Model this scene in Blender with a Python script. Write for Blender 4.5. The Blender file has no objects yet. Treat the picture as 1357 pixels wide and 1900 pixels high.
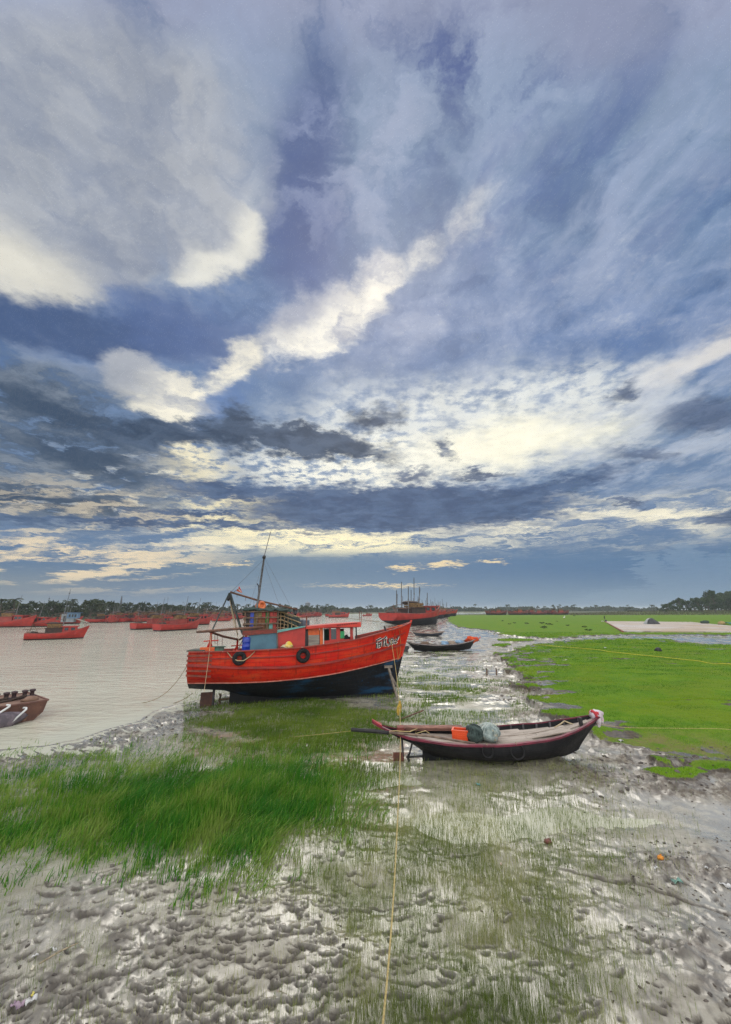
import bpy, math, random
import numpy as np
from mathutils import Vector, Matrix

R = math.radians
scn = bpy.context.scene
COL = scn.collection
random.seed(7)
rng = np.random.default_rng(11)

# ------------------------------------------------------------------ camera geometry
EYE = 4.5                       # the viewer stands on an embankment above the mud
FPX = 740.0                     # focal length in photo pixels (1357 wide)
PITCH = math.atan(180.0 / FPX)
CP, SP = math.cos(PITCH), math.sin(PITCH)

def ray(px, py):
    u = (px - 678.5) / FPX
    v = (950.0 - py) / FPX
    return (u, CP - v * SP, v * CP + SP)

def gp(px, py, z=0.0):
    """point of the level z seen at a photo pixel (survey of the place)"""
    d = ray(px, py)
    t = (z - EYE) / d[2]
    return Vector((d[0] * t, d[1] * t, z))

def at(px, py, Y):
    """point at distance Y ahead seen at a photo pixel"""
    d = ray(px, py)
    t = Y / d[1]
    return Vector((d[0] * t, Y, EYE + d[2] * t))

def srgb(r, g, b):
    def f(c):
        c /= 255.0
        return c / 12.92 if c <= 0.04045 else ((c + 0.055) / 1.055) ** 2.4
    return (f(r), f(g), f(b), 1.0)

# ------------------------------------------------------------------ scene settings
scn.render.engine = 'CYCLES'
scn.cycles.use_denoising = True
scn.cycles.denoising_prefilter = 'NONE'
scn.cycles.use_adaptive_sampling = True
scn.cycles.adaptive_threshold = 0.02
scn.cycles.adaptive_min_samples = 8
scn.cycles.max_bounces = 6
scn.cycles.diffuse_bounces = 3
scn.cycles.glossy_bounces = 3
scn.cycles.transmission_bounces = 3
scn.cycles.volume_bounces = 1
scn.cycles.transparent_max_bounces = 8
scn.view_settings.view_transform = 'Standard'
scn.view_settings.look = 'None'
scn.view_settings.exposure = 0.0
scn.view_settings.gamma = 1.0
scn.view_settings.use_curve_mapping = False

cam_d = bpy.data.cameras.new('camera')
cam = bpy.data.objects.new('camera', cam_d)
COL.objects.link(cam)
cam.location = (0, 0, EYE)
cam.rotation_euler = (R(90) + PITCH, 0, 0)
cam_d.sensor_fit = 'HORIZONTAL'
cam_d.sensor_width = 36.0
cam_d.lens = 36.0 * FPX / 1357.0
cam_d.clip_start = 0.1
cam_d.clip_end = 30000.0
scn.camera = cam

SUN_EL, SUN_AZ = R(44.0), R(4.0)      # azimuth from +Y towards +X
sun_d = bpy.data.lights.new('sun', 'SUN')
sun_d.energy = 1.5
sun_d.angle = R(46.0)
sun_d.color = (1.0, 0.93, 0.82)
sun = bpy.data.objects.new('sun', sun_d)
COL.objects.link(sun)
sdir = Vector((math.sin(SUN_AZ) * math.cos(SUN_EL), math.cos(SUN_AZ) * math.cos(SUN_EL), math.sin(SUN_EL)))
sun.rotation_euler = (-sdir).to_track_quat('-Z', 'Y').to_euler()
sun.location = sdir * 60
# ------------------------------------------------------------------ node helper
class NT:
    """writes shader arithmetic as nodes"""
    def __init__(self, tree):
        self.t = tree
    def new(self, typ, **kw):
        n = self.t.nodes.new(typ)
        for k, v in kw.items():
            setattr(n, k, v)
        return n
    def put(self, sock, v):
        if isinstance(v, bpy.types.NodeSocket):
            self.t.links.new(v, sock)
        elif v is not None:
            sock.default_value = v
    def m(self, op, a, b=None, c=None, clamp=False):
        n = self.new('ShaderNodeMath', operation=op, use_clamp=clamp)
        for s, v in zip(n.inputs, (a, b, c)):
            self.put(s, v)
        return n.outputs[0]
    def add(self, a, b): return self.m('ADD', a, b)
    def sub(self, a, b): return self.m('SUBTRACT', a, b)
    def mul(self, a, b): return self.m('MULTIPLY', a, b)
    def div(self, a, b): return self.m('DIVIDE', a, b)
    def mad(self, a, b, c): return self.m('MULTIPLY_ADD', a, b, c)
    def vm(self, op, a, b=None, scale=None):
        n = self.new('ShaderNodeVectorMath', operation=op)
        self.put(n.inputs[0], a)
        if b is not None: self.put(n.inputs[1], b)
        if scale is not None: self.put(n.inputs['Scale'], scale)
        return n.outputs['Value'] if op in ('DOT_PRODUCT', 'LENGTH') else n.outputs[0]
    def xyz(self, x, y, z=0.0):
        n = self.new('ShaderNodeCombineXYZ')
        for s, v in zip(n.inputs, (x, y, z)):
            self.put(s, v)
        return n.outputs[0]
    def sep(self, v):
        n = self.new('ShaderNodeSeparateXYZ')
        self.put(n.inputs[0], v)
        return n.outputs
    def ss(self, v, lo, hi, a=0.0, b=1.0):
        n = self.new('ShaderNodeMapRange', interpolation_type='SMOOTHSTEP')
        for s, x in zip(n.inputs, (v, lo, hi, a, b)):
            self.put(s, x)
        return n.outputs[0]
    def lr(self, v, lo, hi, a=0.0, b=1.0):
        n = self.new('ShaderNodeMapRange')
        for s, x in zip(n.inputs, (v, lo, hi, a, b)):
            self.put(s, x)
        return n.outputs[0]
    def noise(self, vec, scale, detail=6.0, rough=0.55, lac=2.0, dist=0.0, col=False):
        n = self.new('ShaderNodeTexNoise', noise_dimensions='3D')
        self.put(n.inputs['Vector'], vec)
        self.put(n.inputs['Scale'], scale)
        n.inputs['Detail'].default_value = detail
        n.inputs['Roughness'].default_value = rough
        n.inputs['Lacunarity'].default_value = lac
        n.inputs['Distortion'].default_value = dist
        return n.outputs['Color' if col else 'Fac']
    def mix(self, f, a, b, mode='MIX'):
        n = self.new('ShaderNodeMix', data_type='RGBA', blend_type=mode)
        self.put(n.inputs[0], f)
        self.put(n.inputs[6], a)
        self.put(n.inputs[7], b)
        return n.outputs[2]
    def ramp(self, v, stops, interp='EASE'):
        n = self.new('ShaderNodeValToRGB')
        n.color_ramp.interpolation = interp
        e = n.color_ramp.elements
        while len(e) < len(stops):
            e.new(0.5)
        for el, (p, c) in zip(e, stops):
            el.position = p
            el.color = c
        self.put(n.inputs[0], v)
        return n.outputs[0]

# ------------------------------------------------------------------ sky
def build_sky():
    w = bpy.data.worlds.new('World')
    scn.world = w
    w.use_nodes = True
    t = w.node_tree
    t.nodes.clear()
    k = NT(t)
    D = k.new('ShaderNodeTexCoord').outputs['Generated']
    dx, dy, dz = k.sep(D)
    f = k.vm('DOT_PRODUCT', D, (0.0, CP, SP))
    g = k.vm('DOT_PRODUCT', D, (0.0, -SP, CP))
    fs = k.m('MAXIMUM', f, 0.12)
    X = k.mad(k.div(dx, fs), 7.40, 6.785)           # tangent chart of the western half of the sky
    Y = k.mad(k.div(g, fs), -7.40, 9.50)
    zc = k.m('MAXIMUM', dz, 0.0)
    zq = k.add(zc, 0.075)
    q = k.xyz(k.div(dx, zq), k.div(dy, zq), 0.0)    # cloud deck chart: clouds foreshorten to the horizon
    e = k.lr(zc, 0.0, 0.62, 0.05, 1.0)              # apparent vertical size of cloud lumps

    def nvec(scale, detail, rough):
        n = k.new('ShaderNodeSeparateColor')
        k.put(n.inputs[0], k.noise(q, scale, detail, rough, col=True))
        return k.sub(n.outputs[0], 0.5), k.sub(n.outputs[1], 0.5)
    nAx, nAy = nvec(1.05, 5.0, 0.55)
    nBx, nBy = nvec(4.2, 6.0, 0.62)
    nA = k.xyz(nAx, nAy, 0.0)
    nB = k.xyz(nBx, nBy, 0.0)
    nCx, nCy0 = nvec(9.0, 6.0, 0.66)
    # soft warp
    PX = k.add(X, k.add(k.mul(nAx, 1.0), k.mul(nBx, 1.15)))
    PY = k.add(Y, k.mul(k.add(k.mul(nAy, 1.0), k.add(k.mul(nBy, 1.35), k.mul(nCy0, 0.5))), e))
    # crisp warp for small dark puffs
    nCy = nCy0
    QX = k.add(X, k.add(k.mul(nAx, 0.5), k.add(k.mul(nBx, 1.0), k.mul(nCx, 0.8))))
    QY = k.add(Y, k.mul(k.add(k.mul(nAy, 0.3), k.add(k.mul(nBy, 0.9), k.mul(nCy, 0.9))), k.add(e, 0.10)))

    def blob(p, cx, cy, rx, ry, ang=0.0, soft=0.5):
        px_, py_ = p
        c_, s_ = math.cos(R(ang)), math.sin(R(ang))
        a = k.mad(px_, c_ / rx, k.mad(py_, s_ / rx, -(cx * c_ + cy * s_) / rx))
        b = k.mad(px_, -s_ / ry, k.mad(py_, c_ / ry, (cx * s_ - cy * c_) / ry))
        d = k.m('SQRT', k.mad(a, a, k.mul(b, b)))
        return k.ss(d, 1.0 + soft, max(0.0, 1.0 - soft))
    def over(col, mask, c, amt=1.0):
        return k.mix(k.mul(mask, amt) if amt != 1.0 else mask, col, c)
    def union(*ms):
        r = ms[0]
        for x in ms[1:]:
            r = k.m('MAXIMUM', r, x)
        return r

    fine = k.noise(q, 11.0, 6.0, 0.62)                      # wisps
    # long level streaks of the low sky, seen edge-on
    band = k.noise(k.xyz(k.add(k.mul(X, 0.55), nAx), k.add(k.mul(PY, 5.2), k.mul(X, 0.16)), 3.7), 1.0, 7.0, 0.60)
    lump = k.noise(k.vm('ADD', q, k.vm('SCALE', nB, scale=0.35)), 5.0, 7.0, 0.60)
    # streaks fanning from the vanishing point, stretched away from the viewer
    st = k.new('ShaderNodeMapping')
    k.put(st.inputs[0], q)
    st.inputs['Rotation'].default_value = (0, 0, R(-38))
    st.inputs['Scale'].default_value = (1.0, 0.50, 1.0)
    streak = k.noise(k.vm('ADD', st.outputs[0], k.vm('SCALE', nA, scale=0.45)), 4.5, 6.0, 0.62)

    # (a negligible offset that keeps the big tree in one evaluation order)
    tiny = k.mul(k.add(k.add(fine, lump), k.add(streak, band)), 1e-5)
    PX, PY = k.add(PX, tiny), k.add(PY, tiny)
    P, Q = (PX, PY), (k.add(QX, tiny), k.add(QY, tiny))
    Y = k.add(Y, tiny)

    # ---- base colour by height
    C = srgb
    base = k.ramp(k.div(PY, 11.6), [
        (0.00, C(158, 164, 188)), (0.16, C(138, 155, 181)), (0.34, C(116, 139, 172)),
        (0.52, C(108, 132, 172)), (0.68, C(118, 140, 172)), (0.82, C(108, 132, 166)),
        (0.92, C(92, 122, 156)), (1.00, C(124, 146, 170))])
    col = base
    # broad mottling of the upper deck
    mott = k.ss(lump, 0.40, 0.66)
    up = k.ss(PY, 8.2, 5.6)
    col = over(col, k.mul(mott, up), C(160, 172, 200), 0.55)
    dk = k.ss(lump, 0.47, 0.34)
    col = over(col, k.mul(dk, up), C(88, 112, 152), 0.55)
    col = over(col, k.mul(blob(P, 8.9, 1.3, 1.7, 1.1, 10, 0.6), k.ss(lump, 0.56, 0.40)), C(84, 102, 152), 0.85)
    col = over(col, k.mul(blob(P, 10.8, 3.0, 3.0, 1.9, -20, 0.6), k.ss(streak, 0.52, 0.36)), C(92, 112, 160), 0.65)
    col = over(col, k.mul(blob(P, 10.5, 3.6, 3.0, 1.9, -20, 0.6), k.ss(streak, 0.50, 0.66)), C(158, 172, 200), 0.6)
    col = over(col, blob(P, 11.3, 0.6, 1.3, 1.0, 10, 0.7), C(146, 152, 178), 0.75)
    # thin veil with streaks, right half
    veil = k.mul(k.ss(streak, 0.42, 0.70), blob(P, 10.6, 6.0, 4.2, 3.0, -15, 0.5))
    col = over(col, veil, C(172, 182, 206), 0.65)
    col = over(col, k.mul(blob(P, 11.3, 6.5, 1.5, 0.35, -24, 0.7), k.ss(streak, 0.62, 0.40)), C(100, 126, 170), 0.8)
    # dark blue gap running up the middle
    col = over(col, blob(P, 5.65, 2.8, 0.62, 1.9, 8, 0.6), C(80, 100, 146), 0.92)
    col = over(col, blob(P, 5.6, 4.5, 0.9, 0.9, 20, 0.6), C(84, 104, 152), 0.85)
    col = over(col, k.mul(blob(P, 5.8, 2.8, 0.9, 2.0, 6, 0.6), k.ss(lump, 0.46, 0.60)), C(138, 150, 184), 0.8)
    # lighter clumps to the right of the gap
    col = over(col, k.mul(blob(P, 7.0, 2.6, 1.0, 1.5, 10, 0.6), k.ss(lump, 0.42, 0.60)), C(164, 174, 198), 0.75)
    # great pale cloud, upper left
    big = union(blob(P, 1.6, 2.6, 3.2, 2.4, 20, 0.45), blob(P, 0.6, 4.6, 2.6, 1.05, 0, 0.25), blob(P, 3.9, 4.4, 0.95, 0.95, -30, 0.30))
    bigc = k.mix(k.ss(lump, 0.36, 0.66), C(152, 158, 174), C(184, 186, 192))
    bigc = over(bigc, blob(P, 0.3, 4.9, 1.4, 0.65, 24, 0.8), C(236, 230, 216), 0.9)
    bigc = over(bigc, union(blob(P, 4.1, 4.95, 1.1, 0.35, -14, 0.8), blob(P, 4.65, 4.3, 0.3, 0.8, 12, 0.8)), C(236, 232, 222), 0.95)
    big = k.ss(k.add(big, k.mul(k.sub(lump, 0.5), 0.5)), 0.02, 0.98)
    col = over(col, big, bigc, 0.92)
    # dark blue space under it
    col = over(col, blob(P, 0.9, 6.0, 2.5, 0.42, 8, 0.5), C(80, 100, 138), 0.95)
    col = over(col, blob(P, 3.3, 6.0, 1.3, 0.55, 20, 0.6), C(92, 112, 156), 0.8)
    # cream clouds: centre diagonal and left
    lit = union(blob(P, 5.9, 5.9, 1.2, 0.66, -24, 0.40), k.mul(blob(P, 6.95, 5.05, 0.7, 0.36, -46, 0.5), 0.85), k.mul(blob(P, 7.8, 4.5, 0.6, 0.25, -36, 0.8), 0.6), k.mul(blob(P, 8.6, 4.0, 0.6, 0.4, -20, 0.8), 0.4))
    edge = k.ss(k.add(k.mul(PX, 0.75), PY), 9.6, 10.5)
    litc = k.mix(k.mul(k.ss(lump, 0.28, 0.56), edge), C(172, 176, 192), C(252, 246, 234))
    lit = k.ss(k.add(lit, k.mul(k.add(k.sub(lump, 0.5), nCx), 0.65)), 0.02, 0.95)
    col = over(col, lit, litc, 0.95)
    lit2 = union(blob(P, 2.35, 6.85, 0.75, 0.55, 30, 0.4), blob(P, 3.1, 7.35, 0.9, 0.48, 10, 0.35), k.mul(blob(P, 4.35, 6.75, 0.8, 0.30, -42, 0.6), 0.7))
    edge2 = k.ss(k.add(k.mul(PX, 0.45), PY), 7.75, 8.75)
    litc2 = k.mix(k.mul(k.ss(lump, 0.30, 0.60), edge2), C(180, 182, 190), C(252, 244, 226))
    lit2 = k.ss(k.add(lit2, k.mul(k.add(k.sub(lump, 0.5), nCx), 0.65)), 0.02, 0.95)
    col = over(col, lit2, litc2, 0.94)
    col = over(col, blob(P, 4.1, 7.45, 0.55, 0.3, -40, 0.5), C(104, 132, 178), 0.8)
    # bright cream veil, centre right, and its core
    v1 = k.mul(union(blob(P, 8.4, 8.0, 3.3, 0.95, -4, 0.55), blob(P, 10.4, 7.5, 1.9, 0.65, -10, 0.6)), k.ss(k.add(k.mul(fine, 0.6), k.mul(streak, 0.4)), 0.30, 0.54))
    col = over(col, v1, k.mix(k.ss(fine, 0.35, 0.60), C(192, 200, 212), C(232, 232, 228)), 0.9)
    col = over(col, blob(P, 9.4, 8.25, 2.1, 0.42, -9, 0.7), C(254, 248, 228), 0.97)
    col = over(col, k.mul(blob(P, 6.4, 8.6, 2.0, 0.5, 0, 0.6), k.ss(fine, 0.40, 0.56)), C(246, 242, 230), 0.9)
    # streak at the right edge
    col = over(col, blob(P, 13.0, 6.5, 1.25, 0.22, -27, 0.8), C(232, 226, 220), 0.85)
    col = over(col, k.mul(blob(P, 12.3, 7.9, 1.8, 1.2, -8, 0.6), k.ss(streak, 0.40, 0.66)), C(200, 204, 214), 0.7)
    # low bright band
    lowb = k.mul(k.ss(band, 0.40, 0.58), union(blob(P, 5.0, 9.95, 3.8, 0.42, 1, 0.6), blob(P, 2.8, 9.4, 2.6, 0.8, 8, 0.6), blob(P, 11.4, 9.7, 3.2, 0.46, -5, 0.6)))
    col = over(col, lowb, k.mix(k.ss(band, 0.44, 0.66), C(204, 202, 196), C(252, 242, 218)), 0.88)
    col = over(col, k.mul(blob(P, 6.3, 10.08, 1.8, 0.24, 2, 0.7), k.ss(band, 0.42, 0.56)), C(255, 243, 206), 0.95)
    col = over(col, k.mul(blob(P, 4.2, 9.5, 1.0, 0.5, 4, 0.7), k.ss(band, 0.38, 0.56)), C(255, 241, 200), 0.92)
    col = over(col, k.mul(blob(P, 3.6, 8.65, 0.55, 0.42, 30, 0.7), k.ss(fine, 0.35, 0.55)), C(250, 238, 206), 0.85)
    # left grey bank
    bank = k.mul(union(blob(P, 0.5, 7.6, 2.3, 1.0, 18, 0.45), blob(P, 0.8, 8.9, 2.6, 0.8, 8, 0.5)), k.ss(lump, 0.30, 0.52))
    col = over(col, bank, k.mix(k.ss(lump, 0.40, 0.60), C(78, 94, 116), C(132, 141, 154)), 0.92)
    sh = k.mul(union(blob(Q, 1.3, 7.7, 1.9, 0.30, 22, 0.7), blob(Q, 1.6, 8.5, 1.5, 0.28, 18, 0.7), blob(Q, 0.8, 9.3, 2.2, 0.22, 6, 0.7)), k.ss(lump, 0.38, 0.48))
    col = over(col, sh, C(62, 80, 104), 0.95)
    col = over(col, k.mul(k.ss(band, 0.50, 0.62), blob(P, 1.6, 9.5, 2.2, 0.55, 8, 0.6)), C(214, 200, 178), 0.7)
    # dark ribbon with puffs across the centre left
    rib = union(blob(Q, 3.2, 8.05, 1.4, 0.27, 2, 0.4), blob(Q, 5.5, 8.15, 1.7, 0.25, 9, 0.35), blob(Q, 4.4, 7.98, 0.34, 0.45, 0, 0.4),
                blob(Q, 7.0, 7.75, 0.42, 0.20, -20, 0.7), blob(Q, 6.6, 8.42, 0.7, 0.10, 8, 0.7))
    col = over(col, rib, k.mix(k.ss(lump, 0.36, 0.62), C(54, 72, 96), C(86, 102, 126)), 0.98)
    # long dark lens above the low band
    lens = union(blob(Q, 7.5, 9.42, 3.1, 0.42, -1, 0.25), blob(Q, 4.4, 9.12, 1.2, 0.18, 4, 0.5), blob(Q, 10.2, 9.08, 1.4, 0.20, -14, 0.5),
                 blob(Q, 3.8, 9.52, 1.3, 0.06, 0, 0.7), blob(Q, 3.0, 9.72, 3.6, 0.07, 2, 0.7))
    col = over(col, lens, k.mix(k.ss(lump, 0.36, 0.66), C(64, 86, 122), C(88, 110, 144)), 0.97)
    # small dark puffs on the right
    puf = union(blob(Q, 13.1, 7.72, 0.75, 0.30, -6, 0.6), blob(Q, 11.9, 8.42, 0.5, 0.13, 8, 0.7), blob(Q, 11.5, 7.25, 0.3, 0.12, -25, 0.8),
                blob(Q, 8.2, 8.35, 0.25, 0.10, 30, 0.8), blob(Q, 7.6, 8.82, 0.3, 0.09, 0, 0.7), blob(Q, 13.5, 9.62, 0.5, 0.14, 0, 0.5),
                blob(Q, 11.6, 9.32, 0.3, 0.04, 0, 0.6), blob(Q, 8.9, 8.82, 0.5, 0.07, 0, 0.7))
    col = over(col, puf, k.mix(k.ss(lump, 0.36, 0.62), C(72, 88, 116), C(104, 118, 146)), 0.9)
    # slate blue under the low band
    slate = k.mul(k.ss(Y, 10.12, 10.42), k.ss(PX, 1.5, 5.5))
    slatec = k.mix(k.ss(PX, 3.0, 10.0), C(116, 138, 158), C(88, 122, 160))
    slatec = k.mix(k.ss(Y, 10.5, 11.25), slatec, C(126, 150, 174))
    col = over(col, slate, slatec, 0.92)
    col = over(col, k.mul(k.ss(Y, 10.3, 10.9), k.ss(PX, 4.0, 0.0)), C(134, 146, 158), 0.85)
    lows = k.mul(k.ss(band, 0.47, 0.58), blob(P, 1.3, 10.40, 2.8, 0.48, 4, 0.5))
    col = over(col, lows, C(238, 218, 188), 0.85)
    sml = union(blob(Q, 8.25, 10.47, 0.30, 0.055, -3, 0.6), blob(Q, 7.5, 10.53, 0.24, 0.045, -3, 0.6), blob(Q, 7.25, 10.87, 0.12, 0.03, 0, 0.7),
                blob(Q, 9.2, 10.4, 0.22, 0.03, 0, 0.7), blob(Q, 4.35, 10.47, 0.25, 0.03, 0, 0.7), blob(Q, 7.0, 10.87, 0.9, 0.02, 0, 0.9))
    col = over(col, sml, C(246, 222, 180), 0.85)
    # far cumulus on the right
    cu = union(blob(Q, 13.3, 10.75, 1.35, 0.42, -10, 0.15), blob(Q, 12.1, 10.55, 0.32, 0.30, 0, 0.2), blob(Q, 12.75, 10.35, 0.32, 0.28, 0, 0.2), blob(Q, 11.6, 11.05, 0.9, 0.14, -4, 0.3))
    col = over(col, cu, C(138, 160, 184), 0.42)

    # fine structure through all the cloud
    grain = k.add(k.mul(nBx, 0.55), k.add(k.mul(nCx, 0.55), k.mul(k.sub(fine, 0.5), 0.35)))
    gv = k.add(1.0, k.mul(grain, k.lr(Y, 10.9, 9.6, 0.08, 0.46)))
    gcol = k.new('ShaderNodeCombineColor')
    for s_ in range(3): k.put(gcol.inputs[s_], gv)
    col = k.mix(1.0, col, gcol.outputs[0], 'MULTIPLY')

    # ---- the half of the sky behind the viewer: unseen, brightened to fill the ground and boat sides
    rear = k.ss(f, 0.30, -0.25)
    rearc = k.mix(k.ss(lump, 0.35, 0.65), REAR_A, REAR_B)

    gm = k.new('ShaderNodeGamma'); k.put(gm.inputs[0], col); gm.inputs[1].default_value = 1.13
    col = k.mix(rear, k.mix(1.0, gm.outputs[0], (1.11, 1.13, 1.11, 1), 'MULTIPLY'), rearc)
    bg = k.new('ShaderNodeBackground')
    k.put(bg.inputs[0], col)
    bg.inputs[1].default_value = 1.0
    sky = k.new('ShaderNodeTexSky', sky_type='NISHITA', sun_disc=False)
    sky.sun_elevation = SUN_EL
    sky.sun_rotation = SUN_AZ
    sky.air_density = 1.2
    sky.dust_density = 2.0
    bs = k.new('ShaderNodeBackground')
    k.put(bs.inputs[0], sky.outputs[0])
    bs.inputs[1].default_value = 0.06
    mx = k.new('ShaderNodeMixShader')
    mx.inputs[0].default_value = 0.90                    # the clouds cover nine tenths of the clear sky
    t.links.new(bs.outputs[0], mx.inputs[1])
    t.links.new(bg.outputs[0], mx.inputs[2])
    w.cycles.sampling_method = 'MANUAL'
    w.cycles.sample_map_resolution = 512
    out = k.new('ShaderNodeOutputWorld')
    t.links.new(mx.outputs[0], out.inputs[0])

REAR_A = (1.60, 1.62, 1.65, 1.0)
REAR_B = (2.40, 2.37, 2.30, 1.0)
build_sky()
# ------------------------------------------------------------------ naming
def tag(o, label=None, cat=None, group=None, kind=None):
    if label: o['label'] = label
    if cat: o['category'] = cat
    if group: o['group'] = group
    if kind: o['kind'] = kind
    return o

def empty(name, label, cat, loc=(0, 0, 0), rotz=0.0, group=None):
    o = bpy.data.objects.new(name, None)
    COL.objects.link(o)
    o.location = loc
    o.rotation_euler = (0, 0, rotz)
    o.empty_display_size = 0.3
    return tag(o, label, cat, group)

def copy_tree(o, parent=None):
    c = o.copy()
    COL.objects.link(c)
    c.parent = parent
    for ch in o.children:
        copy_tree(ch, c)
    return c

# ------------------------------------------------------------------ mesh collector
class MB:
    def __init__(self):
        self.v, self.f, self.mi, self.sm = [], [], [], []
    def add(self, vs, fs, mi=0, smooth=False):
        b = len(self.v)
        self.v.extend([tuple(p) for p in vs])
        for f in fs:
            self.f.append(tuple(b + i for i in f))
            self.mi.append(mi)
            self.sm.append(smooth)
        return self
    def box(self, c, s, rz=0.0, mi=0, rx=0.0, ry=0.0, taper=1.0):
        M = Matrix.Translation(c) @ Matrix.Rotation(rz, 4, 'Z') @ Matrix.Rotation(ry, 4, 'Y') @ Matrix.Rotation(rx, 4, 'X')
        hx, hy, hz = s[0] / 2, s[1] / 2, s[2] / 2
        vs = []
        for z, k in ((-hz, 1.0), (hz, taper)):
            for x, y in ((-hx, -hy), (hx, -hy), (hx, hy), (-hx, hy)):
                vs.append(M @ Vector((x * k, y * k, z)))
        return self.add(vs, [(3, 2, 1, 0), (4, 5, 6, 7), (0, 1, 5, 4), (1, 2, 6, 5), (2, 3, 7, 6), (3, 0, 4, 7)], mi)
    def beam(self, a, b, w, h=None, mi=0, up=(0, 0, 1)):
        """square timber from a to b"""
        a, b = Vector(a), Vector(b)
        h = w if h is None else h
        d = (b - a).normalized()
        u = Vector(up)
        s = d.cross(u)
        if s.length < 1e-4: s = d.cross(Vector((1, 0, 0)))
        s.normalize()
        u = s.cross(d)
        vs = [p + s * (x * w / 2) + u * (y * h / 2) for p in (a, b) for x, y in ((-1, -1), (1, -1), (1, 1), (-1, 1))]
        return self.add(vs, [(3, 2, 1, 0), (4, 5, 6, 7), (0, 1, 5, 4), (1, 2, 6, 5), (2, 3, 7, 6), (3, 0, 4, 7)], mi)
    def tube(self, pts, r, n=8, mi=0, caps=True, closed=False):
        pts = [Vector(p) for p in pts]
        m = len(pts)
        rs = r if isinstance(r, (list, tuple)) else [r] * m
        vs, fs = [], []
        prev = None
        for i, p in enumerate(pts):
            if closed:
                d = pts[(i + 1) % m] - pts[i - 1]
            else:
                d = pts[min(i + 1, m - 1)] - pts[max(i - 1, 0)]
            d.normalize()
            if prev is None:
                s = d.cross(Vector((0, 0, 1)))
                if s.length < 1e-3: s = d.cross(Vector((1, 0, 0)))
            else:
                s = prev - d * prev.dot(d)
                if s.length < 1e-5: s = d.cross(Vector((1, 0, 0)))
            s.normalize()
            prev = s
            u = s.cross(d)
            for j in range(n):
                a = 2 * math.pi * j / n
                vs.append(p + (s * math.cos(a) + u * math.sin(a)) * rs[i])
        for i in range(m if closed else m - 1):
            i2 = (i + 1) % m
            for j in range(n):
                j2 = (j + 1) % n
                fs.append((i * n + j, i * n + j2, i2 * n + j2, i2 * n + j))
        if caps and not closed:
            fs.append(tuple(range(n)))
            fs.append(tuple(range((m - 1) * n + n - 1, (m - 1) * n - 1, -1)))
        return self.add(vs, fs, mi, True)
    def lathe(self, prof, c=(0, 0, 0), n=16, M=None, mi=0):
        M = Matrix.Translation(c) if M is None else M
        vs, fs = [], []
        for r, z in prof:
            for j in range(n):
                a = 2 * math.pi * j / n
                vs.append(M @ Vector((r * math.cos(a), r * math.sin(a), z)))
        for i in range(len(prof) - 1):
            for j in range(n):
                j2 = (j + 1) % n
                fs.append((i * n + j, i * n + j2, (i + 1) * n + j2, (i + 1) * n + j))
        return self.add(vs, fs, mi, True)
    def torus(self, c, R_, r, M=None, n=20, k=8, mi=0, sq=1.0):
        M = Matrix.Translation(c) if M is None else M
        vs, fs = [], []
        for i in range(n):
            a = 2 * math.pi * i / n
            for j in range(k):
                b = 2 * math.pi * j / k
                rr = R_ + r * math.cos(b)
                vs.append(M @ Vector((rr * math.cos(a), rr * math.sin(a), r * sq * math.sin(b))))
        for i in range(n):
            for j in range(k):
                fs.append((i * k + j, ((i + 1) % n) * k + j, ((i + 1) % n) * k + (j + 1) % k, i * k + (j + 1) % k))
        return self.add(vs, fs, mi, True)
    def loft(self, rows, mi=0, smooth=True, wrap=False, mfun=None):
        n = len(rows[0])
        vs = [p for r in rows for p in r]
        b = len(self.v)
        self.v.extend([tuple(p) for p in vs])
        for i in range(len(rows) - 1):
            for j in range(n if wrap else n - 1):
                j2 = (j + 1) % n
                self.f.append((b + i * n + j, b + i * n + j2, b + (i + 1) * n + j2, b + (i + 1) * n + j))
                self.mi.append(mfun(i, j) if mfun else mi)
                self.sm.append(smooth)
        return self
    def blob(self, c, s, seed=0, amp=0.15, freq=2.0, n=14, mi=0, flat=None):
        """a lumpy closed heap or bundle"""
        rd = random.Random(seed)
        ph = [(rd.uniform(1, 3) * freq, rd.uniform(1, 3) * freq, rd.uniform(1, 3) * freq, rd.uniform(0, 6.28)) for _ in range(6)]
        vs, fs = [], []
        m = n // 2 + 1
        for i in range(m):
            th = math.pi * i / (m - 1)
            for j in range(n):
                a = 2 * math.pi * j / n
                d = Vector((math.sin(th) * math.cos(a), math.sin(th) * math.sin(a), math.cos(th)))
                k = 1 + amp * sum(math.sin(p[0] * d.x + p[1] * d.y + p[2] * d.z + p[3]) for p in ph) / 2.2
                p = Vector((d.x * s[0] * k, d.y * s[1] * k, d.z * s[2] * k))
                if flat is not None: p.z = max(p.z, flat)
                vs.append(Vector(c) + p)
        for i in range(m - 1):
            for j in range(n):
                j2 = (j + 1) % n
                fs.append((i * n + j, (i + 1) * n + j, (i + 1) * n + j2, i * n + j2))
        return self.add(vs, fs, mi, True)
    def mesh(self, name, mats):
        me = bpy.data.meshes.new(name)
        me.from_pydata(self.v, [], self.f)
        for m in mats: me.materials.append(m)
        me.polygons.foreach_set('material_index', self.mi)
        me.polygons.foreach_set('use_smooth', self.sm)
        me.validate(clean_customdata=False)
        me.update()
        return me
    def build(self, name, mats, parent=None, loc=None, rotz=0.0):
        if not isinstance(mats, (list, tuple)): mats = [mats]
        o = bpy.data.objects.new(name, self.mesh(name, mats))
        COL.objects.link(o)
        if parent is not None: o.parent = parent
        if loc is not None: o.location = loc
        if rotz: o.rotation_euler = (0, 0, rotz)
        return o

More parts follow.
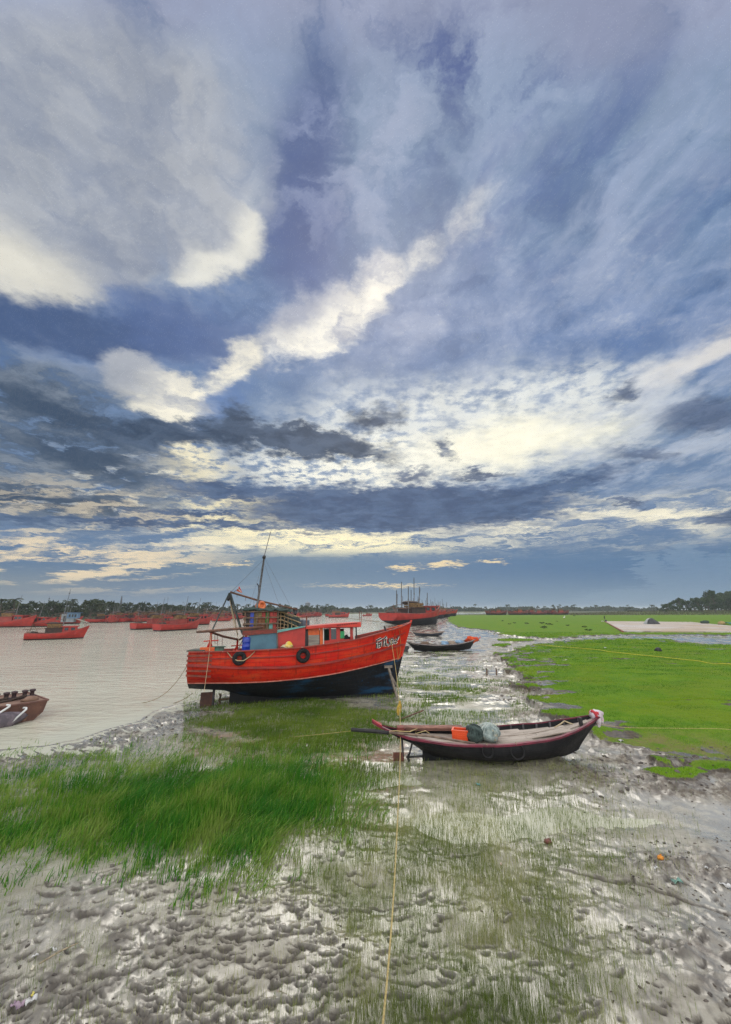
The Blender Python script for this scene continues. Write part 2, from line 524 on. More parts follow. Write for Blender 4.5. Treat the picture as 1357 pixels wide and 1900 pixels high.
def bulk_mesh(name, V, F, mats, attrs=None, smooth=False):
    """large mesh straight from arrays; F is an (n,3) or (n,4) array"""
    me = bpy.data.meshes.new(name)
    nv, (nf, k) = len(V), F.shape
    me.vertices.add(nv)
    me.vertices.foreach_set('co', np.ascontiguousarray(V, dtype=np.float32).ravel())
    me.loops.add(nf * k)
    me.loops.foreach_set('vertex_index', np.ascontiguousarray(F, dtype=np.int32).ravel())
    me.polygons.add(nf)
    me.polygons.foreach_set('loop_start', np.arange(0, nf * k, k, dtype=np.int32))
    me.polygons.foreach_set('use_smooth', np.full(nf, smooth))
    me.update(calc_edges=True)
    for m in mats: me.materials.append(m)
    for an, av in (attrs or {}).items():
        a = me.attributes.new(an, 'FLOAT', 'POINT')
        a.data.foreach_set('value', np.ascontiguousarray(av, dtype=np.float32))
    o = bpy.data.objects.new(name, me)
    COL.objects.link(o)
    return o

# ------------------------------------------------------------------ array noise
def _hash(ix, iy, seed):
    h = (ix.astype(np.int64) * 374761393 + iy.astype(np.int64) * 668265263 + seed * 974634777) & 0x7FFFFFFF
    h = ((h ^ (h >> 13)) * 1274126177) & 0x7FFFFFFF
    h = (h ^ (h >> 16)) & 0xFFFF
    return h.astype(np.float32) / 65535.0

def vnoise(x, y, seed=0):
    ix, iy = np.floor(x), np.floor(y)
    fx, fy = (x - ix).astype(np.float32), (y - iy).astype(np.float32)
    fx = fx * fx * (3 - 2 * fx); fy = fy * fy * (3 - 2 * fy)
    a = _hash(ix, iy, seed); b = _hash(ix + 1, iy, seed)
    c = _hash(ix, iy + 1, seed); d = _hash(ix + 1, iy + 1, seed)
    return (a + (b - a) * fx) * (1 - fy) + (c + (d - c) * fx) * fy - 0.5

def fbm(x, y, oct=4, seed=0, gain=0.5):
    r = np.zeros(np.shape(x), np.float32); a = 1.0
    for i in range(oct):
        r += a * vnoise(x * 2.03 ** i + 17.3 * i, y * 2.03 ** i - 9.1 * i, seed + i)
        a *= gain
    return r

def sstep(v, lo, hi):
    t = np.clip((v - lo) / (hi - lo), 0, 1)
    return t * t * (3 - 2 * t)

def sdf(poly, x, y):
    """signed distance to a polygon, positive inside"""
    d2 = np.full(x.shape, 1e18); ins = np.zeros(x.shape, bool)
    n = len(poly)
    for i in range(n):
        ax, ay = poly[i]; bx, by = poly[(i + 1) % n]
        ex, ey = bx - ax, by - ay
        L = ex * ex + ey * ey + 1e-12
        t = np.clip(((x - ax) * ex + (y - ay) * ey) / L, 0, 1)
        dx, dy = x - ax - t * ex, y - ay - t * ey
        d2 = np.minimum(d2, dx * dx + dy * dy)
        if ay != by:
            c = ((ay > y) != (by > y)) & (x < ex * (y - ay) / ey + ax)
            ins ^= c
    d = np.sqrt(d2)
    return np.where(ins, d, -d)

# ------------------------------------------------------------------ materials
MATS = {}
def pmat(name, c1, c2=None, scale=3.0, rough=0.7, bump=0.0, bscale=None, stretch=(1, 1, 1), spec=0.5, c3=None, metal=0.0, lo=0.38, hi=0.62, rvar=0.0, c3lo=0.60, c3hi=0.72, c3scale=None):
    """painted, wooden or woven surface with uneven tone, stains and relief"""
    if name in MATS: return MATS[name]
    m = bpy.data.materials.new(name)
    m.use_nodes = True
    t = m.node_tree
    p = t.nodes['Principled BSDF']
    k = NT(t)
    co = k.new('ShaderNodeTexCoord').outputs['Object']
    mp = k.new('ShaderNodeMapping')
    k.put(mp.inputs[0], co)
    mp.inputs['Scale'].default_value = stretch
    n = k.noise(mp.outputs[0], scale, 6.0, 0.62)
    c2 = c2 or tuple(x * 0.7 for x in c1)
    col = k.mix(k.ss(n, lo, hi), tuple(c1[:3]) + (1,), tuple(c2[:3]) + (1,))
    if c3:
        n3 = k.noise(mp.outputs[0], c3scale or scale * 2.3, 7.0, 0.65)
        col = k.mix(k.ss(n3, c3lo, c3hi), col, tuple(c3[:3]) + (1,))
    k.put(p.inputs['Base Color'], col)
    if rvar:
        k.put(p.inputs['Roughness'], k.lr(n, 0.3, 0.7, max(0.05, rough - rvar), min(1, rough + rvar)))
    else:
        p.inputs['Roughness'].default_value = rough
    p.inputs['Specular IOR Level'].default_value = spec
    p.inputs['Metallic'].default_value = metal
    if bump:
        b = k.new('ShaderNodeBump')
        b.inputs['Strength'].default_value = bump
        b.inputs['Distance'].default_value = 0.02
        k.put(b.inputs['Height'], k.noise(mp.outputs[0], bscale or scale * 4, 6.0, 0.6))
        t.links.new(b.outputs[0], p.inputs['Normal'])
    MATS[name] = m
    return m
# ------------------------------------------------------------------ plan of the place, surveyed along the shore lines
def plan(pts, z=0.0):
    return [tuple(gp(px, py, z)[:2]) for px, py in pts]

BZ = 0.40                                    # the turf stands this far above the mud
NEAR_TURF = plan([(984, 1196), (954, 1203), (915, 1214), (954, 1224), (962, 1233), (936, 1241), (968, 1246), (977, 1254), (939, 1267), (985, 1271),
                  (998, 1280), (965, 1292), (992, 1305), (1002, 1318), (1040, 1328), (1085, 1338), (1100, 1356), (1158, 1366), (1229, 1380),
                  (1215, 1392), (1237, 1408), (1300, 1417), (1357, 1428)], BZ) + [(14.5, 12.2), (30, 10.5), (60, 14), (120, 45)] + \
            plan([(1400, 1197), (1300, 1194), (1237, 1185), (1136, 1184), (1051, 1188)], BZ)
TURF_CLUMP = plan([(1182, 1425), (1210, 1421), (1260, 1424), (1310, 1420), (1350, 1428), (1330, 1440), (1290, 1447), (1235, 1444)], 0.2)
FAR_TURF = plan([(830, 1147), (834, 1155), (851, 1162), (882, 1166), (920, 1170), (922, 1174), (949, 1178), (1024, 1184), (1045, 1181), (1068, 1178),
                 (1156, 1177), (1270, 1176), (1357, 1177), (1500, 1178)], 0.35) + [(260, 60), (1500, 100), (3000, 900), (3000, 6000), (300, 6000)] + \
           plan([(932, 1137.5), (905, 1138.6), (847, 1140.5), (836, 1143)], 0.35)
ISLETS = [plan(q, 0.2) for q in ([(925, 1186), (945, 1184), (985, 1185), (992, 1188), (960, 1190), (930, 1189)],
                                 [(912, 1196), (940, 1193), (950, 1197), (925, 1200)])]
FAR_SHORE_PX = [(0, 1163), (90, 1157), (160, 1156), (240, 1154), (390, 1150), (470, 1147), (560, 1145.5), (640, 1141.5), (725, 1139), (840, 1137.8), (905, 1137.3), (932, 1137.3)]
FAR_SHORE = plan(FAR_SHORE_PX)
FAR_LAND = [(-3000, 60), (-400, 80)] + FAR_SHORE + [(400, 6000), (-6000, 6000), (-6000, 60)]
NEAR_SHORE_PX = [(0, 1396), (60, 1386), (150, 1374), (220, 1352), (300, 1325), (345, 1309), (420, 1289), (520, 1258), (590, 1235), (640, 1215), (690, 1190), (716, 1172),
                 (726, 1162), (760, 1153), (800, 1149), (824, 1147), (836, 1143), (847, 1140.5), (905, 1138.6), (932, 1137.5)]
RIVER = [(-3000, 9.0), (-40, 11.5)] + plan(NEAR_SHORE_PX) + FAR_SHORE[::-1] + [(-400, 80), (-3000, 60)]

def gauss(x, y, px, py, rx, ry):
    c = gp(px, py)
    return np.exp(-((x - c.x) / rx) ** 2 - ((y - c.y) / ry) ** 2)

FOOT = []
def footprints():
    rd = random.Random(5)
    def fld(x0, x1, y0, y1, n, f=lambda x, y: 1.0):
        c = 0
        while c < n:
            px, py = rd.uniform(x0, x1), rd.uniform(y0, y1)
            if rd.random() > f(px, py): continue
            p = gp(px, py)
            FOOT.append((p.x, p.y, 0.055 * math.exp(rd.gauss(0.15, 0.5)), 0.020 * math.exp(rd.gauss(0, 0.35)), rd.gauss(0.10, 0.28), rd.uniform(0.014, 0.034)))
            c += 1
    fld(-60, 640, 1640, 1960, 640, lambda x, y: 0.35 if (x < 260 and y < 1850) else 1.0)
    fld(500, 860, 1560, 1960, 230, lambda x, y: 0.7)
    fld(0, 300, 1560, 1680, 90)
    fld(860, 1400, 1640, 1960, 130)
footprints()
for (x0, y0, x1, y1, w_, d_) in ((1040, 1622, 1200, 1662, 0.030, 0.020), (1200, 1662, 1380, 1722, 0.035, 0.022), (640, 1700, 760, 1690, 0.022, 0.025), (420, 1760, 560, 1742, 0.020, 0.025), (150, 1850, 330, 1800, 0.022, 0.022),
                                 (820, 1600, 905, 1585, 0.022, 0.02), (700, 1840, 850, 1850, 0.02, 0.02), (980, 1760, 1120, 1800, 0.025, 0.02)):
    a_, b_ = gp(x0, y0), gp(x1, y1)
    FOOT.append(((a_.x + b_.x) / 2, (a_.y + b_.y) / 2, (b_ - a_).length / 2, w_, math.atan2(b_.y - a_.y, b_.x - a_.x), d_))

def height(x, y):
    r = np.hypot(x, y)
    wx = x + 0.55 * fbm(x * 0.55, y * 0.55, 4, 3) * np.clip(r / 14, 0.5, 4)
    wy = y + 0.55 * fbm(x * 0.55 + 40, y * 0.55, 4, 8) * np.clip(r / 14, 0.5, 4)
    riv = sdf(RIVER, wx, wy)
    far = sdf(FAR_LAND, x, y)
    rag = 0.55 * fbm(x * 1.9, y * 2.3, 4, 205) * np.clip(r / 18, 0.5, 2.0)
    g1 = sdf(NEAR_TURF, wx, wy) + rag
    g2 = sdf(FAR_TURF, wx, wy) + rag * 1.5
    g3 = sdf(TURF_CLUMP, x + 0.35 * (wx - x), y + 0.35 * (wy - y))
    for q in ISLETS:
        g3 = np.maximum(g3, sdf(q, x + 0.4 * (wx - x), y + 0.4 * (wy - y)))
    # mud flat with shallow pools
    n1 = fbm(x * 0.45, y * 0.9, 4, 21)
    n2 = fbm(x * 3.1, y * 3.6, 3, 31)
    pool = (0.9 * gauss(x, y, 760, 1440, 2.2, 1.3) + 0.8 * gauss(x, y, 880, 1560, 2.2, 2.2) + 1.0 * gauss(x, y, 860, 1330, 3.0, 2.6)
            + 0.9 * gauss(x, y, 820, 1250, 5, 6) + 0.5 * gauss(x, y, 880, 1190, 9, 14) + 0.9 * gauss(x, y, 1130, 1520, 2.6, 1.1) + 0.6 * gauss(x, y, 700, 1720, 1.0, 0.8))
    drier = (0.9 * gauss(x, y, 150, 1800, 2.2, 1.6) + 1.0 * gauss(x, y, 1290, 1610, 1.7, 0.7) + 0.8 * gauss(x, y, 1250, 1800, 1.8, 1.4)
             + 1.2 * gauss(x, y, 1120, 1420, 2.6, 1.0) + 0.8 * gauss(x, y, 1280, 1465, 2.5, 0.5) + 0.7 * gauss(x, y, 960, 1225, 2.0, 3.5))
    mud = 0.020 + 0.080 * n1 + 0.016 * n2 - 0.075 * pool + 0.055 * drier
    clod = np.clip(drier, 0, 1.2) * np.maximum(0, fbm(x * 5.5, y * 5.5, 3, 77)) * 0.07
    mud = mud + clod + 0.010 * fbm(x * 9, y * 11, 2, 79) * (r < 14)
    # shore strip by the river: ridges of worked mud running along the water
    strip = np.exp(-((riv + 1.4) / 1.5) ** 2)
    al = (x * 0.80 - y * 0.60); ac = (x * 0.60 + y * 0.80)
    rid = 1 - 2 * np.abs(fbm(al * 1.6, ac * 4.6, 4, 51))
    mud = mud + strip * (0.075 * (rid - 0.78)) * np.clip(r / 12, 0.6, 1.5)
    mud = mud + 0.05 * sstep(-riv, 0.0, 2.5)
    mud = np.where(riv > -0.6, np.minimum(mud, 0.05 - 0.12 * (riv + 0.6)), mud)
    h = np.where(riv > 0, np.maximum(-1.2, 0.02 - 0.10 * riv), mud)
    clodm = np.clip(0.9 * sstep(fbm(x * 5.5, y * 5.5, 3, 77), 0.0, 0.35) * np.clip(drier, 0, 1) + 0.7 * strip * sstep(rid, 0.62, 0.9), 0, 1)
    # turf banks
    b1 = sstep(g1, -0.10, 0.22); b2 = sstep(g2, -0.15, 0.35); b3 = sstep(g3, -0.10, 0.18)
    hum = 0.05 * fbm(x * 0.8, y * 0.8, 4, 61) + 0.025 * fbm(x * 4, y * 4, 2, 65)
    crack = np.maximum(0, 1 - np.abs(fbm(x * 0.13, y * 0.42, 4, 71)) * 11) * sstep(g1, 0.3, 1.5) * sstep(fbm(x * 0.09, y * 0.2, 2, 73), -0.12, 0.10)
    worn = np.clip(gauss(x, y, 1300, 1410, 2.2, 1.2) + 0.8 * gauss(x, y, 1160, 1385, 2.0, 0.6), 0, 1)
    h = h * (1 - b1) + b1 * (BZ - 0.22 * worn + hum + 0.02 * np.minimum(np.maximum(g1, 0), 8) - 0.16 * crack)
    h = h * (1 - b2) + b2 * (0.36 + hum * 1.4 + 0.004 * np.minimum(np.maximum(g2, 0), 60))
    h = h * (1 - b3) + b3 * (0.20 + hum)
    grass = np.clip(np.maximum(np.maximum(b1, b2), b3), 0, 1) ** 3
    holes = sstep(fbm(x * 0.9, y * 1.3, 4, 75) + 0.30 * np.exp(-np.maximum(g1, 0) / 1.2), 0.22, 0.34) * sstep(2.2 * np.clip(r / 20, 0.7, 2) - g1, 0, 1.5)
    grass = grass * (1 - 0.9 * np.clip(crack * 1.5 - 0.3, 0, 1)) * (1 - 0.85 * holes * (b1 > 0.3))
    # far land and the dyke on the right carrying trees
    bf = sstep(far, 0.0, 6.0)
    h = h * (1 - bf) + bf * (0.7 + 0.6 * fbm(x * 0.02, y * 0.02, 3, 81))
    dyke = np.exp(-((y - 330 + 0.05 * x) / 26.0) ** 2) * sstep(x, 150, 240)
    h = h + 2.6 * dyke
    farm = np.maximum(bf, sstep(y, 250, 330) * b2)
    # footprints and lumps pressed in the near mud; wet mud and shade painted inside
    fp = np.zeros(x.shape, np.float32)
    idx = np.nonzero((r < 9.5) & (y > 3))[0]
    xs = x[idx] + 0.075 * fbm(x[idx] * 7, y[idx] * 7, 3, 301); ys = y[idx] + 0.060 * fbm(x[idx] * 7 + 50, y[idx] * 7, 3, 305)
    acc = np.zeros(len(idx)); dk = np.zeros(len(idx))
    order = np.argsort(ys); yo = ys[order]
    for (cx, cy, a, b, an, dep) in FOOT:
        ext = 0.3 if a < 0.3 else a + 0.1
        lo, hi = np.searchsorted(yo, cy - ext), np.searchsorted(yo, cy + ext)
        ii = order[lo:hi]
        dx, dy = xs[ii] - cx, ys[ii] - cy
        c_, s_ = math.cos(an), math.sin(an)
        u = (dx * c_ + dy * s_) / a; v = (-dx * s_ + dy * c_ + min(0.25 * a, 0.06) * u * u * (1 if dep > .05 else -1)) / b
        q = u * u + v * v
        acc[ii] += -dep * np.exp(-q ** 3) + dep * (0.30 + 0.25 * np.tanh(v)) * np.exp(-((np.sqrt(q) - 1.45) / 0.33) ** 2)
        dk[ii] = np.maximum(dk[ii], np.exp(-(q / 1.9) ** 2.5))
    h[idx] += acc * (1 - grass[idx])
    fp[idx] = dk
    # green film of algae on the wet flat, and the brown crumbled fringe below the turf
    alg = (1.0 * gauss(x, y, 570, 1345, 2.6, 4.6) + 0.9 * gauss(x, y, 800, 1275, 3.6, 2.8) + 0.6 * gauss(x, y, 700, 1420, 1.6, 1.6) + 0.55 * gauss(x, y, 880, 1320, 2.6, 2.2)
           + 0.55 * gauss(x, y, 760, 1560, 1.8, 1.8) + 0.5 * gauss(x, y, 830, 1760, 1.2, 1.2) + 0.8 * gauss(x, y, 400, 1500, 4.5, 2.2) + 0.45 * gauss(x, y, 640, 1640, 1.4, 0.9))
    alg = np.clip(alg * (0.75 + 1.5 * fbm(x * 0.8, y * 1.6, 4, 211)), 0, 1) * (1 - b1)
    gm = np.maximum(g1, g3)
    fr = sstep(gm, -2.6 * np.clip(r / 22, 0.6, 2), -0.1) * (1 - grass)
    fr = fr + 0.9 * gauss(x, y, 1230, 1460, 3.0, 0.8) + 0.8 * gauss(x, y, 1120, 1430, 1.6, 0.7) + 0.8 * gauss(x, y, 1300, 1625, 1.3, 0.5) + 0.6 * gauss(x, y, 1340, 1800, 1.0, 0.9)
    fr = np.clip(fr * (0.9 + 1.8 * fbm(x * 1.1, y * 1.6, 4, 221)), 0, 1) * (1 - grass)
    mz = np.maximum(0, fbm(x * 3.6, y * 4.4, 4, 223)) * fr * 0.22
    h = h + mz * (1 - b1)
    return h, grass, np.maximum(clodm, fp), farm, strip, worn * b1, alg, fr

def bands():
    dep = np.concatenate([np.radians(np.linspace(56, 12, 470)), np.radians(np.linspace(12, 1.2, 330))[1:], np.radians(np.linspace(1.2, 0.28, 60))[1:]])
    rr = EYE / np.tan(dep)
    rr = np.concatenate([[0.4, 0.9, 1.5, 2.2], rr[rr > 2.6], np.geomspace(EYE / math.tan(R(0.28)) * 1.05, 9000, 24)])
    core = np.linspace(-50, 50, 720)
    side = np.concatenate([np.linspace(-180, -51, 44), core, np.linspace(51, 180, 44)[:-1]])
    return rr, np.radians(side)

def polar_sheet(rr, th):
    A, B = np.meshgrid(th, rr)
    x, y = (B * np.sin(A)).ravel(), (B * np.cos(A)).ravel()
    nr, nt = len(rr), len(th)
    i = np.arange(nr - 1)[:, None] * nt; j = np.arange(nt)[None, :]; j2 = (j + 1) % nt
    F = np.stack([i + j, i + j2, i + nt + j2, i + nt + j], -1).reshape(-1, 4)
    return x, y, F

def ground_material():
    m = bpy.data.materials.new('mud and turf')
    m.use_nodes = True
    t = m.node_tree; p = t.nodes['Principled BSDF']; k = NT(t)
    co = k.new('ShaderNodeTexCoord').outputs['Object']
    def at_(n):
        a = k.new('ShaderNodeAttribute', attribute_name=n)
        return a.outputs['Fac']
    grass, clod, farm, strip, worn, alg, frg = at_('grass'), at_('clod'), at_('farm'), at_('strip'), at_('worn'), at_('algae'), at_('fringe')  # clod also carries the dark of the footprint pits
    n1 = k.noise(co, 1.3, 6.0, 0.6); n2 = k.noise(co, 9.0, 6.0, 0.65); n3 = k.noise(co, 45.0, 4.0, 0.6)
    mud = k.mix(k.ss(n1, 0.35, 0.65), MUD_A, MUD_B)
    mud = k.mix(k.mul(k.ss(n2, 0.54, 0.74), 0.6), mud, MUD_C)
    mud = k.mix(k.mul(k.ss(n3, 0.60, 0.74), 0.5), mud, MUD_C)
    mud = k.mix(k.mul(alg, k.ss(n2, 0.34, 0.60, 0.25, 0.85)), mud, k.mix(k.ss(n3, 0.4, 0.6), (0.120, 0.145, 0.030, 1), (0.190, 0.205, 0.070, 1)))
    mud = k.mix(k.mul(frg, k.ss(n2, 0.36, 0.58, 0.3, 0.95)), mud, k.mix(k.ss(n3, 0.4, 0.6), (0.070, 0.052, 0.036, 1), (0.150, 0.120, 0.085, 1)))
    mud = k.mix(k.mul(strip, k.ss(n2, 0.44, 0.58, 0.0, 0.8)), mud, MUD_D)
    mud = k.mix(k.mul(clod, 0.90),  mud, k.mix(k.ss(n2, 0.45, 0.70), MUD_D, (0.085, 0.072, 0.056, 1)))  # dark clods; in the pits, wet mud with shade painted into the colour
    gr = k.mix(k.ss(n1, 0.35, 0.65), (0.075, 0.175, 0.003, 1), (0.118, 0.215, 0.004, 1))
    gr = k.mix(k.ss(k.noise(co, 0.25, 5.0, 0.6), 0.46, 0.60), gr, (0.120, 0.190, 0.004, 1))
    gr = k.mix(k.mul(k.ss(n2, 0.52, 0.70), 0.6), gr, (0.055, 0.115, 0.008, 1))
    gr = k.mix(k.mul(k.ss(n3, 0.58, 0.74), 0.5), gr, (0.16, 0.21, 0.035, 1))
    gr = k.mix(k.mul(worn, k.ss(n1, 0.30, 0.60)), gr, (0.16, 0.15, 0.05, 1))
    fl = k.mix(k.ss(k.noise(co, 0.05, 5.0, 0.6), 0.4, 0.6), (0.055, 0.075, 0.030, 1), (0.12, 0.105, 0.07, 1))
    gr = k.mix(farm, gr, fl)
    # eroded scarp between turf and mud: bare dark soil
    scarp = k.mul(k.ss(grass, 0.02, 0.20), k.ss(grass, 0.96, 0.70))
    soil = k.mix(k.ss(n2, 0.4, 0.6), (0.040, 0.030, 0.018, 1), (0.085, 0.065, 0.040, 1))
    gsel = k.ss(k.add(grass, k.mul(k.sub(n2, 0.5), 0.5)), 0.55, 0.80)
    gsel = k.m('MAXIMUM', gsel, farm)
    col = k.mix(scarp, mud, soil)
    col = k.mix(gsel, col, gr)
    k.put(p.inputs['Base Color'], col)
    film = k.ss(k.noise(co, 0.7, 5.0, 0.6), 0.38, 0.54)                  # where a film of water lies
    wet = k.lr(film, 0.0, 1.0, k.lr(n2, 0.35, 0.65, 0.30, 0.55), k.lr(n2, 0.35, 0.65, 0.07, 0.20))
    wet = k.add(wet, k.mul(k.m('MAXIMUM', clod, frg), 0.35))
    k.put(p.inputs['Roughness'], k.lr(k.m('MAXIMUM', gsel, scarp), 0.0, 1.0, wet, 0.9))
    k.put(p.inputs['Coat Weight'], k.mul(k.mul(film, k.sub(1.0, gsel)), k.sub(1.0, k.m('MAXIMUM', clod, k.mul(frg, 0.6)))))
    p.inputs['Coat Roughness'].default_value = 0.08
    p.inputs['Coat IOR'].default_value = 1.33
    k.put(p.inputs['Specular IOR Level'], k.lr(k.m('MAXIMUM', gsel, k.mul(clod, 0.7)), 0.0, 1.0, k.lr(film, 0.0, 1.0, 0.45, 1.0), 0.15))
    b = k.new('ShaderNodeBump')
    k.put(b.inputs['Strength'], k.lr(k.mul(film, k.sub(1.0, gsel)), 0.0, 1.0, 0.65, 0.16))
    b.inputs['Distance'].default_value = 0.02
    k.put(b.inputs['Height'], k.add(k.mul(n2, 1.0), k.mul(n3, 0.45)))
    t.links.new(b.outputs[0], p.inputs['Normal'])
    return m

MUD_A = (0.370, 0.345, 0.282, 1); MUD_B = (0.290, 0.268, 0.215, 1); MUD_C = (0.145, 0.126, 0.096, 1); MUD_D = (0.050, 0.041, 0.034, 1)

rr, th = bands()
gx, gy, gF = polar_sheet(rr, th)
gh, ggrass, gclod_pit, gfarm, gstrip, gworn, galg, gfr = height(gx, gy)
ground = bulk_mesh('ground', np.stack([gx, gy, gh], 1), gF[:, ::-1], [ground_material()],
                   {'grass': ggrass, 'clod': gclod_pit, 'farm': gfarm, 'strip': gstrip, 'worn': gworn, 'algae': galg, 'fringe': gfr}, smooth=True)
tag(ground, kind='structure')

GN = (len(rr), len(th))
def hat(x, y):
    """ground height under a point, read off the finished sheet"""
    r, a = math.hypot(x, y), math.atan2(x, y)
    i = min(max(int(np.searchsorted(rr, r)), 1), GN[0] - 1); j = min(max(int(np.searchsorted(th, a)), 1), GN[1] - 1)
    if r - rr[i - 1] < rr[i] - r: i -= 1
    return float(gh[i * GN[1] + j])
def hat_np(x, y):
    r, a = np.hypot(x, y), np.arctan2(x, y)
    i = np.clip(np.searchsorted(rr, r), 1, GN[0] - 1); j = np.clip(np.searchsorted(th, a), 1, GN[1] - 1)
    k_ = i * GN[1] + j
    return gh[k_], ggrass[k_], gclod_pit[k_]

# ------------------------------------------------------------------ water: the river and the pools it leaves on the flat
def water_material():
    m = bpy.data.materials.new('muddy water')
    m.use_nodes = True
    t = m.node_tree; p = t.nodes['Principled BSDF']; k = NT(t)
    co = k.new('ShaderNodeTexCoord').outputs['Object']
    a = k.new('ShaderNodeAttribute', attribute_name='rough_water').outputs['Fac']
    n = k.noise(co, 0.06, 4.0, 0.6)
    k.put(p.inputs['Base Color'], k.mix(k.ss(n, 0.35, 0.65), (0.55, 0.545, 0.435, 1), (0.46, 0.455, 0.36, 1)))
    p.inputs['Roughness'].default_value = 0.07
    p.inputs['IOR'].default_value = 1.333
    mp = k.new('ShaderNodeMapping'); k.put(mp.inputs[0], co)
    mp.inputs['Rotation'].default_value = (0, 0, R(18))
    mp.inputs['Scale'].default_value = (0.55, 1.5, 1)
    h = k.add(k.mul(k.noise(mp.outputs[0], 0.9, 4.0, 0.6, dist=0.6), 1.0), k.mul(k.noise(mp.outputs[0], 4.2, 3.0, 0.6), 0.35))
    b = k.new('ShaderNodeBump')
    b.inputs['Distance'].default_value = 0.16
    k.put(b.inputs['Strength'], k.lr(a, 0.0, 1.0, 0.03, 1.0))
    k.put(b.inputs['Height'], h)
    t.links.new(b.outputs[0], p.inputs['Normal'])
    return m
wr = np.concatenate([[0.5, 1.5], np.geomspace(2.5, 9000, 170)])
wt = np.radians(np.concatenate([np.linspace(-180, -60, 30)[:-1], np.linspace(-60, 60, 160), np.linspace(60, 180, 30)[1:-1]]))
wx_, wy_, wF = polar_sheet(wr, wt)
wsd = sdf(RIVER, wx_, wy_)
water = bulk_mesh('river_water', np.stack([wx_, wy_, np.zeros_like(wx_)], 1), wF[:, ::-1], [water_material()], {'rough_water': sstep(wsd, -0.5, 4.0)}, smooth=True)
tag(water, kind='structure')
# ------------------------------------------------------------------ grasses
def blade_material(name, a, b, c, tip=None):
    m = bpy.data.materials.new(name)
    m.use_nodes = True
    t = m.node_tree; p = t.nodes['Principled BSDF']; k = NT(t)
    v = k.new('ShaderNodeAttribute', attribute_name='tone').outputs['Fac']
    col = k.ramp(v, [(0.0, a), (0.5, b), (1.0, c)], 'LINEAR')
    k.put(p.inputs['Base Color'], col)
    p.inputs['Roughness'].default_value = 0.55
    p.inputs['Specular IOR Level'].default_value = 0.25
    tr = k.new('ShaderNodeBsdfTranslucent')
    k.put(tr.inputs[0], col)
    mx = k.new('ShaderNodeMixShader')
    mx.inputs[0].default_value = 0.30
    t.links.new(p.outputs[0], mx.inputs[1]); t.links.new(tr.outputs[0], mx.inputs[2])
    t.links.new(mx.outputs[0], t.nodes['Material Output'].inputs[0])
    return m

def blades(name, x, y, z, hgt, wid, lean, ldir, tone, mat, seg=3):
    """curved ribbons, one per blade, all in one sheet of ground cover"""
    n = len(x)
    fa = rng.uniform(0, 2 * np.pi, n)
    sx, sy = np.cos(fa), np.sin(fa)
    V = np.zeros((n, (seg + 1) * 2, 3)); T = np.zeros((n, (seg + 1) * 2))
    for i in range(seg + 1):
        u = i / seg
        off = lean * hgt * u ** 1.8
        cx, cy = x + np.cos(ldir) * off, y + np.sin(ldir) * off
        cz = z + hgt * (u - 0.35 * np.minimum(lean, 1.2) * u * u)
        w = wid * (1 - 0.85 * u ** 1.5) / 2
        V[:, 2 * i] = np.stack([cx - sx * w, cy - sy * w, cz], 1)
        V[:, 2 * i + 1] = np.stack([cx + sx * w, cy + sy * w, cz], 1)
        T[:, 2 * i] = T[:, 2 * i + 1] = tone
    q = np.array([[2 * i, 2 * i + 1, 2 * i + 3, 2 * i + 2] for i in range(seg)])
    F = (np.arange(n)[:, None, None] * ((seg + 1) * 2) + q[None]).reshape(-1, 4)
    return bulk_mesh(name, V.reshape(-1, 3), F, [mat], {'tone': T.ravel()})

def scatter_px(n, box, dens, zmax=0.25):
    """random plants with even density on the ground inside a surveyed area"""
    x0, x1, y0, y1 = box
    px = rng.uniform(x0, x1, n); py = rng.uniform(y0, y1, n)
    u = (px - 678.5) / FPX; v = (950.0 - py) / FPX
    t = -EYE / (v * CP + SP)
    X, Y = u * t, (CP - v * SP) * t
    d = np.clip(dens(px, py, X, Y), 0, 1)
    k_ = rng.random(n) < d
    return X[k_], Y[k_], px[k_], py[k_], d[k_]

def poly_px(P, px, py):
    return sdf(P, px, py)

# --- the tall dark green stand on the left, combed over by the wind
TALL = [(-160, 1415), (0, 1418), (60, 1412), (130, 1416), (210, 1412), (300, 1400), (420, 1392), (520, 1388), (610, 1392), (650, 1420), (652, 1480), (630, 1545),
        (560, 1590), (490, 1615), (400, 1630), (330, 1645), (250, 1640), (200, 1625), (150, 1588), (80, 1560), (0, 1585), (-160, 1650)]
def tall_d(px, py, X, Y):
    s = poly_px(TALL, px, py) + 70 * fbm(X * 0.9, Y * 0.9, 3, 5)
    core = np.exp(-((px - 400) / 230) ** 2 - ((py - 1500) / 90) ** 2)
    return sstep(s, -40, 85) * (0.50 + 0.5 * core + 0.6 * fbm(X * 1.4, Y * 1.4, 3, 9)) + 0.22 * sstep(s, -95, 0) * sstep(fbm(X * 2.2, Y * 2.2, 3, 19), -0.15, 0.2)
X, Y, px, py, d = scatter_px(135000, (-260, 720, 1370, 1780), tall_d)
z, g_, c_ = hat_np(X, Y)
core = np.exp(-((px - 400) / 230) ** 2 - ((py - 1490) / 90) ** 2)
hh = (0.15 + 0.22 * core * rng.uniform(0.7, 1.15, len(X)) + rng.uniform(-0.04, 0.10, len(X))) * (0.75 + 0.5 * (fbm(X * 1.1, Y * 1.1, 3, 15) + 0.5))
ldir = 0.15 + 1.6 * fbm(X * 0.9, Y * 0.9, 3, 41) + rng.normal(0, 0.75, len(X))
lean = np.clip(0.42 + 0.9 * fbm(X * 1.2, Y * 1.2, 2, 43) + rng.normal(0, 0.30, len(X)), 0.0, 1.5)
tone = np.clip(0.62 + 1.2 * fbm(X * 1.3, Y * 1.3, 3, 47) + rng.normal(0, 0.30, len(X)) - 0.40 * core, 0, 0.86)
tone = np.where(rng.random(len(X)) < 0.035, 1.0, tone)
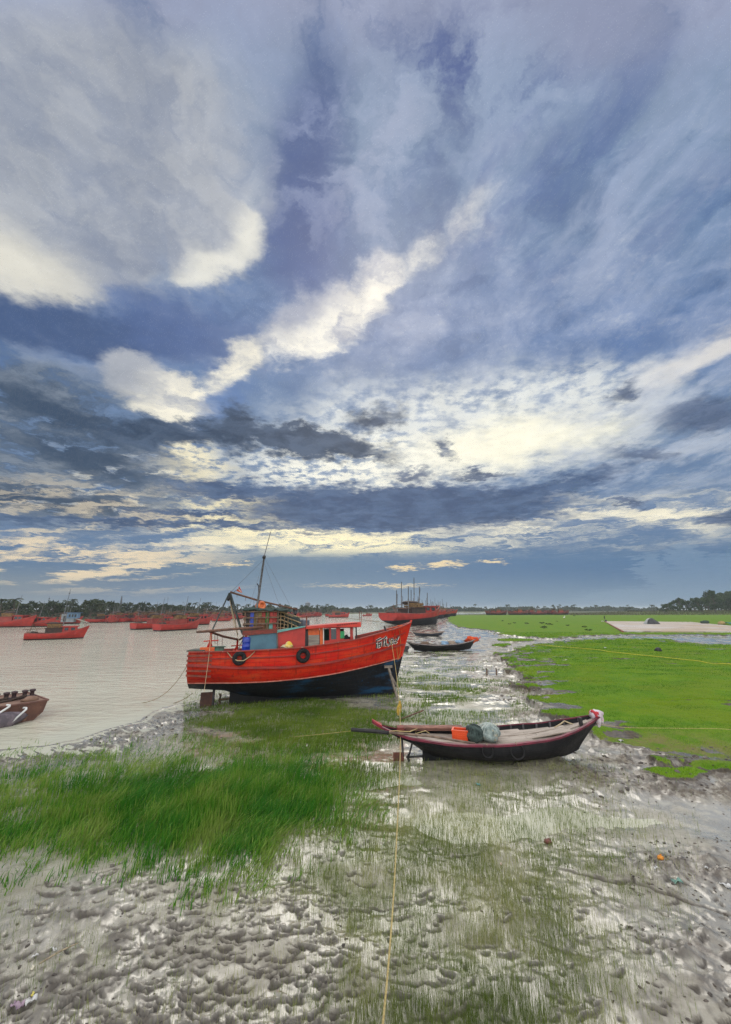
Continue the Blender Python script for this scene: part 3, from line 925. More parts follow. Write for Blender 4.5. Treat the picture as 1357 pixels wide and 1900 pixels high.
tall = blades('marsh_grass', X, Y, z - 0.01, hh, rng.uniform(0.010, 0.022, len(X)), lean, ldir, tone,
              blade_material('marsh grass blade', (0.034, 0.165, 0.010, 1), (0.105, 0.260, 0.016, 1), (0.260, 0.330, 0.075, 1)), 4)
tag(tall, kind='stuff', group='wind-combed marsh grass')
print('tall', len(X))

# --- short olive sedge standing in the pools round the boats
def sedge_d(px, py, X, Y):
    a = 0.9 * np.exp(-((px - 560) / 170) ** 2 - ((py - 1345) / 42) ** 2)
    b = 0.8 * np.exp(-((px - 800) / 120) ** 2 - ((py - 1268) / 26) ** 2)
    c2 = 0.55 * np.exp(-((px - 870) / 110) ** 2 - ((py - 1300) / 30) ** 2)
    e = 0.7 * np.exp(-((px - 640) / 90) ** 2 - ((py - 1420) / 40) ** 2)
    f = 0.8 * np.exp(-((px - 800) / 40) ** 2 - ((py - 1216) / 9) ** 2)
    n = fbm(X * 0.5, Y * 1.1, 3, 91)
    return (2.2 * a + 1.6 * b + 1.3 * c2 + e + f) * sstep(n + 0.7 * a, -0.18, 0.08) * 1.1
X, Y, px, py, d = scatter_px(190000, (340, 1010, 1200, 1470), sedge_d)
z, g_, c_ = hat_np(X, Y)
tone = np.clip(0.4 + 0.9 * fbm(X * 0.8, Y * 0.8, 3, 95) + rng.normal(0, 0.15, len(X)), 0, 1)
sedge = blades('pool_sedge', X, Y, np.maximum(z, 0) - 0.01, rng.uniform(0.07, 0.19, len(X)), rng.uniform(0.010, 0.018, len(X)) * np.clip(Y / 16, 0.8, 2), rng.uniform(0, 0.4, len(X)),
               rng.uniform(-1, 1, len(X)), tone, blade_material('sedge blade', (0.070, 0.140, 0.008, 1), (0.125, 0.205, 0.014, 1), (0.205, 0.260, 0.040, 1)), 2)
tag(sedge, kind='stuff', group='sedge in the shallow pools')
print('sedge', len(X))

# --- thin upright reeds scattered over the wet mud in front
def reed_d(px, py, X, Y):
    base = 0.75 * np.exp(-((px - 780) / 190) ** 2 - ((py - 1560) / 130) ** 2) + 0.55 * np.exp(-((px - 850) / 260) ** 2 - ((py - 1800) / 200) ** 2)
    base = base + 0.6 * np.exp(-((px - 640) / 130) ** 2 - ((py - 1560) / 90) ** 2) + 0.3 * np.exp(-((px - 1080) / 160) ** 2 - ((py - 1600) / 120) ** 2)
    base = base * 0.9 + 0.10 * (px < 700) + 0.42 * sstep(px, 520, 760) * (1 - sstep(px, 1000, 1230)) * sstep(py, 1405, 1470) + 0.5 * np.exp(-((px - 960) / 120) ** 2 - ((py - 1440) / 40) ** 2)
    n = fbm(X * 1.1, Y * 1.1, 3, 101) + 0.5 * fbm(X * 4.5, Y * 4.5, 2, 103)
    return 1.0 * base * (0.35 + 0.65 * sstep(n, -0.30, 0.24))
X, Y, px, py, d = scatter_px(300000, (-120, 1300, 1400, 2000), reed_d)
z, g_, c_ = hat_np(X, Y)
k_ = c_ < 0.6
X, Y, z, px, py = X[k_], Y[k_], z[k_], px[k_], py[k_]
tone = np.clip(0.45 + 0.9 * fbm(X * 1.5, Y * 1.5, 3, 105) + rng.normal(0, 0.22, len(X)), 0, 1)
reed = blades('mud_reeds', X, Y, np.maximum(z, 0) - 0.01, rng.uniform(0.06, 0.19, len(X)), rng.uniform(0.003, 0.006, len(X)) * np.clip(Y / 8, 0.8, 1.8), np.abs(rng.normal(0, 0.22, len(X))),
              rng.uniform(-3, 3, len(X)), tone, blade_material('reed blade', (0.110, 0.165, 0.026, 1), (0.200, 0.245, 0.060, 1), (0.34, 0.34, 0.14, 1)), 3)
tag(reed, kind='stuff', group='thin reeds on the wet mud')
print('reeds', len(X))

# --- short turf on the banks
def turf(n, ymax):
    yy = 11.0 * (ymax / 11.0) ** rng.random(n)
    th_ = np.radians(rng.uniform(5, 46, n))
    return np.tan(th_) * yy, yy
X, Y = turf(420000, 75.0)
z, g_, c_ = hat_np(X, Y)
k_ = (g_ > 0.55) & (rng.random(len(X)) < 0.75 + fbm(X * 1.2, Y * 1.2, 3, 111))
X, Y, z = X[k_], Y[k_], z[k_]
sc = np.clip(Y / 22, 0.8, 2.4)
tone = np.clip(0.52 + 1.5 * fbm(X * 0.45, Y * 1.1, 5, 113) + rng.normal(0, 0.20, len(X)), 0, 1)
worn_ = np.clip(gauss(X, Y, 1300, 1415, 2.4, 1.3) + 0.7 * gauss(X, Y, 1160, 1385, 2.0, 0.7), 0, 1)
tone = np.clip(tone + 0.35 * worn_, 0, 1)
k_ = rng.random(len(X)) > 0.75 * worn_
X, Y, z, sc, tone = X[k_], Y[k_], z[k_], sc[k_], tone[k_]
tf = blades('bank_turf', X, Y, z - 0.01, rng.uniform(0.025, 0.06, len(X)) * sc, rng.uniform(0.012, 0.022, len(X)) * sc, rng.uniform(0.1, 0.9, len(X)),
            rng.uniform(-1.5, 1.5, len(X)), tone, blade_material('turf blade', (0.045, 0.150, 0.001, 1), (0.115, 0.262, 0.002, 1), (0.205, 0.310, 0.006, 1)), 1)
tag(tf, kind='stuff', group='short turf on the banks')
print('turf', len(X))
# ------------------------------------------------------------------ boats: shared shapes
class Frame:
    """a boat's own axes: x to the bow, y to port, z up; t counts towards the viewer"""
    def __init__(self, O, yaw):
        self.O, self.yaw = Vector((O[0], O[1], O[2] if len(O) > 2 else 0.0)), yaw
        self.a = (math.cos(yaw), math.sin(yaw)); self.n = (math.sin(yaw), -math.cos(yaw))
    def pick(self, px, py, t):
        d = ray(px, py)
        # T*(dx,dy) = O + s a + t n
        bx, by = self.O.x + t * self.n[0], self.O.y + t * self.n[1]
        det = d[0] * (-self.a[1]) + d[1] * self.a[0]
        T = (bx * (-self.a[1]) + by * self.a[0]) / det
        s = (d[0] * T - bx) * self.a[0] + (d[1] * T - by) * self.a[1]
        return s, EYE + d[2] * T - self.O.z
    def P(self, px, py, t):
        s, z = self.pick(px, py, t)
        return Vector((s, -t, z))

def paint_hull(name, red_a, red_b, stain, wood=None):
    """boat paint over planks: seams follow the strakes, runs and rubbed patches"""
    if name in MATS: return MATS[name]
    m = bpy.data.materials.new(name)
    m.use_nodes = True
    t = m.node_tree; p = t.nodes['Principled BSDF']; k = NT(t)
    co = k.new('ShaderNodeTexCoord').outputs['Object']
    u = k.new('ShaderNodeAttribute', attribute_name='strake').outputs['Fac']
    mp = k.new('ShaderNodeMapping'); k.put(mp.inputs[0], co)
    mp.inputs['Scale'].default_value = (0.5, 1, 2.2)
    n = k.noise(mp.outputs[0], 1.6, 6.0, 0.65)
    n2 = k.noise(co, 9.0, 6.0, 0.7)
    mp2 = k.new('ShaderNodeMapping'); k.put(mp2.inputs[0], co)
    mp2.inputs['Scale'].default_value = (7.0, 7.0, 0.5)
    run = k.noise(mp2.outputs[0], 1.0, 5.0, 0.6)
    col = k.mix(k.ss(n, 0.36, 0.64), red_a, red_b)
    col = k.mix(k.mul(k.ss(run, 0.50, 0.70), 0.70), col, stain)
    col = k.mix(k.mul(k.ss(n2, 0.56, 0.70), k.ss(n, 0.40, 0.62, 0.25, 0.85)), col, wood or stain)
    big_ = k.noise(mp.outputs[0], 0.7, 5.0, 0.7)
    col = k.mix(k.mul(k.ss(big_, 0.52, 0.66), 0.55), col, wood or stain)
    col = k.mix(k.mul(k.ss(k.noise(co, 22.0, 5.0, 0.7), 0.60, 0.72), 0.6), col, tuple(0.5 * c for c in stain[:3]) + (1,))
    fr = k.m('FRACT', k.mul(u, 13.0))
    seam = k.ss(k.m('ABSOLUTE', k.sub(fr, 0.5)), 0.455, 0.49)
    col = k.mix(k.mul(seam, k.ss(n2, 0.30, 0.62, 0.15, 0.7)), col, tuple(0.25 * c for c in stain[:3]) + (1,))
    k.put(p.inputs['Base Color'], col)
    k.put(p.inputs['Roughness'], k.lr(n2, 0.3, 0.7, 0.42, 0.68))
    p.inputs['Specular IOR Level'].default_value = 0.22
    b = k.new('ShaderNodeBump'); b.inputs['Strength'].default_value = 0.5; b.inputs['Distance'].default_value = 0.02
    k.put(b.inputs['Height'], k.sub(k.mul(n2, 0.6), seam))
    t.links.new(b.outputs[0], p.inputs['Normal'])
    MATS[name] = m
    return m

def build_hull(name, parent, mats, xk, xs, sheer, boot, keel, beam, full, nst=30, rows=(6, 8), deck=None, thick=0.07, deckmat=2, transom=True):
    """both sides, transom, gunwale thickness and the deck inside. mats: bottom, topsides, inside"""
    mb = MB(); att = []
    taus = [i / (nst - 1) for i in range(nst)]
    def section(tau, inner=0.0, udeck=None):
        zs_x = xs(tau)
        zs, zk = sheer(zs_x), keel(xk(tau)); zb = boot(zs_x)
        b, p = beam(tau), full(tau)
        ub = min(0.95, max(0.05, (zb - zk) / (zs - zk)))
        us = [ub * i / rows[0] for i in range(rows[0])] + [ub + (1 - ub) * i / rows[1] for i in range(rows[1] + 1)]
        pts = []
        for u in us:
            w = b * (1 - max(0.0, 1 - u) ** p)
            x = xk(tau) + (xs(tau) - xk(tau)) * u ** 1.15
            pts.append((x, w, zk + (zs - zk) * u, u))
        return pts
    secs = [section(t) for t in taus]
    for side in (-1, 1):
        rws = [[(x, side * w, z) for x, w, z, u in s] for s in secs]
        if side > 0: rws = rws[::-1]
        n0 = len(mb.v)
        mb.loft(rws, mfun=lambda i, j: 0 if j < rows[0] else 1)
        att += [u for s in (secs if side < 0 else secs[::-1]) for x, w, z, u in s]
        # inside of the bulwark, down to the deck
        ins = []
        for tau, s in zip(taus, secs):
            x, w, z, u = s[-1]
            wi = max(0.004, w - thick); zd = deck(x)
            xi = x - (thick * 1.2 if tau > 0.97 else 0) + (thick if tau < 0.01 else 0)
            ins.append([(x, side * w, z), (xi, side * wi, z), (xi, side * max(0.003, wi - 0.03), min(z - 0.03, zd)), (xi, 0.0, min(z - 0.03, zd + 0.04))])
        if side < 0: ins = ins
        else: ins = ins[::-1]
        mb.loft(ins, smooth=False, mfun=lambda i, j: 1 if j == 0 else (deckmat if j == 1 or len(mats) < 4 else 3))
        att += [1.0] * (4 * len(ins))
    if transom:
        s = secs[0]
        row = [[(x, -w, z) for x, w, z, u in s], [(x, w, z) for x, w, z, u in s]]
        mb.loft(row[::-1], smooth=False, mfun=lambda i, j: 0 if j < rows[0] else 1)
        att += [u for x, w, z, u in s] * 2
        x, w, z, u = s[-1]; zd = deck(x)
        mb.add([(x + thick, -w + thick, z), (x + thick, w - thick, z), (x + thick, w - thick, zd), (x + thick, -w + thick, zd)], [(0, 1, 2, 3)], deckmat)
        mb.add([(x, -w, z), (x, w, z), (x + thick, w - thick, z), (x + thick, -w + thick, z)], [(0, 1, 2, 3)], 1)
        att += [1.0] * 8
    o = mb.build(name, mats, parent)
    a = o.data.attributes.new('strake', 'FLOAT', 'POINT')
    a.data.foreach_set('value', att[:len(o.data.vertices)])
    # lines along the hull, for rails and lettering
    def skin(x, z, side=-1, off=0.0):
        lo = min(range(nst), key=lambda i: abs(xs(taus[i]) - x))
        best = None
        for t_ in np.linspace(max(0, taus[lo] - 0.14), min(1, taus[lo] + 0.30), 240):
            zs, zk = sheer(xs(t_)), keel(xk(t_))
            u = min(1.0, max(0.0, (z - zk) / (zs - zk)))
            xx = xk(t_) + (xs(t_) - xk(t_)) * u ** 1.15
            if best is None or abs(xx - x) < best[0]:
                best = (abs(xx - x), beam(t_) * (1 - max(0.0, 1 - u) ** full(t_)))
        return Vector((x, side * (best[1] + off), z))
    return o, skin

def interp(pts):
    xs_, ys_ = [p[0] for p in pts], [p[1] for p in pts]
    return lambda x: float(np.interp(x, xs_, ys_))
def smooth_interp(pts):
    xs_, ys_ = np.array([p[0] for p in pts]), np.array([p[1] for p in pts])
    xx = np.linspace(xs_[0], xs_[-1], 400); yy = np.interp(xx, xs_, ys_)
    w = 31; k_ = np.hanning(w); k_ /= k_.sum()
    yp = np.convolve(np.concatenate([2 * yy[0] - yy[1:w // 2 + 1][::-1], yy, 2 * yy[-1] - yy[-w // 2:-1][::-1]]), k_, 'valid')
    yp = yp[:400]
    return lambda x: float(np.interp(x, xx, yp))

def tyre(name, parent, c, nrm, R_=0.33, r=0.10, label=None, rope_to=None):
    """a worn tyre hung as a fender, its hole along nrm"""
    q = Vector(nrm).to_track_quat('Z', 'Y').to_matrix().to_4x4()
    mb = MB()
    mb.torus(c, R_ - r, r, Matrix.Translation(c) @ q, 24, 10, sq=0.95)
    if rope_to is not None:
        mb.tube([Vector(c) + Vector((0, 0, R_ - 0.03)), Vector(rope_to)], 0.014, 6, 1)
    o = mb.build(name, [pmat('tyre rubber', (0.012, 0.012, 0.013), (0.022, 0.021, 0.022), 6, 0.8, 0.3, 40, spec=0.2), pmat('old rope', (0.30, 0.24, 0.14), (0.20, 0.15, 0.09), 20, 0.9)], parent)
    if label: o['label'] = label
    return o

# palette
RED = pmat('red boat paint', (0.50, 0.030, 0.012), (0.40, 0.018, 0.010), 2.5, 0.5, 0.25, 14, c3=(0.22, 0.03, 0.02), c3lo=0.62, c3hi=0.76)
ORANGE = pmat('orange boat paint', (0.60, 0.11, 0.015), (0.48, 0.065, 0.012), 3.0, 0.55, 0.25, 14, c3=(0.25, 0.06, 0.03))
DARKRED = pmat('dull red timber', (0.20, 0.035, 0.022), (0.12, 0.028, 0.020), 5.0, 0.75, 0.4, 22)
BLACKTAR = pmat('tarred planks', (0.007, 0.008, 0.010), (0.012, 0.012, 0.014), 4.0, 0.7, 0.3, 20, spec=0.2)
SLATE = pmat('blue grey panel', (0.060, 0.150, 0.205), (0.045, 0.115, 0.165), 2.0, 0.6, 0.2, 18, c3=(0.16, 0.22, 0.24), c3lo=0.64, c3hi=0.8)
TIMBER = pmat('weathered timber', (0.16, 0.10, 0.065), (0.09, 0.058, 0.040), 6.0, 0.85, 0.5, 24, stretch=(1, 1, 1))
POLE = pmat('brown pole', (0.17, 0.080, 0.050), (0.09, 0.048, 0.034), 7.0, 0.8, 0.4, 30)
BAMBOO = pmat('old bamboo', (0.38, 0.27, 0.14), (0.20, 0.13, 0.07), 8.0, 0.7, 0.3, 30)
STEEL = pmat('grey steel tube', (0.16, 0.17, 0.18), (0.09, 0.085, 0.08), 9.0, 0.5, 0.2, 30, metal=0.3)
DARK = pmat('black paint', (0.015, 0.015, 0.017), (0.03, 0.028, 0.028), 6.0, 0.55, 0.2, 20)
GLASS = pmat('dark cabin glass', (0.012, 0.018, 0.026), (0.020, 0.026, 0.034), 2.0, 0.12, 0.0, spec=0.6)
WHITE = pmat('off white paint', (0.62, 0.60, 0.56), (0.48, 0.46, 0.42), 4.0, 0.6, 0.2, 20)
GREEN = pmat('green paint', (0.02, 0.28, 0.09), (0.015, 0.18, 0.06), 3.0, 0.55, 0.2, 20)
TEAL = pmat('teal paint', (0.16, 0.38, 0.33), (0.10, 0.26, 0.24), 3.0, 0.6, 0.2, 20)
BLUE = pmat('blue plastic', (0.010, 0.045, 0.42), (0.008, 0.028, 0.24), 2.5, 0.35, 0.1, 12)
ROPE = pmat('pale rope', (0.52, 0.42, 0.26), (0.36, 0.28, 0.17), 30.0, 0.9, 0.4, 90)
NET = pmat('dark net', (0.022, 0.040, 0.034), (0.045, 0.060, 0.050), 9.0, 0.9, 0.8, 40)
GREYWOOD = pmat('grey planks', (0.27, 0.24, 0.20), (0.17, 0.15, 0.125), 4.0, 0.85, 0.4, 26, stretch=(0.35, 3, 3))

# ------------------------------------------------------------------ the big red trawler aground
TF = Frame((-8.3, 20.15), R(16.0))
trawler = empty('fishing_trawler', 'large red wooden trawler aground on the mud, crate rack on its cabin, black bottom', 'trawler', (TF.O.x, TF.O.y, 0), R(16.0))
trawler.rotation_euler = (R(-3.6), 0, R(16.0))
TM = Matrix.Translation((TF.O.x, TF.O.y, 0)) @ Matrix.Rotation(R(16), 4, 'Z') @ Matrix.Rotation(R(-3.6), 4, 'X')
L = 11.4
def t_beam(tau):
    return float(np.interp(tau, [0, 0.15, 0.4, 0.62, 0.78, 0.88, 0.95, 1.0], [1.62, 1.78, 1.90, 1.82, 1.48, 1.00, 0.48, 0.045]))
t_full = lambda tau: float(np.interp(tau, [0, 0.3, 0.6, 0.85, 1.0], [3.4, 3.6, 3.0, 1.7, 1.2]))
t_xk = lambda tau: 10.15 * tau
t_xs = lambda tau: 10.15 * tau + (L - 10.15) * tau ** 4
def fit(pts, lift=0.0):
    out = []
    for px, py in pts:
        t = 1.7
        for _ in range(8):
            s, z = TF.pick(px, py, t)
            tau = min(1, max(0, s / L))
            t = t_beam(tau)
        out.append((s, z + lift))
    return sorted(out)
t_sheer = smooth_interp(fit([(351, 1216), (444, 1214.5), (515, 1211), (567, 1207), (616, 1200), (664, 1192), (729, 1173), (752, 1164), (767, 1155)]))
t_boot = smooth_interp(fit([(353, 1277), (424, 1276), (502, 1272), (567, 1266), (632, 1256), (697, 1241), (746, 1226)]))
t_keel = interp([(0, 0.86), (1.6, 0.70), (2.4, 0.42), (4, 0.22), (7, 0.10), (9.4, 0.05), (10.15, 0.02)])
t_deck = lambda x: t_sheer(x) - (0.62 if x < 8.4 else max(0.16, 0.62 - 0.4 * (x - 8.4)))
HULLRED = paint_hull('trawler topsides', (0.50, 0.009, 0.004, 1), (0.56, 0.032, 0.008, 1), (0.19, 0.012, 0.007, 1), (0.54, 0.075, 0.022, 1))
HULLBLK = paint_hull('trawler bottom', (0.006, 0.007, 0.010, 1), (0.008, 0.010, 0.015, 1), (0.022, 0.020, 0.020, 1), (0.014, 0.085, 0.190, 1))
hull, t_skin = build_hull('hull', trawler, [HULLBLK, HULLRED, DARKRED], t_xk, t_xs, t_sheer, t_boot, t_keel, t_beam, t_full, 44, (7, 9), t_deck)

def along(x0, x1, zf, n=40, off=0.02, side=-1):
    return [t_skin(x0 + (x1 - x0) * i / n, zf(x0 + (x1 - x0) * i / n), side, off) for i in range(n + 1)]
# keel and deadwood
mb = MB()
for i in range(24):
    xa, xb = 1.85 + (10.15 - 1.85) * i / 24, 1.85 + (10.15 - 1.85) * (i + 1) / 24
    mb.add([(x, y, z) for x, zt in ((xa, t_keel(xa) + 0.12), (xb, t_keel(xb) + 0.12)) for y, z in ((-0.11, -0.08), (0.11, -0.08), (0.11, zt), (-0.11, zt))],
           [(0, 4, 5, 1), (0, 3, 7, 4), (1, 5, 6, 2)] + ([(0, 1, 2, 3)] if i == 0 else []) + ([(4, 7, 6, 5)] if i == 23 else []), 0)
mb.build('keel', BLACKTAR, trawler)
# stem post proud of the planking
mb = MB()
mb.loft([[(x, -0.05, z), (x + 0.10, -0.035, z), (x + 0.10, 0.035, z), (x, 0.05, z)] for x, z in
         [(10.15 + (L - 10.15) * (i / 14) ** 1.15 - 0.03, 0.02 + (t_sheer(L) + 0.14 - 0.02) * i / 14) for i in range(15)]], smooth=False, mfun=lambda i, j: 0 if i < 7 else 1, wrap=True)
mb.build('stem', [BLACKTAR, RED], trawler)
# rails
def rail(name, zf, w, h, mat, x0=0.02, x1=L - 0.06, off=0.03):
    mb = MB()
    for sd in (-1, 1):
        c = along(x0, x1, zf, 60, off - w / 2, sd)
        rws = []
        for p in c:
            y0 = p.y; o = math.copysign(w, y0)
            rws.append([(p.x, y0, p.z - h / 2), (p.x, y0 + o, p.z - h / 2), (p.x, y0 + o, p.z + h / 2), (p.x, y0, p.z + h / 2)])
        if sd > 0: rws = rws[::-1]
        mb.loft(rws, smooth=False, wrap=True)
    return mb.build(name, mat, trawler)
rail('gunwale_cap', lambda x: t_sheer(x) + 0.025, 0.17, 0.05, pmat('worn red cap', (0.34, 0.040, 0.022), (0.22, 0.030, 0.020), 3, 0.6, 0.3, 20, c3=(0.42, 0.36, 0.30)), off=0.06)
t_mid = smooth_interp(fit([(353, 1240), (437, 1245), (535, 1244), (616, 1234), (697, 1216), (752, 1198)]))
rail('rubbing_strake', t_mid, 0.09, 0.10, pmat('dark red strake', (0.30, 0.016, 0.010), (0.17, 0.014, 0.010), 3, 0.6, 0.3, 20), x1=10.9, off=0.05)
rail('upper_strake', lambda x: t_sheer(x) - 0.26 - 0.012 * x, 0.05, 0.05, pmat('dark red strake', (0.30, 0.016, 0.010)), x1=10.95, off=0.02)
rail('waterline_stripe', lambda x: t_boot(x) + 0.01, 0.03, 0.045, pmat('rubbed pink stripe', (0.50, 0.20, 0.15), (0.36, 0.09, 0.06), 4, 0.7), x1=10.6, off=0.02)
# stern quarter battens (five short rubbing planks)
for i, (py0, py1) in enumerate([(1222, 1221.5), (1231, 1231.5), (1239.5, 1239), (1250, 1251), (1259, 1262)]):
    z0, z1 = fit([(352, py0)])[0][1], fit([(388, py1)])[0][1]
    mb = MB()
    mb.beam(t_skin(-0.03, z0, -1, 0.035), t_skin(1.02, z1, -1, 0.035), 0.07, 0.09)
    mb.build('rubbing_plank', pmat('brown red plank', (0.26, 0.045, 0.022), (0.14, 0.030, 0.018), 5, 0.7, 0.3, 20), trawler)
mb = MB(); mb.beam(t_skin(2.28, t_sheer(2.3) - 0.05, -1, 0.02), t_skin(2.25, t_boot(2.3) + 0.05, -1, 0.02), 0.05, 0.04)
mb.build('side_batten', pmat('dark red strake', (0.30, 0.016, 0.010)), trawler)
# rudder, stock, propeller
mb = MB(); mb.box((0.86, 0, 0.30), (0.62, 0.07, 0.72)); mb.box((0.86, 0, 0.30), (0.66, 0.09, 0.05)); mb.box((0.86, 0, 0.55), (0.66, 0.09, 0.05))
rud = mb.build('rudder', pmat('rusty rudder', (0.085, 0.035, 0.022), (0.05, 0.024, 0.018), 5, 0.8, 0.4, 25), trawler)
mb = MB(); mb.tube([(1.12, 0, 0.05), (1.12, 0, 1.0)], 0.06, 8); mb.build('rudder_stock', DARK, rud)
mb = MB()
mb.tube([(1.36, 0, 0.30), (1.95, 0, 0.34)], 0.05, 8)
for q in range(4):
    a = q * math.pi / 2 + 0.5
    c_, s_ = math.cos(a), math.sin(a)
    mb.add([(1.42, 0.05 * c_, 0.31 + 0.05 * s_), (1.48, 0.26 * c_ - 0.10 * s_, 0.31 + 0.26 * s_ + 0.10 * c_), (1.43, 0.32 * c_, 0.31 + 0.32 * s_), (1.36, 0.26 * c_ + 0.10 * s_, 0.31 + 0.26 * s_ - 0.10 * c_),
            (1.45, 0.05 * c_, 0.31 + 0.05 * s_), (1.50, 0.26 * c_ - 0.10 * s_, 0.31 + 0.26 * s_ + 0.10 * c_), (1.46, 0.32 * c_, 0.31 + 0.32 * s_), (1.39, 0.26 * c_ + 0.10 * s_, 0.31 + 0.26 * s_ - 0.10 * c_)],
           [(0, 1, 2, 3), (7, 6, 5, 4), (0, 4, 5, 1), (1, 5, 6, 2), (2, 6, 7, 3), (3, 7, 4, 0)])
mb.build('propeller', pmat('bronze', (0.14, 0.09, 0.04), (0.07, 0.05, 0.03), 8, 0.5, metal=0.6), trawler)
# number painted on the bow: black strokes in white outlines, laid on the planking
def lettering():
    pl, st = MB(), MB()
    x0, zA0 = fit([(702, 1197)])[0]; x1, zB = fit([(745, 1190)])[0]
    def q(u, v, off):
        # u along, v up, in letter heights
        fx = x0 + (x1 - x0) * u
        h = 0.50 - 0.17 * u
        base = zA0 - 0.28 + (zB - 0.13 - (zA0 - 0.28)) * u
        return t_skin(fx, base + h * v, -1, off)
    glyph = [  # strokes in a 0..1 box for each character along the plate
        (0.00, 0.24, [[(0.05, 0.75), (0.95, 0.98)], [(0.15, 0.78), (0.15, 0.0)], [(0.15, 0.62), (0.0, 0.55)], [(0.45, 0.55), (0.85, 0.62), (0.85, 0.12), (0.45, 0.08), (0.42, 0.30), (0.72, 0.36)]]),
        (0.25, 0.47, [[(0.0, 0.80), (1.0, 0.98)], [(0.28, 0.85), (0.28, 0.0)], [(0.72, 0.92), (0.70, 0.15), (0.95, 0.05), (1.0, 0.30)], [(0.28, 0.5), (0.55, 0.62)], [(0.55, 0.95), (0.85, 1.15)]]),
        (0.48, 0.60, [[(0.1, 0.20), (0.2, 0.0), (0.85, 0.08), (0.95, 0.60), (0.60, 0.70), (0.50, 0.45)]]),
        (0.62, 0.76, [[(0.1, 0.72), (0.50, 0.85), (0.90, 0.70), (0.85, 0.15), (0.40, 0.0), (0.15, 0.18)], [(0.30, 0.45), (0.80, 0.48)], [(0.45, 0.45), (0.45, 0.2)]]),
        (0.78, 1.00, [[(0.05, 0.35), (0.30, 0.52), (0.70, 0.42), (1.0, 1.02)], [(0.10, 0.18), (0.50, 0.05), (0.75, 0.25)]]),
    ]
    def stroke(mb, pts, w, off, dv=0.0):
        for a, b in zip(pts, pts[1:]):
            nseg = 3
            for i in range(nseg):
                p0 = (a[0] + (b[0] - a[0]) * i / nseg, a[1] + (b[1] - a[1]) * i / nseg)
                p1 = (a[0] + (b[0] - a[0]) * (i + 1) / nseg, a[1] + (b[1] - a[1]) * (i + 1) / nseg)
                mb.beam(q(p0[0], p0[1], off), q(p1[0], p1[1], off), w, 0.012, up=(0, -1, 0))
    for u0, u1, ss_ in glyph:
        for s_ in ss_:
            pts = [(u0 + (u1 - u0) * a, b) for a, b in s_]
            stroke(pl, pts, 0.140, 0.010)
            stroke(st, pts, 0.072, 0.018)
    o = pl.build('number_outline', WHITE, trawler)
    st.build('number_strokes', DARK, o)
lettering()
# tyres
for px, py, rr_, sq in ((444, 1227, 0.31, 1), (563, 1222, 0.33, 1)):
    s, z = fit([(px, py)])[0]
    c = t_skin(s, z, -1, 0.10)
    tyre('tyre_fender', trawler, c, (0, 1, 0.08), rr_, 0.10, rope_to=t_skin(s, t_sheer(s) + 0.05, -1, 0.03))
# rope looped along the quarter, and anchor ropes round the bow
mb = MB()
pp = []
for px, py in [(421, 1215), (428, 1224), (440, 1231), (452, 1231), (463, 1224), (473, 1214)]:
    s, z = fit([(px, py)])[0]; pp.append(t_skin(s, z, -1, 0.22 if 432 < px < 456 else 0.05))
mb.tube(pp, 0.02, 6); mb.build('side_rope', ROPE, trawler)
mb = MB()
for chain in ([(745, 1170), (749, 1190), (750, 1212), (747, 1228)], [(737, 1178), (742, 1200), (747, 1226)]):
    pp = []
    for px, py in chain:
        s, z = fit([(px, py)])[0]; pp.append(t_skin(min(s, 11.2), z, -1, 0.04))
    mb.tube(pp, 0.016, 6)
mb.build('bow_rope', pmat('orange rope', (0.50, 0.20, 0.05), (0.36, 0.14, 0.05), 20, 0.9), trawler)

# ---- superstructure
def panel(name, pts, t, thick, mat, parent=trawler, label=None):
    """flat board: outline surveyed on the plane t, given thickness away from the viewer"""
    mb = MB()
    f = [TF.P(px, py, t) for px, py in pts]; n = len(f)
    b = [p + Vector((0, thick, 0)) for p in f]
    mb.add(f + b, [tuple(range(n))[::-1], tuple(range(n, 2 * n))] + [(i, (i + 1) % n, n + (i + 1) % n, n + i) for i in range(n)])
    o = mb.build(name, mat, parent)
    if label: o['label'] = label
    return o
def house(name, px0, px1, topL, topR, bot, t0, t1, mat, parent=trawler):
    """cabin between two surveyed ends, from side t0 to side t1"""
    a, b = TF.P(px0, topL, t0), TF.P(px1, topR, t0)
    zb = min(TF.P(px0, bot, t0).z, t_deck((a.x + b.x) / 2) + 0.02)
    mb = MB()
    vs = []
    for x, zt in ((a.x, a.z), (b.x, b.z)):
        for y in (-t0, -t1):
            vs += [(x, y, zb), (x, y, zt)]
    mb.add(vs, [(0, 4, 5, 1), (6, 2, 3, 7), (2, 0, 1, 3), (4, 6, 7, 5), (1, 5, 7, 3), (0, 2, 6, 4)])
    return mb.build(name, mat, parent), a, b, zb
REDWALL = pmat('cabin red', (0.42, 0.030, 0.020), (0.33, 0.022, 0.016), 2.0, 0.55, 0.2, 16, c3=(0.20, 0.03, 0.02), c3lo=0.64, c3hi=0.8)
aft, a0, a1, zb = house('aft_cabin', 455, 568, 1176, 1167, 1212, 1.30, -1.30, REDWALL)
panel('side_board', [(463, 1213), (462, 1180.5), (515, 1177.5), (515, 1210)], 1.36, 0.05, SLATE)
panel('corner_post', [(514, 1212), (513.5, 1173), (516, 1173), (517, 1212)], 1.38, 0.06, pmat('grey post', (0.12, 0.10, 0.09), (0.07, 0.06, 0.055), 6, 0.8), aft)
panel('cabin_beam', [(450, 1184), (450, 1175), (515, 1170.5), (515, 1178)], 1.42, 0.10, DARKRED)
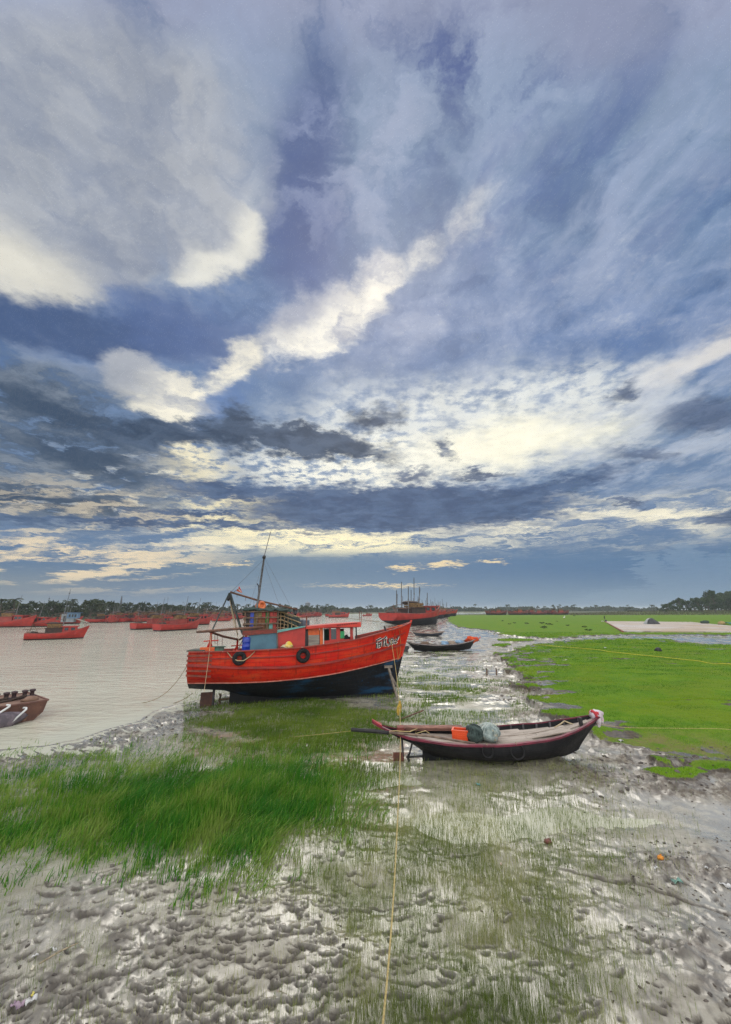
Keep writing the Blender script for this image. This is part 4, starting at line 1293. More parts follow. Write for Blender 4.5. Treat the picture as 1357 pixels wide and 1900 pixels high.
# cabin roof: teal edge, pale worn top, overhanging a little
r0, r1 = TF.P(514, 1172.5, 1.36), TF.P(568, 1164.5, 1.36)
mb = MB(); mb.add([(r0.x, -1.38, r0.z), (r1.x, -1.38, r1.z), (r1.x, 1.38, r1.z), (r0.x, 1.38, r0.z), (r0.x, -1.38, r0.z - 0.14), (r1.x, -1.38, r1.z - 0.06), (r1.x, 1.38, r1.z - 0.06), (r0.x, 1.38, r0.z - 0.14)],
                  [(0, 1, 2, 3), (7, 6, 5, 4), (0, 4, 5, 1), (1, 5, 6, 2), (2, 6, 7, 3), (3, 7, 4, 0)])
mb.build('cabin_roof', TEAL, trawler)
panel('wall_end_shade', [(563, 1206), (562, 1168), (573, 1168), (573, 1206)], 1.10, 0.03, DARK)  # black board standing in for shade at the cabin wall's end
# wheelhouse: posts, panels and openings one can look through
wh_t = 1.12
zf = TF.P(600, 1203, wh_t).z
panel('wheelhouse_side', [(573, 1209), (573, 1168), (594, 1167), (594, 1206)], wh_t, 0.05, ORANGE)
panel('grey_board', [(573.5, 1208), (573.5, 1182), (594, 1181), (594, 1205)], wh_t + 0.05, 0.04, GREYWOOD)
panel('orange_post', [(595, 1206), (595, 1167), (600.5, 1166), (600.5, 1204)], wh_t + 0.02, 0.07, ORANGE)
panel('white_post', [(601, 1204), (601, 1168), (602.8, 1168), (602.8, 1203)], wh_t + 0.03, 0.06, WHITE)
panel('lower_side', [(603, 1204), (603, 1192), (660, 1188), (662, 1194)], wh_t, 0.05, REDWALL)
panel('lower_side', [(613, 1205), (613, 1190), (640, 1188), (642, 1198)], wh_t + 0.004, 0.05, REDWALL)
panel('window_post', [(613, 1193), (612.5, 1167), (616, 1167), (616, 1192)], wh_t, 0.05, REDWALL)
panel('window_post', [(626, 1192), (626, 1166), (633, 1165.5), (633, 1191)], wh_t, 0.05, REDWALL)
panel('window_post', [(652, 1190), (652, 1164), (657, 1163.5), (657, 1190)], wh_t, 0.05, REDWALL)
panel('window_head', [(603, 1169.5), (603, 1165), (657, 1161), (657, 1166.5)], wh_t + 0.002, 0.05, REDWALL)
panel('window_pane', [(616, 1190), (616, 1170), (626, 1169.5), (626, 1189)], wh_t - 0.02, 0.02, GLASS)
panel('green_shutter', [(633, 1188), (633, 1174), (641, 1174), (641, 1187)], wh_t - 0.03, 0.02, GREEN)
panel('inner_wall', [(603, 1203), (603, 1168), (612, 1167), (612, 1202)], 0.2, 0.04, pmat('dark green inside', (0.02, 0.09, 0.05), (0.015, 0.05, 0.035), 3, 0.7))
# far side and back of the wheelhouse
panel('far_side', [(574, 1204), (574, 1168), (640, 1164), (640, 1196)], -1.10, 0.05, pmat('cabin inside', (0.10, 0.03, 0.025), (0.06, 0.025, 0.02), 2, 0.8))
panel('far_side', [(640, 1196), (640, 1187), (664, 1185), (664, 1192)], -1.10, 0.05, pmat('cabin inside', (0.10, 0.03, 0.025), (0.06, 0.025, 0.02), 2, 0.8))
panel('helm', [(640, 1193), (641, 1181), (646, 1178), (651, 1186), (651, 1192)], 0.3, 0.12, DARK)
panel('end_post', [(658, 1193), (657.5, 1164), (659.5, 1164), (660.5, 1192)], wh_t + 0.02, 0.05, WHITE)
panel('end_post', [(663, 1191), (662, 1164), (664, 1164), (665, 1190)], 0.9, 0.05, DARK)
mb = MB()
w0, w1 = TF.P(573, 1209, wh_t), TF.P(662, 1194, wh_t)
mb.box(((w0.x + w1.x) / 2, 0, w1.z - 0.5), (w1.x - w0.x, 2.1, 0.06)); mb.box((w1.x, 0, w1.z - 0.1), (0.05, 2.2, 0.7))
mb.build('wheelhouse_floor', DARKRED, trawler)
# wheelhouse roof with a deep red visor
a, b = TF.P(569, 1166, 1.30), TF.P(668, 1156.5, 1.30)
c = TF.P(672, 1157.5, 1.30)
mb = MB()
rows_ = []
for x, zt, hgt in ((a.x, a.z, 0.12), ((a.x + b.x) / 2, (a.z + b.z) / 2, 0.15), (c.x, c.z, 0.24)):
    rows_.append([(x, -1.34, zt - hgt), (x, -1.34, zt), (x, 0, zt + 0.07), (x, 1.34, zt), (x, 1.34, zt - hgt)])
mb.loft(rows_, smooth=False, wrap=True)
n = len(rows_) * 5
mb.add(rows_[0], [(0, 1, 2, 3, 4)]); mb.add(rows_[-1], [(4, 3, 2, 1, 0)])
roof = mb.build('wheelhouse_roof', RED, trawler)
# faint lettering-like dark dashes on the visor
mb = MB()
for i in range(9):
    p = TF.P(629 + i * 4.3, 1163.6 - i * 0.5, 1.345)
    mb.box((p.x, p.y, p.z), (0.075, 0.008, 0.07)); mb.box((p.x + 0.04, p.y, p.z + 0.03), (0.10, 0.006, 0.012))
mb.build('visor_lettering', pmat('dark visor letters', (0.20, 0.014, 0.012)), roof)
for px0, py0, px1, py1, t in ((671, 1160, 669.5, 1137, 1.2), (674, 1161, 673, 1135, 0.4)):
    mb = MB(); mb.tube([TF.P(px0, py0, t), TF.P(px1, py1, t)], 0.018, 6); mb.build('aerial', pmat('rusty rod', (0.26, 0.09, 0.06), (0.16, 0.06, 0.045), 8, 0.7), trawler)
mb = MB(); mb.tube([TF.P(570, 1172, 1.2), TF.P(570.5, 1146, 1.2)], 0.035, 6); mb.tube([TF.P(562, 1149, 1.2), TF.P(578, 1148, 1.2)], 0.012, 6); mb.build('lamp_post', pmat('rusty rod', (0.26, 0.09, 0.06)), trawler)
# ---- the rack of crates on the aft cabin
zt = TF.P(452, 1172, 1.25)
rack = MB()
xa, xb = TF.P(453, 1172, 1.25).x, TF.P(515.5, 1172, 1.25).x
z0, z1 = TF.P(453, 1174, 1.25).z, TF.P(453, 1135, 1.25).z
for x in (xa, xa + (xb - xa) * 0.36, xa + (xb - xa) * 0.68, xb):
    for y in (-1.25, 1.1):
        rack.beam((x, y, z0 - 0.1), (x, y, z1 + 0.06), 0.06)
for i in range(4):
    z = z0 + (z1 - z0) * (i + 0.1) / 3.4
    rack.beam((xa - 0.10, -1.28, z), (xb + 0.05, -1.28, z + 0.03), 0.04, 0.06)
    rack.beam((xa - 0.10, 1.12, z), (xb + 0.05, 1.12, z), 0.04, 0.06)
    rack.beam((xb + 0.03, -1.28, z), (xb + 0.03, 1.12, z), 0.04, 0.06)
rk = rack.build('crate_rack', TIMBER, trawler)
CC = {'b': BLUE, 'o': pmat('ochre crate', (0.22, 0.16, 0.05), (0.14, 0.10, 0.04), 3, 0.7), 'g': pmat('bright green crate', (0.05, 0.34, 0.03), (0.03, 0.20, 0.02), 3, 0.5),
      'r': pmat('red crate', (0.42, 0.035, 0.022), (0.26, 0.028, 0.02), 3, 0.6), 't': TEAL, 'd': pmat('dark crate', (0.05, 0.035, 0.03), (0.025, 0.02, 0.02), 3, 0.8), 'y': pmat('brown crate', (0.20, 0.075, 0.03), (0.13, 0.05, 0.025), 3, 0.7)}
def crate_mb(c, s):
    m = MB()
    m.box(c, s); cx, cy, cz = c
    for q in (-0.32, 0.0, 0.32):
        m.box((cx, cy - s[1] / 2 - 0.006, cz + q * s[2]), (s[0] * 1.02, 0.02, s[2] * 0.14))
    m.box((cx, cy, cz + s[2] * 0.46), (s[0] * 1.04, s[1] * 1.04, s[2] * 0.10))
    return m
grid = ['dboorgrr', 'dboyygrr', 'dboyyotr']
xw = (xb - xa - 0.1) / 8
for j, rowc in enumerate(grid):
    for i, ch in enumerate(rowc):
        zc = z1 - (j + 0.5) * (z1 - z0) / 3.15 - 0.04
        wdt = xw * 0.94; dep = 0.55
        m = crate_mb((xa + 0.05 + (i + 0.5) * xw, -0.93 + 0.04 * ((i * 7 + j * 3) % 3), zc), (wdt, dep, (z1 - z0) / 3.15 * 0.88))
        o = m.build('fish_crate', CC[ch])
        o.matrix_world = TM
        names = {'b': 'blue', 'o': 'ochre', 'g': 'bright green', 'r': 'red', 't': 'teal', 'd': 'dark brown', 'y': 'rusty brown'}
        tier = ['top', 'middle', 'bottom'][j]
        pos = ['sternmost', 'second', 'third', 'fourth', 'fifth', 'sixth', 'seventh', 'foremost'][i]
        tag(o, f"{names[ch]} fish crate, {pos} from the stern, {tier} tier of the big trawler's rack", 'crate', 'fish crates stacked on the big trawler')
# long bamboo poles laid on the roof beside the rack, running forward and away
mb = MB()
for i in range(13):
    z = z0 + 0.08 + (i % 5) * (z1 - z0) / 5.2
    y = 1.05 - (i // 5) * 0.25 - 0.1 * (i % 2)
    mb.tube([(xb - 0.9, -1.15 + 0.12 * (i % 4), z + 0.12), (xb + 0.25, -0.9 + 0.22 * (i % 4), z + 0.05), (xb + 1.25, -0.2 + 0.3 * (i % 4), z - 0.10 - 0.02 * i)], 0.030, 6)
for i in range(5):
    mb.tube([(xb + 0.15 + 0.2 * i, -1.0 + 0.15 * i, z0), (xb + 0.15 + 0.2 * i, -0.9 + 0.15 * i, z1 - 0.14 * i)], 0.026, 6)
mb.build('bamboo_stack', BAMBOO, trawler)
mb = MB(); mb.blob((xb + 0.45, 0.2, z0 + 0.38), (0.85, 0.75, 0.45), 3, 0.12, 2); mb.build('net_pile', NET, trawler)
# tarpaulin draped over the rack
mb = MB()
rw = []
for i in range(13):
    u = i / 12; x = xa - 0.15 + (xb - xa + 0.75) * u
    top = z1 + 0.06 + 0.03 * math.sin(u * 9) + 0.03 * math.sin(u * 3.1) - 0.22 * max(0, u - 0.65)
    rw.append([(x, -1.36 + 0.03 * math.sin(7 * u), top - 0.05 - 0.10 * math.sin(u * 14) ** 2), (x, -1.31, top - 0.01), (x, -0.6, top + 0.02), (x, 0.5, top + 0.0), (x, 1.25, top - 0.06), (x, 1.3, z1 - 0.15)])
mb.loft(rw)
o = mb.build('tarpaulin', pmat('dark green tarpaulin', (0.030, 0.065, 0.055), (0.018, 0.035, 0.032), 3, 0.7, 0.5, 12, c3=(0.07, 0.12, 0.10)), trawler)
md = o.modifiers.new('cloth thickness', 'SOLIDIFY'); md.thickness = 0.02
# mast, with its upper spar, fittings and stays
m0, m1, m2 = TF.P(477, 1130, 0.3), TF.P(491, 1032, 0.3), TF.P(503.5, 983, 0.3)
mb = MB(); mb.tube([m0 - Vector((0, 0, 1.4)), m0, m1], [0.06, 0.06, 0.045], 8); mb.tube([m1 - Vector((0.02, 0, 0.05)), m2], [0.028, 0.018], 6)
mast = mb.build('mast', STEEL, trawler)
mb = MB(); mb.blob(m1, (0.09, 0.09, 0.11), 2, 0.1); mb.build('mast_ball', DARK, mast)
q = TF.P(480.5, 1098, 0.3); mb = MB(); mb.tube([q + Vector((0.02, 0, -0.35)), q + Vector((-0.02, 0, 0.30)), q + Vector((-0.10, 0, 0.42))], 0.03, 6)
mb.build('mast_hook', DARK, mast)
mb = MB()
wires = [((491, 1036, 0.3), (428, 1098, 0.2)), ((492, 1034, 0.3), (540, 1122, -0.8)), ((491, 1036, 0.3), (462, 1130, 1.2)), ((490, 1040, 0.3), (520, 1128, 1.2))]
for (ax, ay, at_), (bx, by, bt) in wires:
    mb.tube([TF.P(ax, ay, at_), TF.P(bx, by, bt)], 0.007, 4)
mb.build('mast_stay', STEEL, mast)
# gallows at the stern
apex = TF.P(425, 1100, 0.2)
mb = MB()
mb.tube([apex, TF.P(391, 1177, 1.0)], 0.035, 7); mb.tube([apex + Vector((0.04, 0, 0)), TF.P(447, 1170, 0.9), TF.P(451, 1180, 0.95)], 0.055, 8)
mb.tube([apex + Vector((0, 0.03, 0)), TF.P(441, 1176, -0.9)], 0.035, 7)
gal = mb.build('gallows', pmat('dark green spar', (0.045, 0.060, 0.055), (0.03, 0.035, 0.034), 6, 0.7, 0.2, 20), trawler)
mb = MB(); mb.blob(TF.P(424, 1110, 0.2), (0.09, 0.07, 0.14), 4, 0.08); mb.build('pulley_block', DARK, gal)
mb = MB()
for tx, ty, tt in ((436, 1172, 0.3), (441, 1176, 0.5), (446, 1205, 0.5)):
    mb.tube([TF.P(425, 1108, 0.2), TF.P(tx, ty, tt)], 0.012, 5)
mb.build('hoist_rope', ROPE, gal)
mb = MB(); mb.tube([TF.P(426.5, 1098, 0.2), TF.P(480, 1114, 0.1), TF.P(552, 1130, -0.2)], [0.05, 0.05, 0.035], 8)
for i in range(6):
    p = TF.P(440 + i * 16, 1102.5 + i * 3.9, 0.15); mb.tube([p, p + Vector((0, 0, -0.16 - 0.05 * (i % 3)))], 0.010, 5)
mb.build('boom', POLE, trawler)
# posts with splayed legs, port and starboard
for px, py0, t, leg in ((391, 1178, 1.15, 1), (441, 1183, -0.9, 1)):
    top = TF.P(px, py0, t); foot = t_sheer(top.x) + 0.02
    mb = MB()
    mb.tube([top, (top.x + 0.02, top.y, foot - 0.3)], 0.05, 7)
    for q in (-0.30, 0.22):
        mb.tube([(top.x, top.y, top.z - 0.40), (top.x + q, top.y, foot - 0.3)], 0.05, 7)
    mb.tube([(top.x - 0.30, top.y, top.z - 0.36), (top.x + 0.36, top.y, top.z - 0.33)], 0.03, 6)
    mb.build('boom_crutch', RED, trawler)
mb = MB(); mb.tube([TF.P(363, 1176, 1.15), TF.P(395, 1173.5, 1.1), TF.P(440, 1170, 1.2), TF.P(489, 1167.5, 1.5)], [0.05, 0.065, 0.06, 0.05], 8); mb.build('long_pole', POLE, trawler)
mb = MB(); mb.tube([TF.P(388, 1175, 1.1), TF.P(415, 1182, 0.2), TF.P(444, 1186, -0.6), TF.P(452, 1184, 0.6)], 0.055, 8)
for px, py, h_ in ((403, 1180, 0.5), (412, 1183, 0.7), (398, 1179, 0.45)):
    p = TF.P(px, py, 0.7); mb.tube([p, p + Vector((0.05, 0, -h_))], 0.012, 5)
mb.build('cross_pole', POLE, trawler)
mb = MB(); mb.tube([TF.P(452, 1186, 0.9), TF.P(440, 1212, 0.8)], 0.02, 6); mb.build('brace', STEEL, trawler)
# stern deck gear
mb = MB(); p = TF.P(361, 1213.5, 1.5); mb.box((p.x + 0.05, -0.3, t_sheer(0.3) + 0.07), (0.75, 2.9, 0.07)); mb.build('stern_board', pmat('green grey board', (0.075, 0.085, 0.065), (0.05, 0.05, 0.045), 5, 0.8, 0.4, 20), trawler)
p = TF.P(384, 1213, 1.35); mb = MB(); mb.box((p.x, -1.35, t_sheer(p.x) + 0.10), (0.62, 0.45, 0.22)); mb.build('deck_box', ORANGE, trawler)
p = TF.P(404, 1213, 1.3); mb = MB(); mb.box((p.x, -1.25, t_sheer(p.x) + 0.11), (0.50, 0.5, 0.18)); mb.box((p.x, -1.25, t_sheer(p.x) + 0.225), (0.62, 0.6, 0.04)); mb.build('hatch_box', pmat('green hatch', (0.05, 0.16, 0.10), (0.06, 0.07, 0.06), 3, 0.7), trawler)
# bow fittings
mb = MB()
for px, py, h_ in ((729, 1176, 0.40), (738, 1172, 0.42), (745, 1168, 0.35)):
    p = TF.P(px, py, 0.35); mb.box((p.x, -0.35, p.z), (0.16, 0.16, h_)); mb.box((p.x, -0.35, p.z + h_ / 2), (0.24, 0.22, 0.05))
p = TF.P(737, 1174, 0.2); mb.tube([(p.x - 0.35, -0.2, p.z), (p.x + 0.35, -0.2, p.z + 0.06)], 0.10, 8)
mb.build('bow_bitts', ORANGE, trawler)
mb = MB(); mb.tube([TF.P(720.5, 1180, 0.9), TF.P(716, 1164, 0.9)], 0.045, 7); mb.build('bow_rod', DARK, trawler)
mb = MB(); mb.tube([TF.P(727, 1180, 0.75), TF.P(745, 1169.5, 0.30), TF.P(761, 1162, 0.10), TF.P(764, 1160, 0.0)], 0.022, 6); mb.build('bow_line', ROPE, trawler)
mb = MB(); mb.tube([TF.P(549, 1160, -0.3), TF.P(549.5, 1138, -0.3)], 0.05, 8); mb.tube([TF.P(549.5, 1138, -0.3), TF.P(549, 1127, -0.3)], [0.10, 0.13], 8); mb.build('exhaust_pipe', DARK, trawler)

# things lying on or hung from the trawler
def on_trawler(o):
    o.matrix_world = TM @ o.matrix_world
    return o
p = TF.P(484, 1124, 0.1); mb = MB(); q = Vector((0.5, -1, 0.1)).to_track_quat('Z', 'Y').to_matrix().to_4x4()
mb.lathe([(0.0, -0.22), (0.16, -0.21), (0.23, -0.14), (0.25, 0.0), (0.23, 0.14), (0.20, 0.20), (0.12, 0.20), (0.10, 0.10), (0, 0.10)], n=18, M=Matrix.Translation(p) @ q)
o = on_trawler(mb.build('fishing_float', pmat('orange float', (0.62, 0.16, 0.04), (0.45, 0.10, 0.04), 4, 0.5, 0.2, 14)))
tag(o, "round orange float hanging at the foot of the big trawler's mast", 'float')
p = TF.P(553, 1160, 0.55); mb = MB(); q = Vector((0.25, -1, 0.0)).to_track_quat('Z', 'Y').to_matrix().to_4x4()
prof = [(0, 0.45), (0.24, 0.45), (0.27, 0.42), (0.265, 0.15), (0.285, 0.13), (0.285, 0.10), (0.265, 0.08), (0.265, -0.3), (0.285, -0.32), (0.265, -0.36), (0.25, -0.5), (0, -0.5)]
mb.lathe(prof, n=20, M=Matrix.Translation((p.x + 0.25, 0.1, p.z)) @ Matrix.Rotation(R(70), 4, 'Z') @ q)
o = on_trawler(mb.build('drum', pmat('dark steel drum', (0.020, 0.022, 0.026), (0.05, 0.06, 0.08), 2, 0.5, 0.2, 12)))
tag(o, 'dark steel drum lying on the red cabin roof of the big trawler', 'drum')
for i, (px, t) in enumerate(((456.5, 1.25), (461.5, 0.85))):
    b0 = TF.P(px, 1212, t); tp = TF.P(px, 1184, t)
    h_ = tp.z - b0.z; r_ = 0.20
    mb = MB(); mb.lathe([(0, 0), (r_ * 0.92, 0.0), (r_, 0.05), (r_, h_ * 0.30), (r_ * 1.05, h_ * 0.33), (r_, h_ * 0.36), (r_, h_ * 0.62), (r_ * 1.05, h_ * 0.65), (r_, h_ * 0.68), (r_, h_ * 0.90), (r_ * 0.85, h_ * 0.96), (0, h_ * 0.97)], (b0.x, b0.y, b0.z - 0.02), 18)
    o = mb.build('barrel', BLUE)
    mb2 = MB(); mb2.lathe([(0.07, 0), (0.07, 0.07), (0, 0.07)], (b0.x + 0.05, b0.y, b0.z + h_ * 0.955), 10); mb2.build('cap', WHITE, o)
    on_trawler(o)
    tag(o, ["blue plastic barrel beside the blue grey board at the big trawler's quarter, nearer the rail", "blue plastic barrel beside the blue grey board at the big trawler's quarter, farther inboard"][i], 'barrel', 'blue barrels on the big trawler')
p = TF.P(533, 1204, 1.52); mb = MB(); mb.blob((p.x + 0.08, -1.60, t_sheer(p.x) + 0.14), (0.19, 0.12, 0.17), 8, 0.30, 2.6, 20); mb.blob((p.x - 0.10, -1.62, t_sheer(p.x) + 0.09), (0.19, 0.12, 0.10), 9, 0.32, 2.6, 18, mi=1)
o = on_trawler(mb.build('sack', [pmat('yellow plastic sack', (0.62, 0.42, 0.03), (0.60, 0.56, 0.42), 3.0, 0.45, 0.5, 14), pmat('cream plastic sack', (0.58, 0.50, 0.34), (0.42, 0.34, 0.2), 4, 0.5, 0.5, 14)]))
tag(o, "crumpled yellow sack on the big trawler's gunwale against the red cabin", 'sack')
# pennant on its stick
mb = MB(); s0, s1 = TF.P(430, 1101, 0.2), TF.P(441, 1093, 0.2); mb.tube([s0, s1, s1 + (s1 - s0) * 0.3], 0.012, 5)
fl = mb.build('flag_stick', POLE)
for j, (v0, v1, mt) in enumerate(((0.0, 0.36, RED), (0.36, 0.62, WHITE), (0.62, 1.0, ORANGE))):
    m_ = MB(); a_, b_, c_ = TF.P(439, 1096, 0.2), TF.P(444, 1087, 0.2), TF.P(450, 1100.5, 0.2)
    f_ = []
    for u in (0, 0.33, 0.66, 0.96):
        wv = Vector((0, 0.05 * math.sin(5 * u), 0))
        f_.append([b_.lerp(a_, v).lerp(c_, u) + wv for v in (v0, v1)])
    m_.loft(f_)
    cl = m_.build('flag_stripe', mt, fl); sd = cl.modifiers.new('cloth thickness', 'SOLIDIFY'); sd.thickness = 0.008
on_trawler(fl)
tag(fl, 'small red, white and orange pennant on a stick above the big trawler\'s gallows', 'flag')
# wooden prop leaning against the bow
mb = MB(); a_ = TF.P(722, 1240, 0.75); b_ = TF.P(738, 1292, 0.75)
mb.beam((a_.x, a_.y, a_.z), (b_.x, b_.y, -0.1), 0.14, 0.10); mb.box((a_.x, a_.y, a_.z + 0.02), (0.42, 0.12, 0.12)); mb.beam((a_.x + 0.1, a_.y, a_.z - 0.3), (b_.x + 0.05, b_.y - 0.1, 0.4), 0.09, 0.06)
o = on_trawler(mb.build('prop_timber', pmat('grey driftwood', (0.25, 0.21, 0.17), (0.15, 0.125, 0.10), 6, 0.9, 0.5, 30)))
tag(o, "grey timber prop leaning on the black bow of the big trawler", 'timber prop')
# ------------------------------------------------------------------ the open wooden boat in front
SF = Frame((0.18, 13.42), R(1.5))
dinghy = empty('wooden_boat', 'black open wooden boat with maroon rim and planked deck on the mud in front', 'rowing boat', (SF.O.x, SF.O.y, 0), R(1.5))
SL = 7.15
def s_beam(tau):
    return float(np.interp(tau, [0, 0.06, 0.15, 0.3, 0.5, 0.7, 0.85, 0.94, 1.0], [0.03, 0.16, 0.42, 0.78, 0.93, 0.86, 0.58, 0.30, 0.07]))
s_full = lambda tau: float(np.interp(tau, [0, 0.2, 0.5, 0.8, 1.0], [1.4, 2.2, 3.2, 2.5, 1.3]))
def s_fit(pts):
    out = []
    for px, py in pts:
        t = 0.6
        for _ in range(8):
            s, z = SF.pick(px, py, t)
            t = s_beam(min(1, max(0, s / SL)))
        out.append((s, z))
    return sorted(out)
s_sheer0 = s_fit([(685, 1335), (702, 1347), (730, 1360), (760, 1371), (860, 1384), (950, 1383), (1040, 1369), (1085, 1349), (1114, 1329)])
s_sheer = smooth_interp(s_sheer0)
s_xs = lambda tau: SL * tau
s_xk = lambda tau: 1.25 + (SL - 2.05) * tau if tau > 0 else 1.25
s_keel = lambda x: float(np.interp(x, [1.2, 1.5, 1.9, 3.5, 5.2, 6.0, 6.6], [0.62, 0.34, 0.14, 0.02, 0.04, 0.16, 0.42]))
TAR = paint_hull('tarred boat side', (0.010, 0.010, 0.012, 1), (0.016, 0.016, 0.019, 1), (0.026, 0.024, 0.024, 1), (0.030, 0.028, 0.030, 1))
s_deckz = lambda x: s_sheer(x) - float(np.interp(x, [0, 1.0, 2.0, 4.0, 5.8, 6.6, 7.2], [0.03, 0.12, 0.14, 0.13, 0.15, 0.12, 0.04]))
DECKP = pmat('bleached deck planks', (0.44, 0.38, 0.32), (0.30, 0.25, 0.205), 2.4, 0.8, 0.5, 24, stretch=(0.5, 4, 1), c3=(0.20, 0.16, 0.13), c3lo=0.58, c3hi=0.72)
shull, s_skin = build_hull('hull', dinghy, [TAR, TAR, BLACKTAR, DECKP], s_xk, s_xs, s_sheer, lambda x: 0.4, s_keel, s_beam, s_full, 40, (5, 6), s_deckz, thick=0.05, transom=False)
# maroon rim along both sides
MAROON = pmat('maroon rim paint', (0.160, 0.012, 0.034), (0.090, 0.009, 0.022), 4, 0.5, 0.2, 20, c3=(0.28, 0.16, 0.17), c3lo=0.66, c3hi=0.78)
mb = MB()
for sd in (-1, 1):
    rws = []
    for i in range(61):
        x = 0.02 + (SL - 0.04) * i / 60
        b = s_beam(x / SL); z = s_sheer(x)
        rws.append([(x, sd * (b - 0.05), z - 0.02), (x, sd * (b + 0.02), z - 0.032), (x, sd * (b + 0.02), z + 0.02), (x, sd * (b - 0.05), z + 0.035)])
    if sd > 0: rws = rws[::-1]
    mb.loft(rws, smooth=False, wrap=True)
rim = mb.build('rim', MAROON, dinghy)
mb = MB(); a_ = Vector((0.0, 0, s_sheer(0)))
mb.loft([[(0.02 + 0.30 * u, -0.05 - 0.10 * u, z), (0.02 + 0.30 * u, 0.05 + 0.10 * u, z), (0.02 + 0.30 * u, 0.05 + 0.08 * u, z - 0.10), (0.02 + 0.30 * u, -0.05 - 0.08 * u, z - 0.10)] for u, z in ((0, s_sheer(0) + 0.05), (0.5, s_sheer(0.17) + 0.055), (1, s_sheer(0.32) + 0.055))], wrap=True, smooth=False)
mb.add([(0.02, -0.05, s_sheer(0) + 0.05), (0.02, 0.05, s_sheer(0) + 0.05), (0.02, 0.05, s_sheer(0) - 0.05), (0.02, -0.05, s_sheer(0) - 0.05)], [(0, 1, 2, 3)])
mb.build('stern_tip', pmat('red stern tip', (0.36, 0.03, 0.035), (0.25, 0.02, 0.03), 4, 0.55), dinghy)
# deck boards, laid lengthwise in short runs; gaps show between them
mb = MB(); rd = random.Random(3)
for j in range(9):
    y = -0.80 + j * 0.20
    x = 1.3 + rd.uniform(0, 0.3)
    while x < 6.6:
        ln = rd.uniform(0.8, 1.5); x2 = min(x + ln, 6.75)
        lim = min(s_beam(x / SL), s_beam(x2 / SL)) - 0.09
        if abs(y) + 0.09 < lim:
            dz = rd.uniform(0, 0.012)
            za, zb_ = s_deckz(x) + 0.055 + dz, s_deckz(x2) + 0.055 + dz
            vs = [(x, y - 0.09, za), (x2 - 0.015, y - 0.09, zb_), (x2 - 0.015, y + 0.09, zb_), (x, y + 0.09, za)]
            mb.add(vs + [(a, b, c - 0.03) for a, b, c in vs], [(0, 1, 2, 3), (7, 6, 5, 4), (0, 4, 5, 1), (1, 5, 6, 2), (2, 6, 7, 3), (3, 7, 4, 0)])
        x = x2
mb.build('deck_boards', DECKP, dinghy)
# ribs inside the far bulwark
for i in range(9):
    x = 3.4 + i * 0.40; b = s_beam(x / SL) - 0.075
    mb = MB(); mb.box((x, b, s_sheer(x) - 0.07), (0.05, 0.05, 0.16)); mb.build('rib', pmat('grey rib', (0.10, 0.09, 0.10), (0.06, 0.055, 0.06), 5, 0.8), dinghy)
# skeg, rudder and propeller shaft under the stern
mb = MB(); mb.loft([[(x, -0.05, 0.0), (x, 0.05, 0.0), (x, 0.05, s_keel(x) + 0.1), (x, -0.05, s_keel(x) + 0.1)] for x in (1.55, 1.7, 2.2, 3.0, 4.2)], smooth=False, wrap=True)
mb.add([(1.55, -0.05, 0.0), (1.55, 0.05, 0.0), (1.55, 0.05, 0.44), (1.55, -0.05, 0.44)], [(3, 2, 1, 0)]); mb.build('skeg', BLACKTAR, dinghy)
RUD = pmat('red brown rudder', (0.130, 0.040, 0.025), (0.085, 0.030, 0.020), 4, 0.7, 0.3, 22)
p0, p1 = SF.P(730, 1397, 0.0), SF.P(750, 1416, 0.0)
mb = MB(); mb.box(((p0.x + p1.x) / 2, 0, (p0.z + p1.z) / 2 + 0.01), (p1.x - p0.x, 0.05, p0.z - p1.z)); rud2 = mb.build('rudder', RUD, dinghy)
mb = MB(); mb.tube([(p1.x - 0.02, 0, p0.z - 0.1), (p1.x - 0.06, 0, 0.95)], 0.03, 7); mb.build('rudder_stock', DARK, rud2)
mb = MB(); mb.tube([(1.12, 0, 0.16), (1.25, 0, 0.55)], 0.028, 6); mb.tube([(1.05, 0, 0.15), (1.60, 0, 0.18)], 0.03, 6)
for q in range(3):
    a = q * 2.1; mb.beam((1.10, 0, 0.15), (1.10 + 0.03, 0.13 * math.cos(a), 0.15 + 0.13 * math.sin(a)), 0.07, 0.015)
mb.build('propeller', DARK, dinghy)
# box over the rudder head, tillers and long poles
p = SF.P(743, 1351, 0.0); mb = MB(); mb.box((p.x, 0.0, s_sheer(p.x) + 0.02), (0.20, 0.26, 0.30)); mb.build('rudder_head', pmat('red brown box', (0.20, 0.035, 0.025), (0.13, 0.028, 0.02), 4, 0.7), dinghy)
mb = MB()
for i, (y, z) in enumerate(((0.42, 0.10), (0.50, 0.16), (0.36, 0.17), (0.58, 0.10))):
    mb.tube([(0.85 + 0.1 * i, y, s_sheer(1.0) - 0.10 + z), (2.9, y + 0.02, s_sheer(2.9) - 0.02 + z)], 0.045, 7)
mb.build('pole_bundle', pmat('pinkish brown pole', (0.34, 0.17, 0.13), (0.20, 0.10, 0.075), 5, 0.75, 0.4, 24, stretch=(0.6, 3, 3)), dinghy)
mb = MB(); mb.tube([SF.P(652, 1354, 0.15), SF.P(690, 1356.5, 0.2), SF.P(722, 1360, 0.3)], [0.055, 0.06, 0.055], 8)
swp = mb.build('steering_oar', pmat('black oar blade', (0.012, 0.012, 0.013), (0.022, 0.02, 0.02), 5, 0.6), dinghy)
mb = MB(); mb.tube([SF.P(722, 1359.5, 0.3), SF.P(800, 1366.5, 0.45), SF.P(882, 1380, 0.72)], 0.033, 7); mb.build('oar_shaft', pmat('grey brown pole', (0.22, 0.155, 0.11), (0.12, 0.085, 0.065), 6, 0.8), swp)
